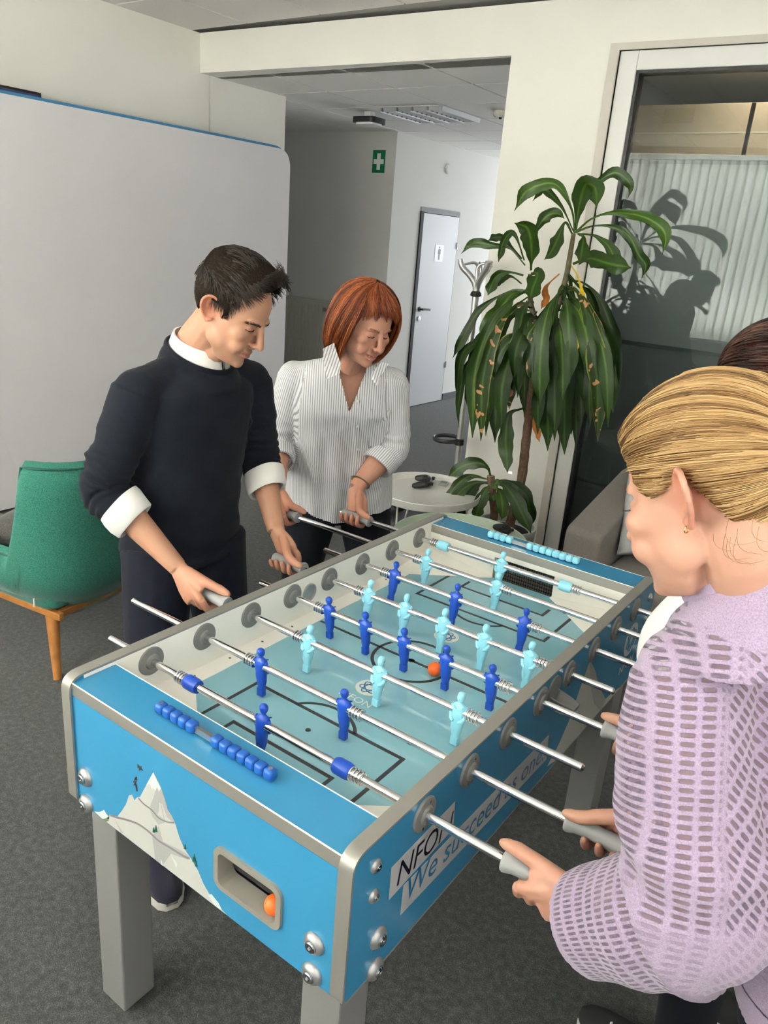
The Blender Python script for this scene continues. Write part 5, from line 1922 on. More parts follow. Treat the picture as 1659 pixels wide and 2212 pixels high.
def add_head(g, H, female=0.0, nose=1.0, jaw=1.0, mouth_open=0.0, cheeks=1.0, chin=0.0, flare=0.0):
    # soft mass of skull and face first, blended; then the features
    b = G()
    b.sphere((0, -0.010, 0.030), (0.0735, 0.097, 0.088), 32, 20)
    secs = [(0.066, 0.052, 0.072, -0.03), (0.045, 0.0625, 0.0835, -0.03), (0.020, 0.0650, 0.0850, -0.03), (0.000, 0.0650, 0.0790, -0.02), (-0.020, 0.0655, 0.0810, -0.02), (-0.045, 0.0620, 0.0835, -0.01),
            (-0.066, 0.0570 * jaw, 0.0830, 0.0), (-0.085, 0.0500 * jaw, 0.0815, 0.005), (-0.102, 0.0390 * jaw, 0.0800 + chin, 0.016), (-0.1155, 0.0240 * jaw, 0.0740 + chin, 0.032)]
    rings = []
    for z, w, yf, yb_ in secs[::-1]:
        ring = []
        for k in range(32):
            a = 2 * math.pi * k / 32
            c, s = math.cos(a), math.sin(a)
            e = 2.3
            x = w * math.copysign(abs(c) ** (2 / e), c)
            cy = 0.012
            y = cy + (yf - cy if s > 0 else cy - yb_) * math.copysign(abs(s) ** (2 / e), s)
            ring.append((x, y, z))
        rings.append(ring)
    b.rings(rings)
    for s in (-1, 1):
        b.sphere((s * 0.046 * jaw, 0.016, -0.058), (0.017, 0.034, 0.030), 14, 10)
        b.sphere((s * 0.041, 0.058, -0.022), (0.024 * cheeks, 0.024, 0.022), 14, 10)
        b.sphere((s * 0.032, 0.064, -0.052), (0.024 * cheeks, 0.021, 0.024), 14, 10)
    b.sphere((0, 0.0750 + chin, -0.1030), (0.0200 * jaw, 0.0130, 0.0145), 14, 10)
    h = G()
    h.add(*me_geo(remeshed(b, 0.0035, 22)))
    for s in (-1, 1):
        h.sphere((s * 0.0105 * nose, 0.0940, -0.0405), (0.0070, 0.0090, 0.0066), 12, 8)     # nostril wing
        h.sphere((s * 0.0310, 0.0700, -0.001), (0.0145, 0.0110, 0.0100), 14, 10)       # lid
        h.tube(cr([(s * 0.012, 0.0830, 0.0150), (s * 0.030, 0.0800, 0.0195), (s * 0.047, 0.0670, 0.0155)], 4), 0.0070 - 0.0016 * female, 8)   # brow ridge
        ea = [(0.066, 0.006, 0.008), (0.076, -0.002, 0.024), (0.085, -0.016, 0.027), (0.091, -0.027, 0.014), (0.087, -0.027, -0.006), (0.077, -0.017, -0.024), (0.072, -0.006, -0.034), (0.067, 0.003, -0.026)]
        ea = [(a + flare * max(0.0, -b_) / 0.027, b_, c) for a, b_, c in ea]
        h.tube([(s * a, b_ - 0.010, c) for a, b_, c in cr(ea, 3)], 0.0042, 8)
        h.add(*plate([(s * (a - 0.002), b_ - 0.010, c) for a, b_, c in ea], 0.004, s))
        h.sphere((s * 0.0720, -0.016, -0.031), (0.0045, 0.0070, 0.0080), 10, 8)
    h.tube(cr([(0, 0.0780, 0.024), (0, 0.0850, 0.006), (0, 0.0965, -0.018), (0, 0.1055, -0.035)], 4), list(np.linspace(0.0080, 0.0104, 13) * nose), 10)
    h.sphere((0, 0.1075, -0.0365), (0.0098 * nose, 0.0092, 0.0086), 14, 10)
    h.tube([(0, 0.095, -0.044), (0, 0.086, -0.052)], [0.006, 0.005], 8)
    zc = -0.0655
    h.tube(cr([(-0.0240, 0.0780, zc + 0.004), (-0.011, 0.0870, zc + 0.002), (0, 0.0888, zc), (0.011, 0.0870, zc + 0.002), (0.0240, 0.0780, zc + 0.004)], 4), [0.003] + [0.0042] * 15 + [0.003], 8)
    zl = zc - 0.0092 - mouth_open
    h.tube(cr([(-0.0215, 0.0780, zl + 0.006), (-0.010, 0.0862, zl), (0, 0.0880, zl - 0.001), (0.010, 0.0862, zl), (0.0215, 0.0780, zl + 0.006)], 4), [0.003] + [0.0048] * 15 + [0.003], 8)
    H.add(g, h)


def plate(pts, t, s):
    """thin closed plate through a loop of points, pushed along x."""
    n = len(pts)
    c = np.mean(_np(pts), 0)
    a = [np.array(p) for p in pts] + [c + np.array([-0.004 * s, 0, 0])]
    b = [np.array(p) - np.array([t * s, 0, 0]) for p in pts] + [c - np.array([(t + 0.006) * s, 0, 0])]
    v = a + b
    m = n + 1
    f = []
    for i in range(n):
        j = (i + 1) % n
        f += [(i, j, n), (m + j, m + i, m + n), (i, m + i, m + j, j)]
    return v, f


def add_hand(g, c, a, u, w, wrist, r=0.0150, spread=1.0, size=1.0, thumb='along', off0=0.0, curl=0.0):
    """hand closed round a rod: c = centre on the rod axis, a = axis towards the thumb side,
    u = towards the back of the hand, w = direction the knuckles look before the fingers curl."""
    c, a, u, w, wrist = _np(c), unit(a), unit(u), unit(w), _np(wrist)
    rad = lambda ang, d: u * (math.cos(math.radians(ang)) * d) + w * (math.sin(math.radians(ang)) * d)
    k = size
    offs = [0.0315, 0.0105, -0.0105, -0.0305]
    lens = [1.0, 1.06, 1.0, 0.86]
    knuck = []
    for i, (o, L) in enumerate(zip(offs, lens)):
        o = o * k * spread + off0
        th = 0.0093 * k * (1, 1, 0.96, 0.84)[i]
        d = r + th * 0.92
        base = c + a * o * 0.92 + rad(34, d + 0.0105 * k)
        knuck.append(base)
        lean = -0.004 * (i - 1.2)
        p1 = c + a * (o) + rad(84 + curl, d + 0.0085 * k * L)
        p1b = c + a * (o + lean * 0.3) + rad(112 + curl, d + 0.0045 * k * L)
        p2 = c + a * (o + lean * 0.6) + rad(160 + curl * 1.5, d + 0.0012)
        p3 = c + a * (o + lean) + rad(205 + 22 * (L - 0.86) / 0.2 + curl * 1.5, d)
        path = cr([base, p1, p1b, p2, p3], 4)
        n = len(path)
        rr = []
        for j in range(n):
            t = j / (n - 1)
            bulge = 0.06 * math.exp(-((t - 0.30) / 0.10) ** 2) + 0.04 * math.exp(-((t - 0.70) / 0.08) ** 2)
            rr.append(th * (1.06 - 0.24 * t + bulge))
        rr[-1] *= 0.80
        g.tube(path, rr, 10)
        g.sphere(path[-1], rr[-1] * 0.98, 10, 8)
        # tendon ridge / metacarpal
        st = wrist + (c + a * o * 0.45 + rad(20, 0.03) - wrist) * 0.30 + u * 0.004
        g.tube(cr([st, (st + base) / 2 + u * 0.0035, base], 4), [th * 1.0, th * 1.02, th * 1.06, th * 1.08, th * 1.1, th * 1.12, th * 1.14, th * 1.14, th * 1.12], 10)
    kc = sum(knuck) / 4
    # palm slab from wrist to the knuckle row
    ax = kc - wrist
    L = np.linalg.norm(ax)
    t = ax / L
    rings = []
    for q, hw, ht in ((0.0, 0.0255, 0.0195), (0.25, 0.0300, 0.0185), (0.55, 0.0385, 0.0165), (0.85, 0.0400, 0.0140), (1.0, 0.0370, 0.0115)):
        rings.append((wrist + ax * q - u * 0.006 * q, hw * k, ht * k))
    lat = a - (a @ t) * t
    lat /= np.linalg.norm(lat)
    nn = np.cross(t, lat)
    g.rings([[p + lat * hw * math.cos(z) + nn * ht * math.sin(z) for z in np.linspace(0, 2 * math.pi, 17)[:-1]] for p, hw, ht in rings])
    # thumb
    th = 0.0112 * k
    d = r + th * 0.86
    cm = wrist + t * 0.022 * k + lat * 0.018 * k - u * 0.004
    if thumb == 'along':
        pts = [cm, c + a * 0.026 * k + rad(-46, d + 0.012 * k), c + a * 0.052 * k + rad(-66, d + 0.003), c + a * 0.078 * k + rad(-74, d - 0.001)]
    else:                                   # wraps across the fingers
        pts = [cm, c + a * 0.034 * k + rad(-50, d + 0.012 * k), c + a * 0.046 * k + rad(-105, d + 0.006), c + a * 0.040 * k + rad(-150, d + 0.004)]
    path = cr(pts, 5)
    n = len(path)
    rr = [th * (1.30 - 0.45 * (j / (n - 1)) + 0.10 * math.exp(-((j / (n - 1) - 0.66) / 0.09) ** 2)) for j in range(n)]
    rr[-1] *= 0.8
    g.tube(path, rr, 12)
    g.sphere(path[-1], rr[-1] * 0.97, 10, 8)
    return path


def limb(g, pts, rads, n=6, seg=16, up=None):
    P = cr(pts, n)
    R = np.array([r if not np.isscalar(r) else (r, r) for r in rads])
    t = np.linspace(0, len(rads) - 1, len(P))
    rr = [(float(np.interp(x, range(len(rads)), R[:, 0])), float(np.interp(x, range(len(rads)), R[:, 1]))) for x in t]
    g.tube(P, rr, seg, up=up)
    return P


def torso(g, secs, F):
    """secs: (centre, half width, half depth)."""
    F = unit(F)
    lat = unit(np.cross(F, (0, 0, 1)))
    ctr = cr([s[0] for s in secs], 5)
    t = np.linspace(0, len(secs) - 1, len(ctr))
    W = np.interp(t, range(len(secs)), [s[1] for s in secs])
    D = np.interp(t, range(len(secs)), [s[2] for s in secs])
    rings = []
    for c, w, d in zip(ctr, W, D):
        ring = []
        for k in range(36):
            a = 2 * math.pi * k / 36
            x, y = math.cos(a), math.sin(a)
            e = 2.4
            ring.append(c + lat * w * math.copysign(abs(x) ** (2 / e), x) + F * d * math.copysign(abs(y) ** (2 / e), y))
        rings.append(ring)
    g.rings(rings)
    return ctr


def seg_coords(co, segs):
    """segs: list of (p0, p1, r0, r1, ref); returns id, along (metres), angle (rad), radius for the closest one."""
    best = np.full(len(co), 1e9)
    idx = np.zeros(len(co), int)
    al = np.zeros(len(co))
    an = np.zeros(len(co))
    ra = np.zeros(len(co))
    for i, (p0, p1, r0, r1, ref, l0) in enumerate(segs):
        p0, p1 = _np(p0), _np(p1)
        d = p1 - p0
        L = np.linalg.norm(d)
        d = d / L
        t = np.clip((co - p0) @ d, 0, L)
        q = co - p0 - np.outer(t, d)
        dist = np.linalg.norm(q, axis=1)
        r = r0 + (r1 - r0) * t / L
        sc = dist - r
        m = sc < best
        ref_ = _np(ref) - (_np(ref) @ d) * d
        ref_ /= np.linalg.norm(ref_)
        b = np.cross(d, ref_)
        ang = np.arctan2(q @ b, q @ ref_)
        best = np.where(m, sc, best)
        idx = np.where(m, i, idx)
        al = np.where(m, t + l0, al)
        an = np.where(m, ang, an)
        ra = np.where(m, dist, ra)
    return idx, al, an, ra


def strand_mesh(name, paths, r, m, parent, tone=None, sides=3, flat=1.0):
    """paths (N, K, 3) -> thin tapered tubes in one mesh (hair)."""
    P = np.asarray(paths, float)
    N, K, _ = P.shape
    T = np.gradient(P, axis=1)
    T /= (np.linalg.norm(T, axis=2, keepdims=True) + 1e-9)
    ref = RNG.normal(size=(N, 1, 3))
    B = np.cross(T, ref)
    B /= (np.linalg.norm(B, axis=2, keepdims=True) + 1e-9)
    Cc = np.cross(T, B)
    tt = np.linspace(0, 1, K)
    rad = np.broadcast_to(np.asarray(r, float), (N,))[:, None, None] * (1 - 0.75 * tt ** 2)[None, :, None]
    V = []
    for s in range(sides):
        a = 2 * math.pi * s / sides
        V.append(P + rad * (math.cos(a) * B + flat * math.sin(a) * Cc))
    V = np.stack(V, axis=2).reshape(-1, 3)                      # N,K,S
    i, k, s = np.meshgrid(np.arange(N), np.arange(K - 1), np.arange(sides), indexing='ij')
    s2 = (s + 1) % sides
    base = (i * K + k) * sides
    F = np.stack([base + s, base + s2, base + sides + s2, base + sides + s], axis=-1).reshape(-1, 4)
    me = bpy.data.meshes.new(name)
    me.vertices.add(len(V))
    me.vertices.foreach_set('co', (V - np.array(wloc(parent)[:])).astype(np.float32).ravel())
    me.loops.add(F.size)
    me.loops.foreach_set('vertex_index', F.astype(np.int32).ravel())
    me.polygons.add(len(F))
    me.polygons.foreach_set('loop_start', np.arange(0, F.size, 4, dtype=np.int32))
    me.polygons.foreach_set('loop_total', np.full(len(F), 4, dtype=np.int32))
    me.polygons.foreach_set('use_smooth', np.ones(len(F), dtype=bool))
    me.update(calc_edges=True)
    if tone is None:
        tone = RNG.uniform(0, 1, N)
    set_val(me, 'tone', np.repeat(tone, K * sides))
    me.materials.append(m)
    o = link(name, me, parent)
    o['kind'] = 'stuff'
    return o


def hair_mat(name, dark, mid, light, rough=0.42):
    m = bpy.data.materials.new(name)
    m.use_nodes = True
    nt = m.node_tree
    b = nt.nodes['Principled BSDF']
    b.inputs['Roughness'].default_value = rough
    b.inputs['Specular IOR Level'].default_value = 0.35
    at = nd(nt, 'ShaderNodeAttribute', attribute_name='tone')
    r = nd(nt, 'ShaderNodeValToRGB')
    r.color_ramp.elements[0].color = tuple(dark) + (1,)
    r.color_ramp.elements[1].color = tuple(light) + (1,)
    r.color_ramp.elements[0].position = 0.1
    r.color_ramp.elements[1].position = 0.95
    k = r.color_ramp.elements.new(0.5)
    k.color = tuple(mid) + (1,)
    nt.links.new(at.outputs['Fac'], r.inputs['Fac'])
    nt.links.new(r.outputs['Color'], b.inputs['Base Color'])
    return m


def skin_mat(name):
    m = bpy.data.materials.new(name)
    m.use_nodes = True
    nt = m.node_tree
    b = nt.nodes['Principled BSDF']
    b.inputs['Roughness'].default_value = 0.48
    b.inputs['Specular IOR Level'].default_value = 0.35
    b.inputs['Subsurface Weight'].default_value = 0.12
    b.inputs['Subsurface Radius'].default_value = (0.012, 0.005, 0.003)
    b.inputs['Subsurface Scale'].default_value = 0.6
    at = nd(nt, 'ShaderNodeAttribute', attribute_name='skin')
    tc = nd(nt, 'ShaderNodeTexCoord')
    n = nd(nt, 'ShaderNodeTexNoise', i_Scale=45.0, i_Detail=3.0)
    nt.links.new(tc.outputs['Object'], n.inputs['Vector'])
    r = nd(nt, 'ShaderNodeValToRGB')
    r.color_ramp.elements[0].color = (0.86, 0.82, 0.80, 1)
    r.color_ramp.elements[1].color = (1.0, 1.0, 1.0, 1)
    nt.links.new(n.outputs['Fac'], r.inputs['Fac'])
    mx = nd(nt, 'ShaderNodeMix', data_type='RGBA', blend_type='MULTIPLY')
    mx.inputs[0].default_value = 1.0
    nt.links.new(at.outputs['Color'], mx.inputs[6])
    nt.links.new(r.outputs['Color'], mx.inputs[7])
    nt.links.new(mx.outputs[2], b.inputs['Base Color'])
    n2 = nd(nt, 'ShaderNodeTexNoise', i_Scale=420.0, i_Detail=2.0)
    nt.links.new(tc.outputs['Object'], n2.inputs['Vector'])
    bp = nd(nt, 'ShaderNodeBump', i_Strength=0.12, i_Distance=0.0008)
    nt.links.new(n2.outputs['Fac'], bp.inputs['Height'])
    nt.links.new(bp.outputs['Normal'], b.inputs['Normal'])
    return m


M_SKIN = skin_mat('skin')


def gauss(L, c, s):
    d = (L - _np(c)) / _np(s)
    return np.exp(-0.5 * (d * d).sum(1))


def skin_body(name, g, H, parent, base, voxel=0.003, smooth=3, lips=(0.50, 0.17, 0.14), blush=0.25, hands=(), hand_red=0.2, extra=None, stubble=0.0):
    me = remeshed(g, voxel, smooth)
    co, no = get_co(me), get_no(me)
    L = H.l(co)
    Lm = L.copy()
    Lm[:, 0] = np.abs(Lm[:, 0])
    near = np.linalg.norm(L, axis=1) < 0.2
    d = np.zeros(len(co))
    # parting of the lips, nostrils, smile fold, ear bowl, lid crease
    d -= 0.0034 * np.exp(-0.5 * ((L[:, 2] + 0.0705 - 0.10 * Lm[:, 0] ** 2 / 0.024) / 0.0016) ** 2) * (Lm[:, 0] < 0.025) * (L[:, 1] > 0.066)
    d -= 0.0030 * gauss(Lm, (0.0062, 0.099, -0.0455), (0.0030, 0.0050, 0.0026))
    for q in np.linspace(0, 1, 9):
        d -= 0.00095 * gauss(Lm, (0.018 + 0.016 * q, 0.088 - 0.012 * q, -0.043 - 0.026 * q), (0.0035, 0.009, 0.0042))
    d -= 0.0062 * gauss(Lm, (0.0790, -0.022, 0.004), (0.007, 0.0055, 0.011))
    d -= 0.0050 * gauss(Lm, (0.0760, -0.014, -0.010), (0.007, 0.005, 0.008))
    d -= 0.0022 * gauss(Lm, (0.0255, 0.0795, -0.0635), (0.0030, 0.008, 0.0035))
    d -= 0.0016 * np.exp(-0.5 * ((L[:, 2] - 0.0085) / 0.0016) ** 2) * gauss(Lm, (0.031, 0.076, 0.008), (0.011, 0.02, 0.02))
    if extra is not None:
        d += extra(L, Lm)
    co = co + no * (d * near * H.s)[:, None]
    set_co(me, co)
    col = np.tile(_np(base), (len(co), 1))

    def blend(w, c):
        nonlocal col
        w = np.clip(w, 0, 1)[:, None]
        col = col * (1 - w) + _np(c) * w
    red = _np(base) * np.array([1.02, 0.66, 0.60])
    blend(blush * 1.5 * gauss(Lm, (0.040, 0.068, -0.030), (0.02, 0.03, 0.016)) * near, red)
    blend(blush * 2.2 * gauss(L, (0, 0.106, -0.036), (0.012, 0.02, 0.012)) * near, red)
    blend(0.9 * gauss(Lm, (0.080, -0.020, -0.002), (0.014, 0.022, 0.03)) * near, red)
    zl = L[:, 2] + 0.0705 - 0.10 * Lm[:, 0] ** 2 / 0.024
    lipm = np.exp(-(np.abs(zl) / 0.0082) ** 6) * np.exp(-(Lm[:, 0] / 0.0225) ** 8) * (L[:, 1] > 0.068)
    blend(0.85 * lipm * near, lips)
    blend(0.6 * np.exp(-0.5 * (zl / 0.0011) ** 2) * (Lm[:, 0] < 0.0235) * (L[:, 1] > 0.066) * near, (0.10, 0.02, 0.02))
    blend(0.35 * gauss(Lm, (0.031, 0.076, 0.003), (0.014, 0.02, 0.007)) * near, _np(base) * np.array([0.75, 0.60, 0.55]))
    if stubble:
        sb = (np.exp(-0.5 * ((L[:, 2] + 0.085) / 0.022) ** 2)) * (L[:, 1] > 0.0) * near
        blend(stubble * sb, _np(base) * np.array([0.62, 0.60, 0.62]))
    for c, s_ in hands:
        dd = np.linalg.norm(co - _np(c), axis=1)
        blend(hand_red * np.exp(-0.5 * (dd / s_) ** 2), red)
    set_col(me, 'skin', col)
    return finish(name, me, M_SKIN, parent), co


def brow(H, s, pts, n, ln, m, parent, r=0.0007):
    P = cr([(s * a, b, c) for a, b, c in pts], 8)
    out = []
    for k in range(n):
        q = P[int(random.random() * (len(P) - 1))]
        q2 = P[min(len(P) - 1, int(random.random() * (len(P) - 1)))]
        st = q + np.array([random.uniform(-.001, .001), 0.0015, random.uniform(-0.0028, 0.0028)])
        i = min(len(P) - 2, int(random.random() * (len(P) - 1)))
        d = unit(P[-1] - P[0]) + np.array([0, 0, 0.25 * random.uniform(-0.5, 1)])
        out.append([H.p(*(st + d * ln * t - np.array([0, 0.0018 * t, 0]))) for t in np.linspace(0, 1, 4)])
    return strand_mesh('eyebrow', out, r, m, parent)


def lash(H, s, m, parent, z=-0.0060, y=0.0805, sag=0.0015):
    P = cr([(s * 0.0175, y - 0.002, z + 0.001), (s * 0.026, y + 0.0005, z - sag), (s * 0.036, y - 0.0020, z - sag), (s * 0.0465, y - 0.0100, z - 0.0005)], 5)
    G().tube([H.p(*q) for q in P], 0.0015, 6).build('eyelashes', m, parent)


def hair_cap(H, parent, m, mask, thick, center=(0, -0.010, 0.030), radii=(0.0735, 0.097, 0.088), nu=72, nv=48, noise_amp=0.0):
    """skull-hugging volume; dives under the skin where mask is 0. returns the surface function."""
    ctr, rad = _np(center), _np(radii)

    def surf(D, extra=0.0):
        D = np.atleast_2d(D)
        D = D / np.linalg.norm(D, axis=1, keepdims=True)
        P0 = ctr + D * rad
        mk = mask(P0)
        off = thick(P0) * mk - 0.012 * (1 - mk) + extra
        N = D / rad
        N /= np.linalg.norm(N, axis=1, keepdims=True)
        return P0 + N * off[:, None], N, mk
    D, f = [], []
    for i in range(nv + 1):
        th = math.pi * (0.004 + 0.992 * i / nv)
        for k in range(nu):
            a = 2 * math.pi * k / nu
            D.append((math.sin(th) * math.cos(a), math.sin(th) * math.sin(a), math.cos(th)))
    S, _, _ = surf(np.array(D))
    if noise_amp:
        S = S + np.array(D) * (noise_amp * fast_noise(S, 38.0, 5))[:, None]
    for i in range(nv):
        for k in range(nu):
            k2 = (k + 1) % nu
            f.append((i * nu + k, (i + 1) * nu + k, (i + 1) * nu + k2, i * nu + k2))
    f.append(tuple(range(nu)))
    f.append(tuple(nv * nu + k for k in range(nu)))
    if m.name + '_base' not in MATS:
        rp = [n_ for n_ in m.node_tree.nodes if n_.type == 'VALTORGB'][0].color_ramp.elements
        c_ = [0.6 * a_ + 0.4 * b_ for a_, b_ in zip(rp[0].color, rp[1].color)][:3]
        mat(m.name + '_base', c_, 0.9, spec=0.05, bump=(180, 0.8, 0.004))
    o = G().add(H.w(S), f).build('hair_base', MATS[m.name + '_base'], parent, smooth=180)
    set_val(o.data, 'tone', np.full(len(o.data.vertices), 0.22))
    return surf


def cloth_mat(name, color, rough=0.9, weave=700.0, bump=0.25, noise_amt=0.12, sheen=0.25, fold=None):
    m = bpy.data.materials.new(name)
    m.use_nodes = True
    nt = m.node_tree
    b = nt.nodes['Principled BSDF']
    b.inputs['Roughness'].default_value = rough
    b.inputs['Specular IOR Level'].default_value = 0.15
    b.inputs['Sheen Weight'].default_value = sheen
    tc = nd(nt, 'ShaderNodeTexCoord')
    n = nd(nt, 'ShaderNodeTexNoise', i_Scale=weave, i_Detail=2.0)
    nt.links.new(tc.outputs['Object'], n.inputs['Vector'])
    r = nd(nt, 'ShaderNodeValToRGB')
    c = _np(color)
    r.color_ramp.elements[0].position, r.color_ramp.elements[0].color = 0.3, tuple(c * (1 - noise_amt)) + (1,)
    r.color_ramp.elements[1].position, r.color_ramp.elements[1].color = 0.7, tuple(np.minimum(1, c * (1 + noise_amt))) + (1,)
    nt.links.new(n.outputs['Fac'], r.inputs['Fac'])
    nt.links.new(r.outputs['Color'], b.inputs['Base Color'])
    bp = nd(nt, 'ShaderNodeBump', i_Strength=bump, i_Distance=0.001)
    nt.links.new(n.outputs['Fac'], bp.inputs['Height'])
    if fold:
        n2 = nd(nt, 'ShaderNodeTexNoise', i_Scale=fold[0], i_Detail=3.0)
        nt.links.new(tc.outputs['Object'], n2.inputs['Vector'])
        bp2 = nd(nt, 'ShaderNodeBump', i_Strength=fold[1], i_Distance=0.01)
        nt.links.new(n2.outputs['Fac'], bp2.inputs['Height'])
        nt.links.new(bp2.outputs['Normal'], bp.inputs['Normal'])
    nt.links.new(bp.outputs['Normal'], b.inputs['Normal'])
    return m


def shoe(name, parent, heel, toe, m_up, m_sole, h=0.075, w=0.047):
    """low shoe from heel to toe on the floor; returns upper."""
    heel, toe = _np(heel), _np(toe)
    d = unit(toe - heel)
    L = np.linalg.norm(toe - heel)
    s = np.array([d[1], -d[0], 0])
    prof = [(0.0, 0.55, 0.9), (0.06, 0.78, 1.0), (0.25, 0.86, 1.0), (0.45, 0.92, 0.86), (0.65, 1.05, 0.66), (0.82, 1.0, 0.55), (0.94, 0.74, 0.46), (1.0, 0.35, 0.36)]
    up, so = [], []
    for t, ww, hh in prof:
        c = heel + d * L * t
        up.append([c + s * w * ww * 0.95 * math.copysign(abs(math.cos(a)) ** 0.8, math.cos(a)) + np.array([0, 0, 0.016 + h * hh * max(0, math.sin(a)) ** 0.8]) for a in np.linspace(0, math.pi, 13)])
        so.append([c + s * w * ww * x + np.array([0, 0, z]) for x, z in ((-1, 0.0), (-1.04, 0.01), (-1.0, 0.024), (1.0, 0.024), (1.04, 0.01), (1, 0.0))])
    u = G().rings(up).build('shoe', m_up, parent, smooth=60)
    G().rings(so).build('sole', m_sole, u, smooth=40)
    return u


from mathutils.bvhtree import BVHTree


def bvh_of(o):
    off = wloc(o)
    return BVHTree.FromPolygons([v.co + off for v in o.data.vertices], [tuple(p.vertices) for p in o.data.polygons])


def hit(bv, px, py):
    d = Vector(tuple(ray(px, py))).normalized()
    loc, nrm, i, dist = bv.ray_cast(Vector(tuple(CAM)), d)
    return (np.array(loc[:]), np.array(nrm[:])) if loc is not None else (None, None)


def cloth_uv(me, co, segs, scale_r=True):
    idx, al, an, ra = seg_coords(co, segs)
    rr = np.array([0.5 * (s[2] + s[3]) for s in segs])[idx]
    set_vec(me, 'cuv', np.stack([an * rr, al, idx.astype(float)], 1))
    return idx, al, an, ra
# ------------------------------------------------------------------ man in navy sweater
MAN = thing('person', 'man in navy sweater with rolled white cuffs, both hands on table rods', 'person', (-0.78, -0.05, 0), group='people at the football table')
HM = Head((-0.624, -0.040, 1.537), 18, 28, 1, 1.04)
SK_M = (0.47, 0.255, 0.165)
F_M = (1, 0.08, 0)
y2, y4 = -0.225, 0.075
RH, LH = np.array([-0.520, y2, ZR]), np.array([-0.520, y4, ZR])
RW, LW_ = np.array([-0.597, y2 - 0.022, ZR + 0.056]), np.array([-0.585, y4 + 0.030, ZR + 0.068])
RE, LE = np.array([-0.805, -0.315, 1.075]), np.array([-0.735, 0.185, 1.075])
RS, LS = np.array([-0.765, -0.225, 1.322]), np.array([-0.745, 0.140, 1.318])
NB = np.array([-0.745, -0.050, 1.425])
g = G()
add_head(g, HM, 0.0, 1.05, 1.03)
limb(g, [NB + (-0.01, 0, -0.06), NB + (0.0, 0, 0.0), HM.p(0, -0.030, -0.07), HM.p(0, -0.02, -0.01)], [0.075, 0.063, 0.056, 0.054], 5, 18)
g.tube([HM.p(0, 0.030, -0.085), HM.p(0, 0.012, -0.105), NB + (0.040, 0, 0.0)], [0.024, 0.034, 0.036], 12)
torso(g, [((-0.80, -0.05, 0.86), 0.13, 0.09), ((-0.79, -0.05, 1.05), 0.125, 0.085), ((-0.77, -0.045, 1.25), 0.145, 0.095), ((-0.755, -0.045, 1.36), 0.13, 0.075), ((-0.748, -0.05, 1.41), 0.07, 0.055)], F_M)
for S, E, W in ((RS, RE, RW), (LS, LE, LW_)):
    limb(g, [S, S * 0.5 + E * 0.5, E], [0.045, 0.042, 0.038], 5)
    limb(g, [E, E * 0.68 + W * 0.32, E * 0.35 + W * 0.65, W], [0.040, 0.0415, 0.033, (0.0265, 0.0225)], 6)
add_hand(g, RH, (1, 0, 0), (-0.10, -0.80, 0.60), (0, -0.60, -0.80), RW, 0.0150)
add_hand(g, LH, (1, 0, 0), (-0.10, 0.40, 0.91), (0, 0.91, -0.40), LW_, 0.0150, thumb='along', curl=26)
man_body, _ = skin_body('body', g, HM, MAN, SK_M, 0.003, 3, lips=(0.42, 0.15, 0.12), blush=0.12, hands=((RH, 0.05), (LH, 0.05)), hand_red=0.35, stubble=0.25)

# hair
M_HAIR_M = hair_mat('dark_brown_hair', (0.008, 0.0055, 0.004), (0.026, 0.018, 0.013), (0.065, 0.045, 0.032), 0.5)


def ss(a, b, x):
    t = np.clip((x - a) / (b - a), 0, 1)
    return t * t * (3 - 2 * t)


def man_mask(P):
    x, y, z = np.abs(P[:, 0]), P[:, 1], P[:, 2]
    line = np.where(y > 0.01, 0.010 + 0.080 * ss(0.008, 0.046, y), np.where(y > -0.035, 0.012 + 0.0 * y, 0.012 - 0.075 * ss(-0.035, -0.075, y)))
    line = np.where((y > 0.012) & (y < 0.034) & (x > 0.05), line - 0.034, line)     # sideburn
    return ss(-0.004, 0.006, z - line)


def man_thick(P):
    x, y, z = np.abs(P[:, 0]), P[:, 1], P[:, 2]
    top = ss(0.045, 0.10, z)
    return 0.0055 + 0.024 * top + 0.012 * ss(0.0, 0.06, y) * ss(0.06, 0.09, z) + 0.004 * ss(0.0, 0.06, z)


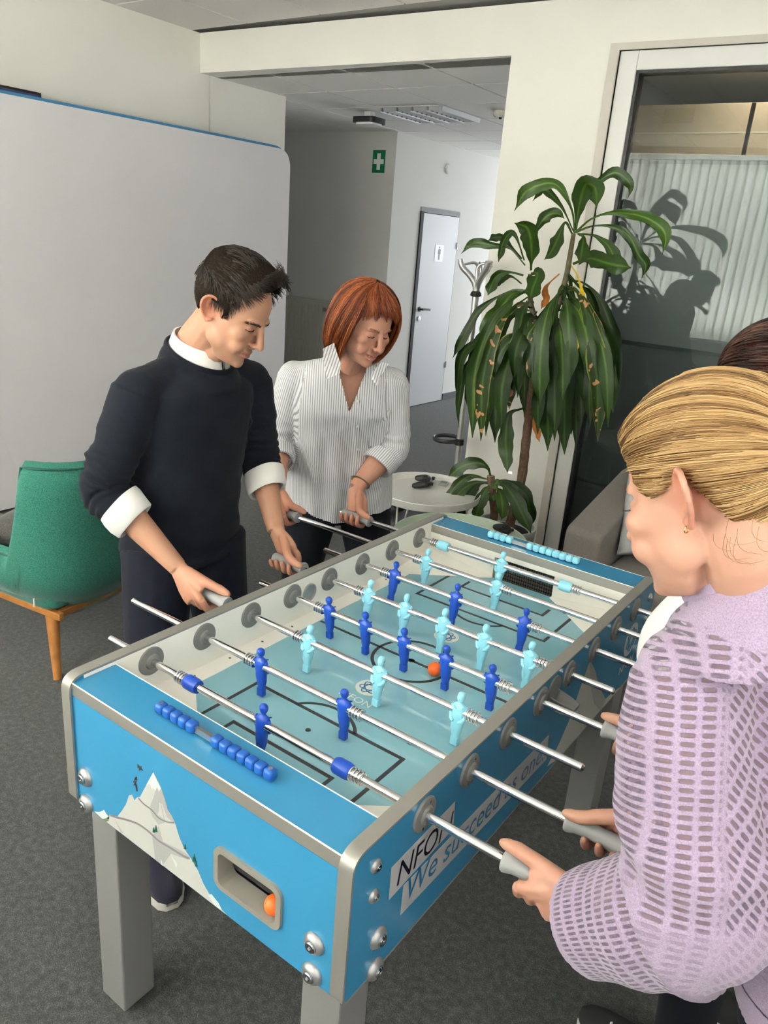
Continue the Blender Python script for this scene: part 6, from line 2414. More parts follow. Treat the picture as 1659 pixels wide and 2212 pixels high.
surf = hair_cap(HM, MAN, M_HAIR_M, man_mask, lambda P: man_thick(P) * 0.90, noise_amp=0.0016)
paths, rr, tone = [], [], []
for j in range(9000):
    D = RNG.normal(size=3)
    D[2] = D[2] + 0.35
    D /= np.linalg.norm(D)
    S, N, mk = surf(D)
    if mk[0] < 0.55:
        continue
    P0 = S[0]
    top = float(ss(0.045, 0.085, P0[2:3])[0])
    fr_ = float(ss(0.02, 0.07, P0[1:2])[0])
    # locks: direction varies slowly over the scalp
    lk = math.sin(P0[0] * 95 + 1.3 * math.sin(P0[1] * 50)) * 0.35
    ft = np.array([0.15 + lk - 0.65 * fr_, 1.0 - 0.75 * fr_, 0.15 + 0.5 * fr_])                     # combed forward, lifting at the front
    fs = np.array([0.0, 0.30 - 1.1 * float(ss(-0.02, -0.06, P0[1:2])[0]), -0.8])
    flow = ft * top + fs * (1 - top) + RNG.normal(size=3) * 0.08
    ln = (0.040 + 0.016 * RNG.random()) * top + (0.018 + 0.010 * RNG.random()) * (1 - top)
    n = N[0]
    t = flow - (flow @ n) * n
    t /= np.linalg.norm(t)
    p = P0 - n * 0.004
    d = t + n * (0.14 * top + 0.06 + 0.30 * fr_ * top)
    pth = []
    for k in range(6):
        pth.append(p)
        p = p + unit(d) * ln / 5
        d = d - n * (0.13 * top + 0.05) + RNG.normal(size=3) * 0.035
    paths.append(HM.w(np.array(pth)))
    rr.append(0.0012 * top + 0.0008 * (1 - top))
    cl = 0.5 + 0.5 * math.sin(P0[0] * 150 + P0[1] * 70 + 2 * math.sin(P0[1] * 90))
    tone.append(np.clip(0.10 + 0.40 * cl + 0.30 * RNG.random() + 0.15 * (1 - top), 0, 1))
strand_mesh('hair', paths, np.array(rr), M_HAIR_M, MAN, np.array(tone))
for s in (-1, 1):
    brow(HM, s, [(0.013, 0.0880, 0.0130), (0.026, 0.0875, 0.0165), (0.040, 0.0790, 0.0170), (0.050, 0.066, 0.0120)], 110, 0.010, M_HAIR_M, MAN, 0.0006)
    lash(HM, s, M_HAIR_M, MAN, -0.0035, 0.0805, 0.0015)

def neck_ring(c, rx, ry, tilt, F, z0, n=40):
    F = unit(F)
    lat = unit(np.cross(F, (0, 0, 1)))
    return [np.asarray(c) + lat * rx * math.cos(a) + F * ry * math.sin(a) + np.array([0, 0, z0 - tilt * math.sin(a)]) for a in np.linspace(0, 2 * math.pi, n + 1)[:-1]]


NC = np.array([-0.738, -0.050, 1.414])


# sweater
M_NAVYS = cloth_mat('navy_knit', (0.0080, 0.0100, 0.0160), 0.92, 620, 0.4, 0.35, 0.04)
g = G()
torso(g, [((-0.815, -0.055, 0.815), 0.186, 0.128), ((-0.815, -0.055, 0.88), 0.188, 0.130), ((-0.80, -0.055, 1.00), 0.178, 0.122), ((-0.785, -0.050, 1.13), 0.178, 0.122), ((-0.77, -0.045, 1.25), 0.186, 0.126), ((-0.757, -0.044, 1.32), 0.180, 0.112), ((-0.750, -0.046, 1.362), 0.118, 0.088)], F_M)
g.rings([neck_ring(NC, 0.125, 0.105, 0.030, F_M, -0.060), neck_ring(NC, 0.104, 0.100, 0.034, F_M, -0.022), neck_ring(NC, 0.085, 0.089, 0.036, F_M, -0.004)])
sl = []
for S, E, W in ((RS, RE, RW), (LS, LE, LW_)):
    M1 = E * 0.70 + W * 0.30
    up = limb(g, [S + (0, 0, 0.0), S * 0.5 + E * 0.5 + (0, 0, 0), E, M1], [0.070, 0.065, 0.060, 0.054], 8, 20)
    g.sphere(S + (0, 0, 0.000), (0.064, 0.064, 0.062), 18, 12)
    limb(g, [S + (0, 0, 0.004), S * 0.5 + NB * 0.5 + (0, 0, -0.022), NB + (-0.012, 0, -0.045)], [0.058, 0.058, 0.066], 5, 16)
    sl.append((S, E, M1))
me = remeshed(g, 0.005, 5)
co, no = get_co(me), get_no(me)
d = 0.0022 * fast_noise(co, (6, 6, 9), 3)
segs = []
for S, E, M1 in sl:
    segs += [(S, E, 0.068, 0.06, (1, 0, 0.3), 0.0), (E, M1, 0.06, 0.054, (1, 0, 0.3), np.linalg.norm(E - S))]
idx, al, an, ra = seg_coords(co, segs + [((-0.815, -0.055, 0.815), (-0.75, -0.05, 1.40), 0.15, 0.13, (0, 1, 0), 0)])
arm = idx < 4
Lu = np.linalg.norm(RE - RS)
wr = np.exp(-0.5 * ((al - Lu - 0.01) / 0.085) ** 2)
am = 0.5 + 0.8 * fast_noise(co, 9, 31)
d = d + arm * wr * 0.0052 * am * np.sin(al * 2 * math.pi / 0.027 + 2.2 * np.sin(an * 1.0 + 0.7) + 5.5 * fast_noise(co, 5, 8))
d = d + arm * 0.0060 * (0.4 + fast_noise(co, 5, 77)) * np.sin(al * 2 * math.pi / 0.085 + 2.6 * np.sin(an + 1) + 4 * fast_noise(co, 3, 2)) * np.exp(-0.5 * ((al - 0.15) / 0.09) ** 2)
tz = co[:, 2]
d = d + (~arm) * 0.0030 * np.sin(tz * 2 * math.pi / 0.11 + 3.0 * fast_noise(co, 2.5, 4) + co[:, 1] * 9) * ss(1.25, 1.0, tz)
d = d - (~arm) * 0.004 * np.exp(-0.5 * ((tz - 0.845) / 0.004) ** 2)
set_co(me, co + no * d[:, None])
sw = finish('sweater', me, M_NAVYS, MAN)
# ribbed neckline
M_NAVYR = cloth_mat('navy_rib', (0.007, 0.009, 0.0145), 0.95, 900, 0.5, 0.3, 0.04)


G().tube(neck_ring(NC, 0.084, 0.088, 0.036, F_M, -0.006), (0.006, 0.011), 10, loop=True).build('neck_rib', M_NAVYR, sw)
G().box(0, 0.009, 0, 0.0012, 0, 0.005).build('chest_logo', mat('logo_white', (0.75, 0.75, 0.75), 0.6), sw, smooth=0).location = Vector(tuple(on_x(527, 888, -0.628))) - wloc(MAN)
# shirt collar
M_SHIRT = cloth_mat('white_cotton', (0.72, 0.71, 0.68), 0.85, 900, 0.2, 0.03, 0.1)
lo = neck_ring(NC, 0.079, 0.083, 0.034, F_M, -0.006)
hi = neck_ring(NC + np.array([0.006, 0, 0]), 0.071, 0.071, 0.026, F_M, 0.036)
hi2 = neck_ring(NC + np.array([0.006, 0, 0]), 0.066, 0.066, 0.026, F_M, 0.035)
lo2 = neck_ring(NC, 0.072, 0.076, 0.034, F_M, -0.006)
cl = G()
# collar stands open at the front: leave a gap of a few segments
n = 40
gap = {10}
for rows in ((lo, hi), (hi, hi2), (hi2, lo2)):
    A, B = rows
    v = A + B
    f = [(k, (k + 1) % n, n + (k + 1) % n, n + k) for k in range(n) if k not in gap]
    cl.add(v, f)
cl.build('shirt_collar', M_SHIRT, MAN, smooth=50)
# rolled cuffs
for (S, E, M1), W in zip(sl, (RW, LW_)):
    ax = unit(W - E)
    ref = unit(np.cross(ax, (0, 1, 0)))
    A = M1 - ax * 0.020
    prof = [(0.052, -0.004), (0.064, -0.008), (0.0665, 0.006), (0.0650, 0.030), (0.061, 0.054), (0.057, 0.057), (0.050, 0.054), (0.046, 0.03), (0.046, 0.0)]
    b2 = np.cross(ax, ref)
    rings = []
    for r_, h_ in prof:
        rings.append([A + ax * (h_ + 0.006 * math.sin(q) * 1.0) + (ref * math.cos(q) * 1.05 + b2 * math.sin(q) * 0.92) * r_ * (1 + 0.02 * math.sin(5 * q + h_ * 90)) for q in np.linspace(0, 2 * math.pi, 33)[:-1]])
    cf = G().rings(rings, cap=False).build('shirt_cuff', M_SHIRT, MAN, smooth=50)

# trousers and shoes
M_TROU = cloth_mat('navy_chino', (0.008, 0.009, 0.017), 0.85, 800, 0.25, 0.2, 0.05)
g = G()
torso(g, [((-0.815, -0.055, 0.74), 0.168, 0.115), ((-0.815, -0.055, 0.83), 0.168, 0.115), ((-0.81, -0.055, 0.93), 0.158, 0.105)], F_M)
limb(g, [(-0.80, -0.15, 0.86), (-0.755, -0.20, 0.62), (-0.70, -0.25, 0.43), (-0.65, -0.315, 0.22), (-0.62, -0.345, 0.075)], [0.105, 0.092, 0.075, 0.066, 0.062], 6)
limb(g, [(-0.80, 0.045, 0.86), (-0.78, 0.06, 0.62), (-0.76, 0.075, 0.43), (-0.77, 0.095, 0.22), (-0.78, 0.105, 0.075)], [0.105, 0.092, 0.075, 0.066, 0.062], 6)
me = remeshed(g, 0.008, 5)
co, no = get_co(me), get_no(me)
set_co(me, co + no * (0.004 * fast_noise(co, (7, 7, 3), 21))[:, None])
finish('trousers', me, M_TROU, MAN)
M_SHOE = cloth_mat('dark_canvas', (0.015, 0.014, 0.028), 0.9, 500, 0.3, 0.2)
M_SOLE = mat('white_sole', (0.62, 0.60, 0.55), 0.6)
shoe('shoe', MAN, (-0.665, -0.325, 0), (-0.425, -0.425, 0), M_SHOE, M_SOLE)
shoe('shoe', MAN, (-0.82, 0.10, 0), (-0.56, 0.12, 0), M_SHOE, M_SOLE)
# ------------------------------------------------------------------ woman with auburn bob in a striped shirt
WOM = thing('person', 'woman with auburn bob and striped shirt holding two rods beside the man in navy', 'person', (-0.84, 0.72, 0), group='people at the football table')
HW = Head((-0.655, 0.562, 1.478), -13, 22, 4, 1.0)
SK_W = (0.53, 0.275, 0.19)
F_W = np.array([math.cos(math.radians(-50)), math.sin(math.radians(-50)), 0])
R_W = np.array([F_W[1], -F_W[0], 0])
y6, y7 = 0.375, 0.525
wRH, wLH = np.array([-0.800, y6, ZR]), np.array([-0.625, y7, ZR])
wRW, wLW = np.array([-0.868, y6 + 0.030, ZR + 0.060]), np.array([-0.680, y7 + 0.075, ZR + 0.070])
wRE, wLE = np.array([-1.000, 0.540, 1.020]), np.array([-0.650, 0.765, 1.035])
wRS, wLS = np.array([-0.925, 0.545, 1.262]), np.array([-0.658, 0.735, 1.262])
wNB = np.array([-0.755, 0.618, 1.345])
g = G()
add_head(g, HW, 1.0, 0.98, 1.02, 0.004, 1.08)
limb(g, [wNB + (-0.02, 0.02, -0.06), wNB, HW.p(0, -0.025, -0.075), HW.p(0, -0.02, -0.01)], [0.075, 0.062, 0.054, 0.052], 5, 18)
g.tube([HW.p(0, 0.030, -0.085), HW.p(0, 0.010, -0.105), wNB + F_W * 0.045 + (0, 0, -0.02)], [0.026, 0.036, 0.038], 12)
torso(g, [((-0.86, 0.745, 0.84), 0.15, 0.10), ((-0.84, 0.72, 1.0), 0.145, 0.10), ((-0.80, 0.670, 1.17), 0.155, 0.115), ((-0.785, 0.645, 1.27), 0.145, 0.088), ((-0.765, 0.625, 1.33), 0.075, 0.062)], F_W)
for S, E, W in ((wRS, wRE, wRW), (wLS, wLE, wLW)):
    limb(g, [S, S * 0.5 + E * 0.5, E], [0.045, 0.043, 0.040], 5)
    limb(g, [E, E * 0.65 + W * 0.35, E * 0.32 + W * 0.68, W], [0.043, 0.044, 0.035, (0.028, 0.024)], 6)
add_hand(g, wRH, (1, 0, 0), (-0.10, -0.72, 0.68), (0, -0.68, -0.72), wRW, 0.0150)
add_hand(g, wLH, (1, 0, 0), (0.0, 0.62, 0.78), (0, 0.78, -0.62), wLW, 0.0150, curl=24)
wom_body, _ = skin_body('body', g, HW, WOM, SK_W, 0.003, 3, lips=(0.46, 0.14, 0.13), blush=0.14, hands=((wRH, 0.06), (wLH, 0.06)), hand_red=0.4)
M_TEETH = mat('teeth', (0.70, 0.66, 0.58), 0.3)
G().tube([HW.p(x, 0.0835 - 9 * x * x, -0.0712 + 0.002 * abs(x) / 0.014) for x in np.linspace(-0.013, 0.013, 7)], 0.0022, 8).build('teeth', M_TEETH, WOM)
M_HAIR_W = hair_mat('auburn_hair', (0.075, 0.014, 0.004), (0.235, 0.052, 0.012), (0.46, 0.15, 0.040), 0.38)
for s in (-1, 1):
    brow(HW, s, [(0.014, 0.0875, 0.0165), (0.028, 0.0855, 0.0205), (0.042, 0.0765, 0.0195)], 45, 0.008, hair_mat('soft_brow', (0.16, 0.07, 0.035), (0.22, 0.10, 0.05), (0.26, 0.13, 0.07)), WOM, 0.0005)
    lash(HW, s, mat('lash_brown', (0.03, 0.014, 0.010), 0.6), WOM)
# bob: shell of the hair volume plus strands along its meridians
BC = np.array([0.0, -0.014, 0.022])


def bob_pt(phi, psi, k=1.0):
    """phi: azimuth from the face (deg), psi: polar angle from the top (deg)."""
    phi = ((phi + 180) % 360) - 180
    p, q = math.radians(phi), math.radians(psi)
    rx, ry, rz = (0.1000 if phi < 0 else 0.112), 0.118, 0.112
    low = smoothstep(75, 125, psi)
    side = 1 + 0.16 * low * abs(math.sin(p)) + 0.08 * low
    x = -rx * math.sin(p) * math.sin(q) * side * k
    y = ry * math.cos(p) * math.sin(q) * k * (1 + 0.02 * low)
    z = rz * math.cos(q) * k * (1.0 + 0.75 * smoothstep(85, 130, psi))
    return BC + np.array([x, y, z])


def bob_end(phi):
    ph_ = ((phi + 180) % 360) - 180
    a = abs(ph_) + (9 if ph_ > 0 else 0)
    if a < 50:
        return 66 + 10 * (a / 50) ** 2 + 4 * math.sin(a * 0.3)
    return 76 + 64 * smoothstep(50, 64, a) + 3 * math.sin(a * 0.21)


g = G()
NPH, NPS = 72, 22
v, f = [], []
for i in range(NPH):
    phi = 360.0 * i / NPH
    e = bob_end(phi) - (9 if bob_end(phi) < 90 else 0)
    for k in range(NPS):
        psi = 1 + (e - 1) * k / (NPS - 1)
        v.append(HW.p(*bob_pt(phi, psi, 0.965)))
for i in range(NPH):
    j = (i + 1) % NPH
    for k in range(NPS - 1):
        f.append((i * NPS + k, i * NPS + k + 1, j * NPS + k + 1, j * NPS + k))
hb = g.add(v, f).build('hair_base', M_HAIR_W, WOM, smooth=180)
set_val(hb.data, 'tone', np.full(len(hb.data.vertices), 0.22))
hb.modifiers.new('thick', 'SOLIDIFY').thickness = 0.010
paths, rr, tone = [], [], []
for j in range(5600):
    phi = RNG.uniform(-180, 180)
    a = abs(phi)
    lay = RNG.uniform(0.975, 1.035)
    e = bob_end(phi) * RNG.uniform(0.86, 1.04)
    st = RNG.uniform(4, 45) if RNG.random() < 0.6 else 4
    sweep = 0.0
    if a < 60:
        sweep = -22 - 0.15 * phi           # fringe swept to one side
    ph1 = RNG.uniform(0, 6)
    pth = []
    cl = math.sin(math.radians(phi) * 17 + 1.5 * math.sin(math.radians(phi) * 5))
    for t in np.linspace(0, 1, 10):
        psi = st + (e - st) * t
        ph = phi + sweep * (1 - t) + 2.5 * cl * t + 1.3 * math.sin(5 * t + ph1)
        kk = lay + 0.018 * math.sin(t * 5 + ph1 + cl) * t - 0.05 * max(0, t - 0.86)
        q = bob_pt(ph, psi, kk)
        pth.append(q)
    paths.append(HW.w(np.array(pth)))
    rr.append(0.00105)
    tone.append(np.clip(0.42 + 0.26 * cl + 0.20 * RNG.normal(), 0, 1))
strand_mesh('hair', paths, np.array(rr), M_HAIR_W, WOM, np.array(tone))


# shirt
def stripe_mat(name, base, stripe, period):
    m = bpy.data.materials.new(name)
    m.use_nodes = True
    nt = m.node_tree
    b = nt.nodes['Principled BSDF']
    b.inputs['Roughness'].default_value = 0.85
    b.inputs['Specular IOR Level'].default_value = 0.15
    at = nd(nt, 'ShaderNodeAttribute', attribute_name='cuv')
    sp = nd(nt, 'ShaderNodeSeparateXYZ')
    nt.links.new(at.outputs['Vector'], sp.inputs[0])
    mu = nd(nt, 'ShaderNodeMath', operation='MULTIPLY', i_1=1.0 / period)
    nt.links.new(sp.outputs[0], mu.inputs[0])
    frn = nd(nt, 'ShaderNodeMath', operation='FRACT')
    nt.links.new(mu.outputs[0], frn.inputs[0])
    r = nd(nt, 'ShaderNodeValToRGB')
    e = r.color_ramp.elements
    e[0].position, e[0].color = 0.0, tuple(base) + (1,)
    e[1].position, e[1].color = 1.0, tuple(base) + (1,)
    for p, c in ((0.26, base), (0.34, stripe), (0.66, stripe), (0.74, base)):
        k = r.color_ramp.elements.new(p)
        k.color = tuple(c) + (1,)
    nt.links.new(frn.outputs[0], r.inputs['Fac'])
    nt.links.new(r.outputs['Color'], b.inputs['Base Color'])
    tc = nd(nt, 'ShaderNodeTexCoord')
    n = nd(nt, 'ShaderNodeTexNoise', i_Scale=55.0, i_Detail=3.0)
    nt.links.new(tc.outputs['Object'], n.inputs['Vector'])
    bp = nd(nt, 'ShaderNodeBump', i_Strength=0.45, i_Distance=0.004)
    nt.links.new(n.outputs['Fac'], bp.inputs['Height'])
    nt.links.new(bp.outputs['Normal'], b.inputs['Normal'])
    return m


M_STRIPE = stripe_mat('striped_cotton', (0.72, 0.72, 0.72), (0.33, 0.325, 0.36), 0.0078)
g = G()
TOR = [((-0.870, 0.755, 0.725), 0.205, 0.150), ((-0.868, 0.752, 0.88), 0.202, 0.150), ((-0.845, 0.720, 1.02), 0.190, 0.145), ((-0.805, 0.672, 1.165), 0.190, 0.150), ((-0.787, 0.648, 1.255), 0.178, 0.118), ((-0.772, 0.634, 1.315), 0.115, 0.090), ((-0.762, 0.626, 1.345), 0.082, 0.078)]
torso(g, TOR, F_W)
wsl = []
for S, E, W in ((wRS, wRE, wRW), (wLS, wLE, wLW)):
    M1 = E * 0.62 + W * 0.38
    limb(g, [S, S * 0.5 + E * 0.5, E, M1], [0.066, 0.063, 0.060, 0.056], 8, 20)
    g.sphere(S, (0.064, 0.064, 0.060), 18, 12)
    limb(g, [S, S * 0.5 + wNB * 0.5 + (0, 0, -0.022), wNB + (-0.01, 0.01, -0.045)], [0.058, 0.057, 0.064], 5, 16)
    wsl.append((S, E, M1))
me = remeshed(g, 0.0045, 5)
co, no = get_co(me), get_no(me)
segs = []
for S, E, M1 in wsl:
    segs += [(S, E, 0.068, 0.064, F_W, 0.0), (E, M1, 0.064, 0.058, F_W, np.linalg.norm(E - S))]
segs.append(((-0.87, 0.755, 0.80), (-0.845, 0.72, 1.02), 0.17, 0.165, -F_W, 0))
segs.append(((-0.845, 0.72, 1.02), (-0.762, 0.626, 1.36), 0.165, 0.14, -F_W, 0.22))
idx, al, an, ra = cloth_uv(me, co, segs)
# torso stripes run straight down: use the lateral coordinate on the front
cuv = np.empty(len(co) * 3, dtype=np.float32)
me.attributes['cuv'].data.foreach_get('vector', cuv)
cuv = cuv.reshape(-1, 3)
tors = idx >= 4
lat = (co - np.array([-0.81, 0.68, 0])) @ R_W
fwd = (co - np.array([-0.81, 0.68, 0])) @ F_W
cuv[tors, 0] = (lat + np.sign(lat) * np.maximum(0, 0.06 - fwd) * 0.8)[tors]
me.attributes['cuv'].data.foreach_set('vector', cuv.ravel())
d = 0.004 * fast_noise(co, (5, 5, 3), 41) + 0.0022 * fast_noise(co, (14, 14, 9), 42)
arm = idx < 4
Lu = np.linalg.norm(wRE - wRS)
d = d + arm * 0.0042 * (0.5 + fast_noise(co, 8, 51)) * np.sin(al * 2 * math.pi / 0.034 + 2.2 * np.sin(an) + 5 * fast_noise(co, 5, 52)) * np.exp(-0.5 * ((al - Lu) / 0.07) ** 2)
# long drapes from the bust down
d = d + tors * 0.0060 * np.sin(lat * 2 * math.pi / 0.085 + 2.0 * fast_noise(co, (2, 2, 1), 53)) * ss(1.16, 0.95, co[:, 2])
set_co(me, co + no * d[:, None])
# open V neck and shaped tail hem
apex, topz = 1.185, 1.37
xl = lat + 0.012
vmask = (np.abs(xl) < 0.060 * (co[:, 2] - apex) / (topz - apex)) & (fwd > 0.02) & (co[:, 2] > apex)
tail = 0.775 - 0.035 * np.exp(-0.5 * (lat / 0.085) ** 4)
kill = vmask | ((co[:, 2] < tail) & tors)
bm = bmesh.new()
bm.from_mesh(me)
bm.verts.ensure_lookup_table()
bmesh.ops.delete(bm, geom=[bm.verts[i] for i in np.nonzero(kill)[0]], context='VERTS')
bm.to_mesh(me)
bm.free()
shirt = finish('shirt', me, M_STRIPE, WOM)
bvs = bvh_of(shirt)


def patch(name, pix, m, parent, lift=0.003, thick=0.002, uv=None, bv=None):
    """thin cloth piece lying on the garment under the given outline."""
    P = []
    for px, py in pix:
        p, n = hit(bv or bvs, px, py)
        if p is None:
            p = P[-1][0] if P else at_d(px, py, 2.3)
            n = -ray(px, py)
        P.append((p, n))
    c = sum(p for p, n in P) / len(P)
    nn = unit(sum(n for p, n in P))
    n = len(P)
    v = [p + unit(q) * lift for p, q in P] + [p + unit(q) * (lift - thick) for p, q in P]
    f = [tuple(range(n)), tuple(range(2 * n - 1, n - 1, -1))] + [(i, (i + 1) % n, n + (i + 1) % n, n + i) for i in range(n)]
    o = G().add(v, f).build(name, m, parent, smooth=0)
    off = np.array(wloc(parent)[:])
    cc = get_co(o.data) + off
    L = (cc - np.array([-0.81, 0.68, 0])) @ (R_W if uv is None else unit(uv))
    set_vec(o.data, 'cuv', np.stack([L, cc[:, 2], np.zeros(len(cc))], 1))
    return o


def c4(u, w): return (560 + u * 360 / 1659.0, 580 + w * 420 / 1936.0)


for k, pts in enumerate((((975, 1285), (1010, 1290), (1000, 1560), (985, 1900), (930, 1900), (945, 1560)),)):
    patch('placket', [c4(*p) for p in pts], M_STRIPE, shirt, 0.004, 0.002)
patch('chest_pocket', [c4(*p) for p in ((1105, 1395), (1310, 1412), (1290, 1600), (1190, 1790), (1085, 1760))], M_STRIPE, shirt, 0.0035, 0.002)
for pt in ((977, 1317), (980, 1560), (985, 1790)):
    p, n = hit(bvs, *c4(*pt))
    if p is not None:
        q = unit(n)
        G().tube([p + q * 0.003, p + q * 0.0075], [0.0052, 0.0048], 14, up=(0, 0, 1)).build('button', mat('pearl_button', (0.75, 0.74, 0.70), 0.25), shirt)


# collar leaves around the neck
def collar_leaf(pts3, name='collar'):
    n = len(pts3)
    c = sum(pts3) / n
    nn = unit(CAM - c)
    v = [p for p in pts3] + [p - nn * 0.003 for p in pts3]
    f = [tuple(range(n)), tuple(range(2 * n - 1, n - 1, -1))] + [(i, (i + 1) % n, n + (i + 1) % n, n + i) for i in range(n)]
    o = G().add(v, f).build(name, M_STRIPE, shirt, smooth=0)
    cc = get_co(o.data)
    set_vec(o.data, 'cuv', np.stack([cc @ unit(R_W + np.array([0, 0, 0.35])), cc[:, 2], np.zeros(len(cc))], 1))


dW = 2.16
collar_leaf([at_d(*c4(u, w), dW + e) for u, w, e in ((745, 740, 0.09), (632, 800, 0.08), (640, 900, 0.03), (670, 1100, 0.0), (800, 1045, -0.005), (815, 960, 0.005), (760, 800, 0.05))])
collar_leaf([at_d(*c4(u, w), dW + e) for u, w, e in ((1220, 930, 0.05), (1130, 1020, 0.02), (1110, 1085, 0.015), (1168, 1165, 0.015), (1205, 1080, 0.035), (1290, 950, 0.07))])
# turned-up cuffs
for (S, E, M1), W in zip(wsl, (wRW, wLW)):
    ax = unit(W - E)
    ref = unit(np.cross(ax, F_W))
    b2 = np.cross(ax, ref)
    A = M1 - ax * 0.03
    rings, uv = [], []
    for r_, h_ in [(0.056, 0.0), (0.064, -0.002), (0.065, 0.012), (0.064, 0.030), (0.062, 0.046), (0.057, 0.048), (0.053, 0.046), (0.052, 0.0)]:
        rings.append([A + ax * (h_ + 0.004 * math.sin(q + 1)) + (ref * math.cos(q) + b2 * math.sin(q)) * r_ * (1 + 0.02 * math.sin(4 * q + h_ * 80)) for q in np.linspace(0, 2 * math.pi, 41)[:-1]])
        uv += [(0.06 * (q if q < math.pi else 2 * math.pi - q), h_, 0) for q in np.linspace(0, 2 * math.pi, 41)[:-1]]
    o = G().rings(rings, cap=False).build('shirt_cuff', M_STRIPE, shirt, smooth=50)
    if len(o.data.vertices) == len(uv):
        set_vec(o.data, 'cuv', uv)
# wrist watch on the left wrist
ax = unit(wLH + (-0.02, 0.02, 0.02) - wLE)
cW = wLW * 0.86 + wLE * 0.14
ref = unit(np.cross(ax, (0, 0, 1)))
b2 = np.cross(ax, ref)
o = G().tube([cW + (ref * math.cos(q) * 0.0325 + b2 * math.sin(q) * 0.030) for q in np.linspace(0, 2 * math.pi, 41)[:-1]], (0.0065, 0.0022), 8, loop=True, up=None).build('watch_band', mat('watch_metal', (0.45, 0.40, 0.32), 0.35, 0.9), WOM)
# trousers, shoes
M_DENIM = cloth_mat('black_trousers', (0.007, 0.008, 0.013), 0.9, 700, 0.25, 0.2, 0.05)
g = G()
torso(g, [((-0.875, 0.760, 0.72), 0.185, 0.135), ((-0.870, 0.755, 0.84), 0.180, 0.130), ((-0.86, 0.745, 0.93), 0.165, 0.12)], F_W)
for s, ft in ((1, (-1.02, 0.72)), (-1, (-0.80, 0.90))):
    hp = np.array([-0.875, 0.76, 0.84]) + R_W * s * 0.09
    limb(g, [hp, hp * 0.55 + np.array([ft[0], ft[1], 0.40]) * 0.45, (ft[0], ft[1], 0.42), (ft[0] - 0.01, ft[1] + 0.02, 0.2), (ft[0] - 0.01, ft[1] + 0.02, 0.06)], [0.112, 0.098, 0.078, 0.066, 0.062], 6)
me = remeshed(g, 0.008, 5)
finish('trousers', me, M_DENIM, WOM)
for ft in ((-1.02, 0.72), (-0.80, 0.90)):
    a = np.array([ft[0] - F_W[0] * 0.06, ft[1] + 0.02 - F_W[1] * 0.06, 0])
    shoe('shoe', WOM, a, a + F_W * 0.25, mat('black_leather', (0.012, 0.012, 0.012), 0.4), M_RUBBER)
# ------------------------------------------------------------------ blonde player in a lilac knit
BLO = thing('person', 'woman with blond tied-back hair and lilac openwork sweater gripping the near rods', 'person', (0.92, -0.40, 0), group='people at the football table')
HB = Head((0.682, -0.507, 1.483), 165, 26, -4, 1.03)
SK_B = (0.46, 0.255, 0.18)
F_B = unit((-1, 0.10, 0))
R_B = np.array([F_B[1], -F_B[0], 0])
y0_, y1_ = -0.525, -0.375
bLH, bRH = np.array([0.582, y0_, ZR]), np.array([0.630, y1_, ZR])
bLW, bRW = np.array([0.642, y0_ - 0.026, ZR + 0.040]), np.array([0.700, y1_ + 0.025, ZR + 0.060])
bLE, bRE = np.array([0.800, -0.605, 1.015]), np.array([0.900, -0.170, 1.010])
bLS, bRS = np.array([0.715, -0.535, 1.262]), np.array([0.785, -0.215, 1.262])
bNB = np.array([0.760, -0.475, 1.362])
g = G()
add_head(g, HB, 1.0, 0.85, 1.06, 0.0, 1.22, 0.0, 0.016)
limb(g, [bNB + (0.02, 0, -0.07), bNB, HB.p(0, -0.036, -0.070), HB.p(0, -0.025, -0.01)], [0.068, 0.058, 0.052, 0.052], 5, 18)
g.tube([HB.p(0, 0.026, -0.080), HB.p(0, 0.002, -0.092), bNB + F_B * 0.03 + (0, 0, 0.0)], [0.026, 0.034, 0.036], 12)
torso(g, [((0.97, -0.385, 0.84), 0.14, 0.10), ((0.91, -0.385, 1.0), 0.135, 0.095), ((0.83, -0.375, 1.16), 0.14, 0.10), ((0.785, -0.37, 1.26), 0.125, 0.08), ((0.765, -0.385, 1.32), 0.07, 0.06)], F_B)
for S, E, W in ((bLS, bLE, bLW), (bRS, bRE, bRW)):
    limb(g, [S, S * 0.5 + E * 0.5, E], [0.045, 0.042, 0.038], 5)
    limb(g, [E, E * 0.65 + W * 0.35, E * 0.32 + W * 0.68, W], [0.042, 0.043, 0.034, (0.027, 0.023)], 6)
add_hand(g, bLH, (-1, 0, 0), (0.05, -0.86, 0.50), (0, -0.50, -0.86), bLW, 0.0150, thumb='along')
add_hand(g, bRH, (-1, 0, 0), (0.05, 0.70, 0.71), (0, 0.71, -0.70), bRW, 0.0150)
blo_body, _ = skin_body('body', g, HB, BLO, SK_B, 0.003, 3, lips=(0.50, 0.20, 0.18), blush=0.16, hands=((bLH, 0.05), (bRH, 0.05)), hand_red=0.25)
M_HAIR_B = hair_mat('blond_hair', (0.10, 0.050, 0.018), (0.30, 0.165, 0.060), (0.50, 0.33, 0.15), 0.45)
TIE = np.array([0.012, -0.118, 0.020])


def blo_mask(P):
    x, y, z = np.abs(P[:, 0]), P[:, 1], P[:, 2]
    line = np.where(y > 0.0, 0.002 + 0.078 * ss(0.030, 0.082, y), 0.004 - 0.062 * ss(-0.015, -0.07, y))
    line = line + 0.024 * np.exp(-((y + 0.014) / 0.020) ** 2) * (x > 0.04)
    return ss(-0.004, 0.006, z - line)


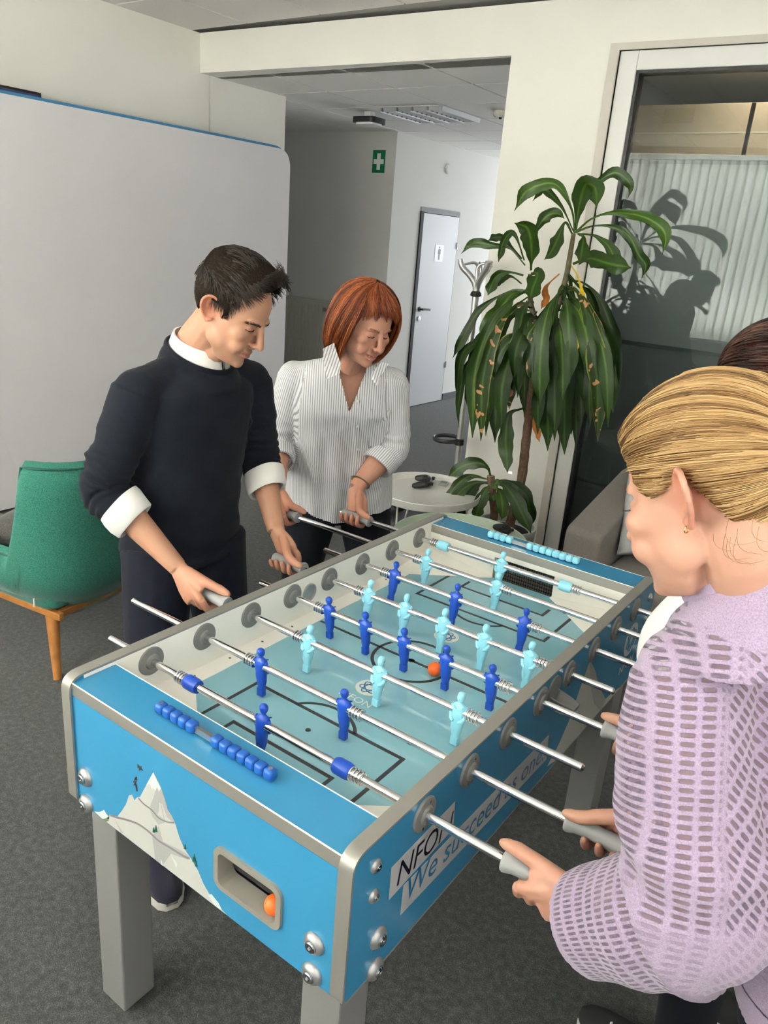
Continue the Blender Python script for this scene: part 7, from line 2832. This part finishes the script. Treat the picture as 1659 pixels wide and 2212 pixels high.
surf = hair_cap(HB, BLO, M_HAIR_B, blo_mask, lambda P: 0.008 + 0.010 * ss(0.03, 0.1, P[:, 2]), noise_amp=0.0008)
paths, rr, tone = [], [], []
for j in range(15000):
    D = RNG.normal(size=3)
    D /= np.linalg.norm(D)
    S, N, mk = surf(D, 0.001)
    if mk[0] < 0.5:
        continue
    P0, n = S[0], N[0]
    # slick back along the skull towards the tie
    d0 = (P0 - np.array([0, -0.010, 0.030])) / np.array([0.0735, 0.097, 0.088])
    d1 = (TIE - np.array([0, -0.010, 0.030])) / np.array([0.0735, 0.097, 0.088])
    d0, d1 = unit(d0), unit(d1)
    om = math.acos(np.clip(d0 @ d1, -1, 1))
    if om < 0.12:
        continue
    frac = min(1.0, RNG.uniform(0.5, 1.1) / om)
    ts = np.linspace(0, frac, 9)
    Dp = np.array([(math.sin((1 - t) * om) * d0 + math.sin(t * om) * d1) / math.sin(om) for t in ts])
    ang = math.atan2(P0[0], P0[2] - 0.02)
    cl = math.sin(ang * 26 + 1.6 * math.sin(ang * 9) + P0[1] * 20)
    lay = RNG.uniform(-0.0005, 0.0030) + 0.0016 * cl
    Sp, Np, mkp = surf(Dp, 0.0)
    pth = Sp + Np * (lay - 0.002 * (ts[:, None] < 1e-6))
    pth = pth + RNG.normal(size=(1, 3)) * 0.0008
    paths.append(HB.w(pth))
    rr.append(0.00075)
    tone.append(np.clip(0.55 + 0.28 * cl + 0.17 * RNG.normal() - 0.30 * float(ss(0.04, 0.075, P0[1:2])[0]) * RNG.random(), 0, 1))
# bun behind the tie
cB = TIE + np.array([0.0, -0.020, 0.0])
for j in range(900):
    u = RNG.uniform(0, 2 * math.pi)
    rad_, tube_ = 0.020, 0.016
    pth = []
    p0 = RNG.uniform(0, 2 * math.pi)
    for t in np.linspace(0, 1.6, 9):
        a = u + t * 1.2
        b = p0 + t * 2.6
        rr_ = rad_ + tube_ * math.cos(b)
        pth.append(cB + np.array([rr_ * math.cos(a), tube_ * math.sin(b), rr_ * math.sin(a)]))
    paths.append(HB.w(np.array(pth)))
    rr.append(0.0011)
    tone.append(np.clip(0.5 + 0.25 * RNG.normal(), 0, 1))
# loose hairs below the ear and at the nape
for j in range(9):
    st = np.array([-0.066 + 0.02 * RNG.random(), -0.03 - 0.06 * RNG.random(), -0.03 - 0.03 * RNG.random()])
    w_ = RNG.uniform(0.006, 0.012)
    pth = [st + np.array([-0.012 * t, -0.02 * t + w_ * math.sin(t * 5), -0.035 * t - w_ * math.sin(t * 4)]) for t in np.linspace(0, 1, 9)]
    paths.append(HB.w(np.array(pth)))
    rr.append(0.00028)
    tone.append(0.3 + 0.2 * RNG.random())
strand_mesh('hair', paths, np.array(rr), M_HAIR_B, BLO, np.array(tone))
for s in (-1, 1):
    brow(HB, s, [(0.014, 0.0875, 0.0165), (0.028, 0.0855, 0.0205), (0.042, 0.0765, 0.0195)], 45, 0.008, MATS.get('x') or hair_mat('fair_brow', (0.20, 0.11, 0.05), (0.26, 0.15, 0.08), (0.30, 0.18, 0.1)), BLO, 0.0005)
    # lashes stand out past the cheek in profile
    out = []
    for k in range(26):
        t = k / 25
        q = np.array([s * (0.018 + 0.029 * t), 0.0825 - 0.011 * t * t, -0.006])
        e = np.array([s * 0.004 * t, 0.010, -0.002 + 0.002 * random.random()])
        out.append([HB.p(*(q + e * z + np.array([0, 0, 0.002 * z * z]))) for z in np.linspace(0, 1, 4)])
    strand_mesh('eyelashes', out, 0.0005, MATS['lash_brown'], BLO)
pE = HB.p(-0.0775, -0.014, -0.036)
G().tube([pE + 0.0045 * np.array([0.3 * math.cos(a), math.cos(a), math.sin(a)]) for a in np.linspace(0, 2 * math.pi, 15)[:-1]], 0.0009, 6, loop=True).build('ear_ring', mat('gold', (0.75, 0.50, 0.20), 0.25, 1.0), BLO)


# openwork knit: rows of oblong holes seen through to the dark inside
def knit_mat():
    m = bpy.data.materials.new('lilac_openwork_knit')
    m.use_nodes = True
    nt = m.node_tree
    b = nt.nodes['Principled BSDF']
    b.inputs['Roughness'].default_value = 0.95
    b.inputs['Specular IOR Level'].default_value = 0.1
    b.inputs['Sheen Weight'].default_value = 0.35
    b.inputs['Sheen Roughness'].default_value = 0.5
    at = nd(nt, 'ShaderNodeAttribute', attribute_name='cuv')
    hs = nd(nt, 'ShaderNodeAttribute', attribute_name='hole')
    sp = nd(nt, 'ShaderNodeSeparateXYZ')
    nt.links.new(at.outputs['Vector'], sp.inputs[0])
    # wobble
    tc = nd(nt, 'ShaderNodeTexCoord')
    nw = nd(nt, 'ShaderNodeTexNoise', i_Scale=30.0, i_Detail=2.0)
    nt.links.new(tc.outputs['Object'], nw.inputs['Vector'])

    def cell(sock, half):
        """distance from the cell centre, normalised by the half width of the hole."""
        ad = nd(nt, 'ShaderNodeMath', operation='MULTIPLY_ADD', i_1=0.16)
        nt.links.new(nw.outputs['Fac'], ad.inputs[0])
        nt.links.new(sock, ad.inputs[2])
        fr2 = nd(nt, 'ShaderNodeMath', operation='FRACT')
        nt.links.new(ad.outputs[0], fr2.inputs[0])
        s1 = nd(nt, 'ShaderNodeMath', operation='SUBTRACT', i_1=0.5)
        nt.links.new(fr2.outputs[0], s1.inputs[0])
        a1 = nd(nt, 'ShaderNodeMath', operation='ABSOLUTE')
        nt.links.new(s1.outputs[0], a1.inputs[0])
        d1 = nd(nt, 'ShaderNodeMath', operation='DIVIDE', i_1=half)
        nt.links.new(a1.outputs[0], d1.inputs[0])
        p1 = nd(nt, 'ShaderNodeMath', operation='POWER', i_1=4.0)
        nt.links.new(d1.outputs[0], p1.inputs[0])
        return p1.outputs[0]
    cu, cv = cell(sp.outputs[0], 0.34), cell(sp.outputs[1], 0.27)
    su = nd(nt, 'ShaderNodeMath', operation='ADD')
    nt.links.new(cu, su.inputs[0])
    nt.links.new(cv, su.inputs[1])
    mr = nd(nt, 'ShaderNodeMapRange')
    mr.inputs['From Min'].default_value = 0.30
    mr.inputs['From Max'].default_value = 1.9
    mr.inputs['To Min'].default_value = 1.0
    mr.inputs['To Max'].default_value = 0.0
    nt.links.new(su.outputs[0], mr.inputs['Value'])
    hm = nd(nt, 'ShaderNodeMath', operation='MULTIPLY')
    nt.links.new(mr.outputs[0], hm.inputs[0])
    nt.links.new(hs.outputs['Fac'], hm.inputs[1])
    # yarn colour
    nf = nd(nt, 'ShaderNodeTexNoise', i_Scale=520.0, i_Detail=3.0)
    nt.links.new(tc.outputs['Object'], nf.inputs['Vector'])
    r = nd(nt, 'ShaderNodeValToRGB')
    r.color_ramp.elements[0].position, r.color_ramp.elements[0].color = 0.3, (0.285, 0.212, 0.308, 1)
    r.color_ramp.elements[1].position, r.color_ramp.elements[1].color = 0.7, (0.395, 0.31, 0.42, 1)
    nt.links.new(nf.outputs['Fac'], r.inputs['Fac'])
    nt.links.new(r.outputs['Color'], b.inputs['Base Color'])
    ho = nd(nt, 'ShaderNodeMath', operation='MULTIPLY_ADD', i_1=-1.3)
    nt.links.new(hm.outputs[0], ho.inputs[0])
    nt.links.new(nf.outputs['Fac'], ho.inputs[2])
    bp = nd(nt, 'ShaderNodeBump', i_Strength=0.55, i_Distance=0.003)
    nt.links.new(ho.outputs[0], bp.inputs['Height'])
    nt.links.new(bp.outputs['Normal'], b.inputs['Normal'])
    al_ = nd(nt, 'ShaderNodeMath', operation='MULTIPLY_ADD', i_1=-0.58, i_2=1.0)
    nt.links.new(hm.outputs[0], al_.inputs[0])
    nt.links.new(al_.outputs[0], b.inputs['Alpha'])
    return m


M_KNIT = knit_mat()
bMU = np.array([0.742, -0.568, 1.140])
bEL = np.array([0.795, -0.600, 1.005])
bEND = np.array([0.662, -0.560, 0.845])
g = G()
torso(g, [((0.985, -0.385, 0.86), 0.205, 0.155), ((0.965, -0.385, 0.95), 0.205, 0.155), ((0.915, -0.385, 1.05), 0.185, 0.145), ((0.845, -0.378, 1.17), 0.175, 0.140), ((0.800, -0.372, 1.25), 0.155, 0.110), ((0.778, -0.39, 1.315), 0.105, 0.085), ((0.770, -0.40, 1.342), 0.082, 0.076)], F_B)
NCB = bNB + np.array([0.008, 0, 0])
g.rings([neck_ring(NCB, 0.135, 0.110, 0.030, F_B, -0.062), neck_ring(NCB, 0.104, 0.104, 0.070, F_B, 0.012), neck_ring(NCB, 0.082, 0.086, 0.095, F_B, 0.066)])
limb(g, [bLS, bMU, bEL, (bEL + bEND) / 2 + (0, 0, -0.008), bEND], [0.072, 0.084, 0.092, 0.084, 0.072], 8, 22)
g.sphere(bLS, (0.066, 0.064, 0.062), 18, 12)
limb(g, [bLS, bLS * 0.5 + bNB * 0.5 + (0.0, 0, -0.020), bNB + (0.01, 0, -0.04)], [0.060, 0.058, 0.062], 5, 16)
limb(g, [bRS, bRS * 0.5 + bNB * 0.5 + (0.0, 0, -0.020), bNB + (0.01, 0, -0.04)], [0.060, 0.058, 0.062], 5, 16)
limb(g, [bRS, (bRS + bRE) / 2, bRE, (bRE * 0.55 + bRW * 0.45)], [0.075, 0.082, 0.085, 0.070], 8, 20)
me = remeshed(g, 0.005, 6)
co, no = get_co(me), get_no(me)
Lup = np.linalg.norm(bMU - bLS) + np.linalg.norm(bEL - bMU)
away = -np.array([0.3, 1, 0])
segs = [(bLS + (0, 0, 0.04), bMU, 0.08, 0.085, away, 0.0), (bMU, bEL, 0.085, 0.092, away, 0.17), (bEL, bEND, 0.09, 0.075, (0, -1, -0.3), 0.33),
        (bRS, bRE, 0.08, 0.085, (0, -1, 0), 0.0), (bRE, bRE * 0.5 + bRW * 0.5, 0.085, 0.07, (0, -1, 0), 0.3),
        ((0.985, -0.385, 0.86), (0.80, -0.37, 1.26), 0.16, 0.13, (-1, 0, 0), 0.0)]
idx, al, an, ra = seg_coords(co, segs)
d = 0.005 * fast_noise(co, (5, 5, 4), 61) + 0.002 * fast_noise(co, 15, 62)
d = d + (idx <= 2) * 0.006 * np.sin(al * 2 * math.pi / 0.10 + 2 * np.sin(an) + 3 * fast_noise(co, 4, 63)) * np.exp(-0.5 * ((al - 0.30) / 0.10) ** 2)
set_co(me, co + no * d[:, None])
U, V, HO = np.zeros(len(co)), np.zeros(len(co)), np.ones(len(co))
m0 = (idx == 0) | (idx == 1) | (idx == 3) | ((idx == 5) & (co[:, 1] < -0.36) & (co[:, 2] > 1.04))
hr_ = unit(np.array([C_R[0], C_R[1], 0]))
arc = -((co - bMU) @ hr_) * 1.12
al0, al = al, (bLS - co) @ unit(bLS - bEL) + 0.05
U[m0] = (arc / 0.0245)[m0]
V[m0] = (al / 0.0102)[m0]
# raglan seam: behind it the rows run at a slant
sm_ = m0 & (arc < -0.012)
ca_, sa_ = math.cos(math.radians(42)), math.sin(math.radians(42))
U[sm_] = ((ca_ * (arc + 0.012) - sa_ * al) / 0.0225)[sm_]
V[sm_] = ((ca_ * al + sa_ * (arc + 0.012)) / 0.0092)[sm_]
al = al0
m1 = (idx == 2) | (idx == 4)
U[m1] = (al / 0.0240)[m1]
V[m1] = (an * 0.08 / 0.0070)[m1]
m2 = (idx == 5) & ~m0
lat = (co - np.array([0.85, -0.38, 1.1])) @ R_B
# chevrons meeting at the shoulder seam on the body
U[m2] = ((lat * 0.72 + co[:, 2] * 0.72) / 0.0225)[m2]
V[m2] = ((co[:, 2] * 0.72 - lat * 0.72) / 0.0092)[m2]
low = m2 & (co[:, 2] < 1.06)
U[low] = (co[:, 2] / 0.030)[low]
V[low] = ((lat * 1.3 + co[:, 0] * 0.5) / 0.0085)[low]
HO *= ss(0.93, 0.955, co[:, 2]) * m2 + (~m2)
HO[m1] *= 0.9 * (1 - ss(0.515, 0.535, al))[m1]
HO *= 1 - np.exp(-0.5 * ((al - 0.325) / 0.007) ** 2) * (idx <= 2)
HO *= 1 - (co[:, 2] > 1.345)
HO *= 1 - np.exp(-0.5 * ((arc + 0.012) / 0.0028) ** 2) * m0
set_vec(me, 'cuv', np.stack([U, V, np.zeros(len(co))], 1))
set_val(me, 'hole', HO)
# open the sleeve end
axE = unit(bEND - bEL)
kill = ((co - bEND) @ axE > 0.012) & (idx == 2)
bm = bmesh.new()
bm.from_mesh(me)
bm.verts.ensure_lookup_table()
bmesh.ops.delete(bm, geom=[bm.verts[i] for i in np.nonzero(kill)[0]], context='VERTS')
bm.to_mesh(me)
bm.free()
knit = finish('sweater', me, M_KNIT, BLO)
M_KRIB = cloth_mat('lilac_rib', (0.345, 0.263, 0.37), 0.95, 400, 0.5, 0.12, 0.3)


def rib_ring(c, ax, r1, r2, refv, name, m, parent, tube=(0.006, 0.012), n=56):
    ref = unit(np.cross(ax, refv))
    b2 = np.cross(ax, ref)
    o = G().tube([c + ref * math.cos(q) * r1 + b2 * math.sin(q) * r2 for q in np.linspace(0, 2 * math.pi, n + 1)[:-1]], tube, 8, loop=True, up=None).build(name, m, parent)
    return o


G().tube(neck_ring(NCB, 0.081, 0.085, 0.095, F_B, 0.066), (0.006, 0.012), 10, loop=True).build('neck_rib', M_KRIB, knit)
# hem band
F_, L_ = F_B, R_B
rings = []
for z, w_, d_, x_ in ((0.80, 0.188, 0.142, 0.990), (0.835, 0.200, 0.152, 0.987), (0.868, 0.207, 0.158, 0.984)):
    rings.append([np.array([x_, -0.385, z]) + L_ * w_ * math.copysign(abs(math.cos(a)) ** 0.83, math.cos(a)) * (1 + 0.006 * (k % 2)) + F_ * d_ * math.copysign(abs(math.sin(a)) ** 0.83, math.sin(a)) * (1 + 0.006 * (k % 2)) for k, a in enumerate(np.linspace(0, 2 * math.pi, 181)[:-1])])
G().rings(rings, cap=False).build('hem_rib', M_KRIB, knit, smooth=60)
# wrist watch
ax = unit(bLW - bLE)
cW = bLW * 0.80 + bLE * 0.20
rib_ring(cW, ax, 0.030, 0.0285, (0, 0, 1), 'watch_band', mat('brown_strap', (0.05, 0.025, 0.015), 0.6), BLO, (0.002, 0.008))
wd = unit(np.array([-0.1, -0.95, 0.35]) - (np.array([-0.1, -0.95, 0.35]) @ ax) * ax)
wc = cW + wd * 0.030
G().tube([wc, wc + wd * 0.007], [0.0165, 0.0155], 24).build('watch_case', mat('rose_gold', (0.62, 0.38, 0.26), 0.25, 1.0), BLO)
G().tube([wc + wd * 0.007, wc + wd * 0.0078], [0.0145, 0.0142], 24).build('watch_dial', M_BLACK, BLO)
# black trousers, sneakers
g = G()
torso(g, [((0.99, -0.385, 0.74), 0.172, 0.13), ((0.99, -0.385, 0.84), 0.170, 0.13)], F_B)
FT = [(1.00, -0.50), (1.02, -0.24)]
for s, ft in ((-1, FT[0]), (1, FT[1])):
    hp = np.array([0.99, -0.385 + s * 0.085, 0.80])
    limb(g, [hp, (hp[0] - 0.02, hp[1], 0.6), (ft[0] - 0.03, ft[1], 0.43), (ft[0], ft[1], 0.2), (ft[0], ft[1], 0.07)], [0.105, 0.095, 0.072, 0.060, 0.055], 6)
finish('trousers', remeshed(g, 0.008, 5), M_DENIM, BLO)
M_SNK = mat('dark_sneaker', (0.018, 0.018, 0.018), 0.8)
for ft in FT:
    shoe('sneaker', BLO, (ft[0] + 0.06, ft[1], 0), (ft[0] - 0.20, ft[1] + 0.01, 0), M_SNK, M_SOLE)

# ------------------------------------------------------------------ fourth player in white, behind the blonde woman
P4 = thing('person', 'brown-haired player in a white shirt half hidden behind the blond woman', 'person', (0.90, 0.10, 0), group='people at the football table')
H4 = Head(at_d(1688, 848, 1.50), 178, 34, 0, 1.0)
o4 = H4.o
g = G()
add_head(g, H4, 0.6)
N4 = o4 + np.array([0.115, -0.01, -0.125])
sL, sR = N4 + np.array([-0.03, -0.17, -0.105]), N4 + np.array([0.02, 0.17, -0.085])
h3, h5 = np.array([0.572, -0.075, ZR]), np.array([0.572, 0.225, ZR])
w3, w5 = h3 + (0.045, 0.0, 0.065), h5 + (0.055, 0.015, 0.05)
e3, e5 = np.array([0.585, -0.030, 1.045]), np.array([0.76, 0.33, 1.03])
limb(g, [N4 + (0.03, 0, -0.06), N4, H4.p(0, -0.03, -0.07), H4.p(0, -0.02, 0)], [0.07, 0.058, 0.053, 0.052], 5)
for S, E, W in ((sL, e3, w3), (sR, e5, w5)):
    limb(g, [S, (S + E) / 2, E], [0.045, 0.042, 0.038], 5)
    limb(g, [E, E * 0.5 + W * 0.5, W], [0.040, 0.035, (0.026, 0.022)], 6)
torso(g, [((0.92, 0.10, 0.85), 0.14, 0.10), ((0.86, 0.10, 1.05), 0.13, 0.095), ((N4[0] + 0.06, N4[1], N4[2] - 0.12), 0.14, 0.09), ((N4[0] + 0.02, N4[1], N4[2] - 0.04), 0.07, 0.06)], (-1, 0, 0))
add_hand(g, h3, (-1, 0, 0), (0.05, -0.80, 0.60), (0, -0.60, -0.80), w3, 0.0150)
add_hand(g, h5, (-1, 0, 0), (0.05, 0.70, 0.71), (0, 0.71, -0.70), w5, 0.0150)
skin_body('body', g, H4, P4, SK_B, 0.0042, 3)
M_HAIR_4 = hair_mat('brown_hair', (0.012, 0.004, 0.003), (0.045, 0.014, 0.008), (0.11, 0.045, 0.025), 0.4)
surf = hair_cap(H4, P4, M_HAIR_4, blo_mask, lambda P: 0.012 + 0.012 * ss(0.03, 0.1, P[:, 2]))
paths, tone = [], []
for j in range(3200):
    D = RNG.normal(size=3)
    D /= np.linalg.norm(D)
    S, N, mk = surf(D, 0.001)
    if mk[0] < 0.5:
        continue
    P0, n = S[0], N[0]
    t = np.array([0.0, -0.8, -0.4])
    t = unit(t - (t @ n) * n)
    pth = [P0 + t * 0.05 * q + n * (0.003 * math.sin(q * 3) - 0.012 * q * q) for q in np.linspace(0, 1, 7)]
    paths.append(H4.w(np.array(pth)))
    tone.append(np.clip(0.4 + 0.25 * math.sin(P0[0] * 120) + 0.2 * RNG.normal(), 0, 1))
strand_mesh('hair', paths, 0.0012, M_HAIR_4, P4, np.array(tone))
M_WSH = cloth_mat('white_shirt', (0.72, 0.72, 0.69), 0.85, 300, 0.2, 0.03, 0.1, fold=(14, 0.4))
g = G()
torso(g, [((0.93, 0.10, 0.84), 0.180, 0.135), ((0.87, 0.10, 1.05), 0.170, 0.130), ((N4[0] + 0.065, N4[1], N4[2] - 0.13), 0.175, 0.125), ((N4[0] + 0.02, N4[1], N4[2] - 0.05), 0.10, 0.08)], (-1, 0, 0))
for S, E, W in ((sL, e3, w3), (sR, e5, w5)):
    limb(g, [S, (S + E) / 2, E, E * 0.35 + W * 0.65], [0.075, 0.070, 0.062, 0.048], 6)
    limb(g, [S, (S + N4) / 2 + (0, 0, -0.02), N4 + (0.02, 0, -0.05)], [0.06, 0.058, 0.06], 5)
me = remeshed(g, 0.007, 5)
co, no = get_co(me), get_no(me)
set_co(me, co + no * (0.005 * fast_noise(co, (6, 6, 4), 71))[:, None])
finish('shirt', me, M_WSH, P4)
g = G()
torso(g, [((0.935, 0.10, 0.72), 0.165, 0.12), ((0.93, 0.10, 0.86), 0.165, 0.12)], (-1, 0, 0))
F4 = [(0.78, -0.02), (0.98, 0.22)]
for s, ft in ((-1, F4[0]), (1, F4[1])):
    hp = np.array([0.93, 0.10 + s * 0.08, 0.80])
    limb(g, [hp, (hp[0] * 0.6 + ft[0] * 0.4, hp[1], 0.6), (ft[0] - 0.0, ft[1], 0.43), (ft[0], ft[1], 0.2), (ft[0], ft[1], 0.07)], [0.102, 0.092, 0.07, 0.06, 0.055], 6)
finish('trousers', remeshed(g, 0.009, 5), M_DENIM, P4)
u_ = shoe('sneaker', P4, (F4[0][0] + 0.05, F4[0][1], 0), (F4[0][0] - 0.215, F4[0][1] + 0.01, 0), M_SNK, M_SOLE)
for k in range(5):
    x = F4[0][0] - 0.05 - k * 0.022
    zz = 0.075 - k * 0.0055
    G().tube([(x, F4[0][1] - 0.030, zz - 0.012), (x - 0.004, F4[0][1], zz + 0.010), (x, F4[0][1] + 0.030, zz - 0.012)], 0.0028, 8).build('lace', M_SHIRT, u_)
shoe('sneaker', P4, (F4[1][0] + 0.05, F4[1][1], 0), (F4[1][0] - 0.215, F4[1][1] + 0.01, 0), M_SNK, M_SOLE)
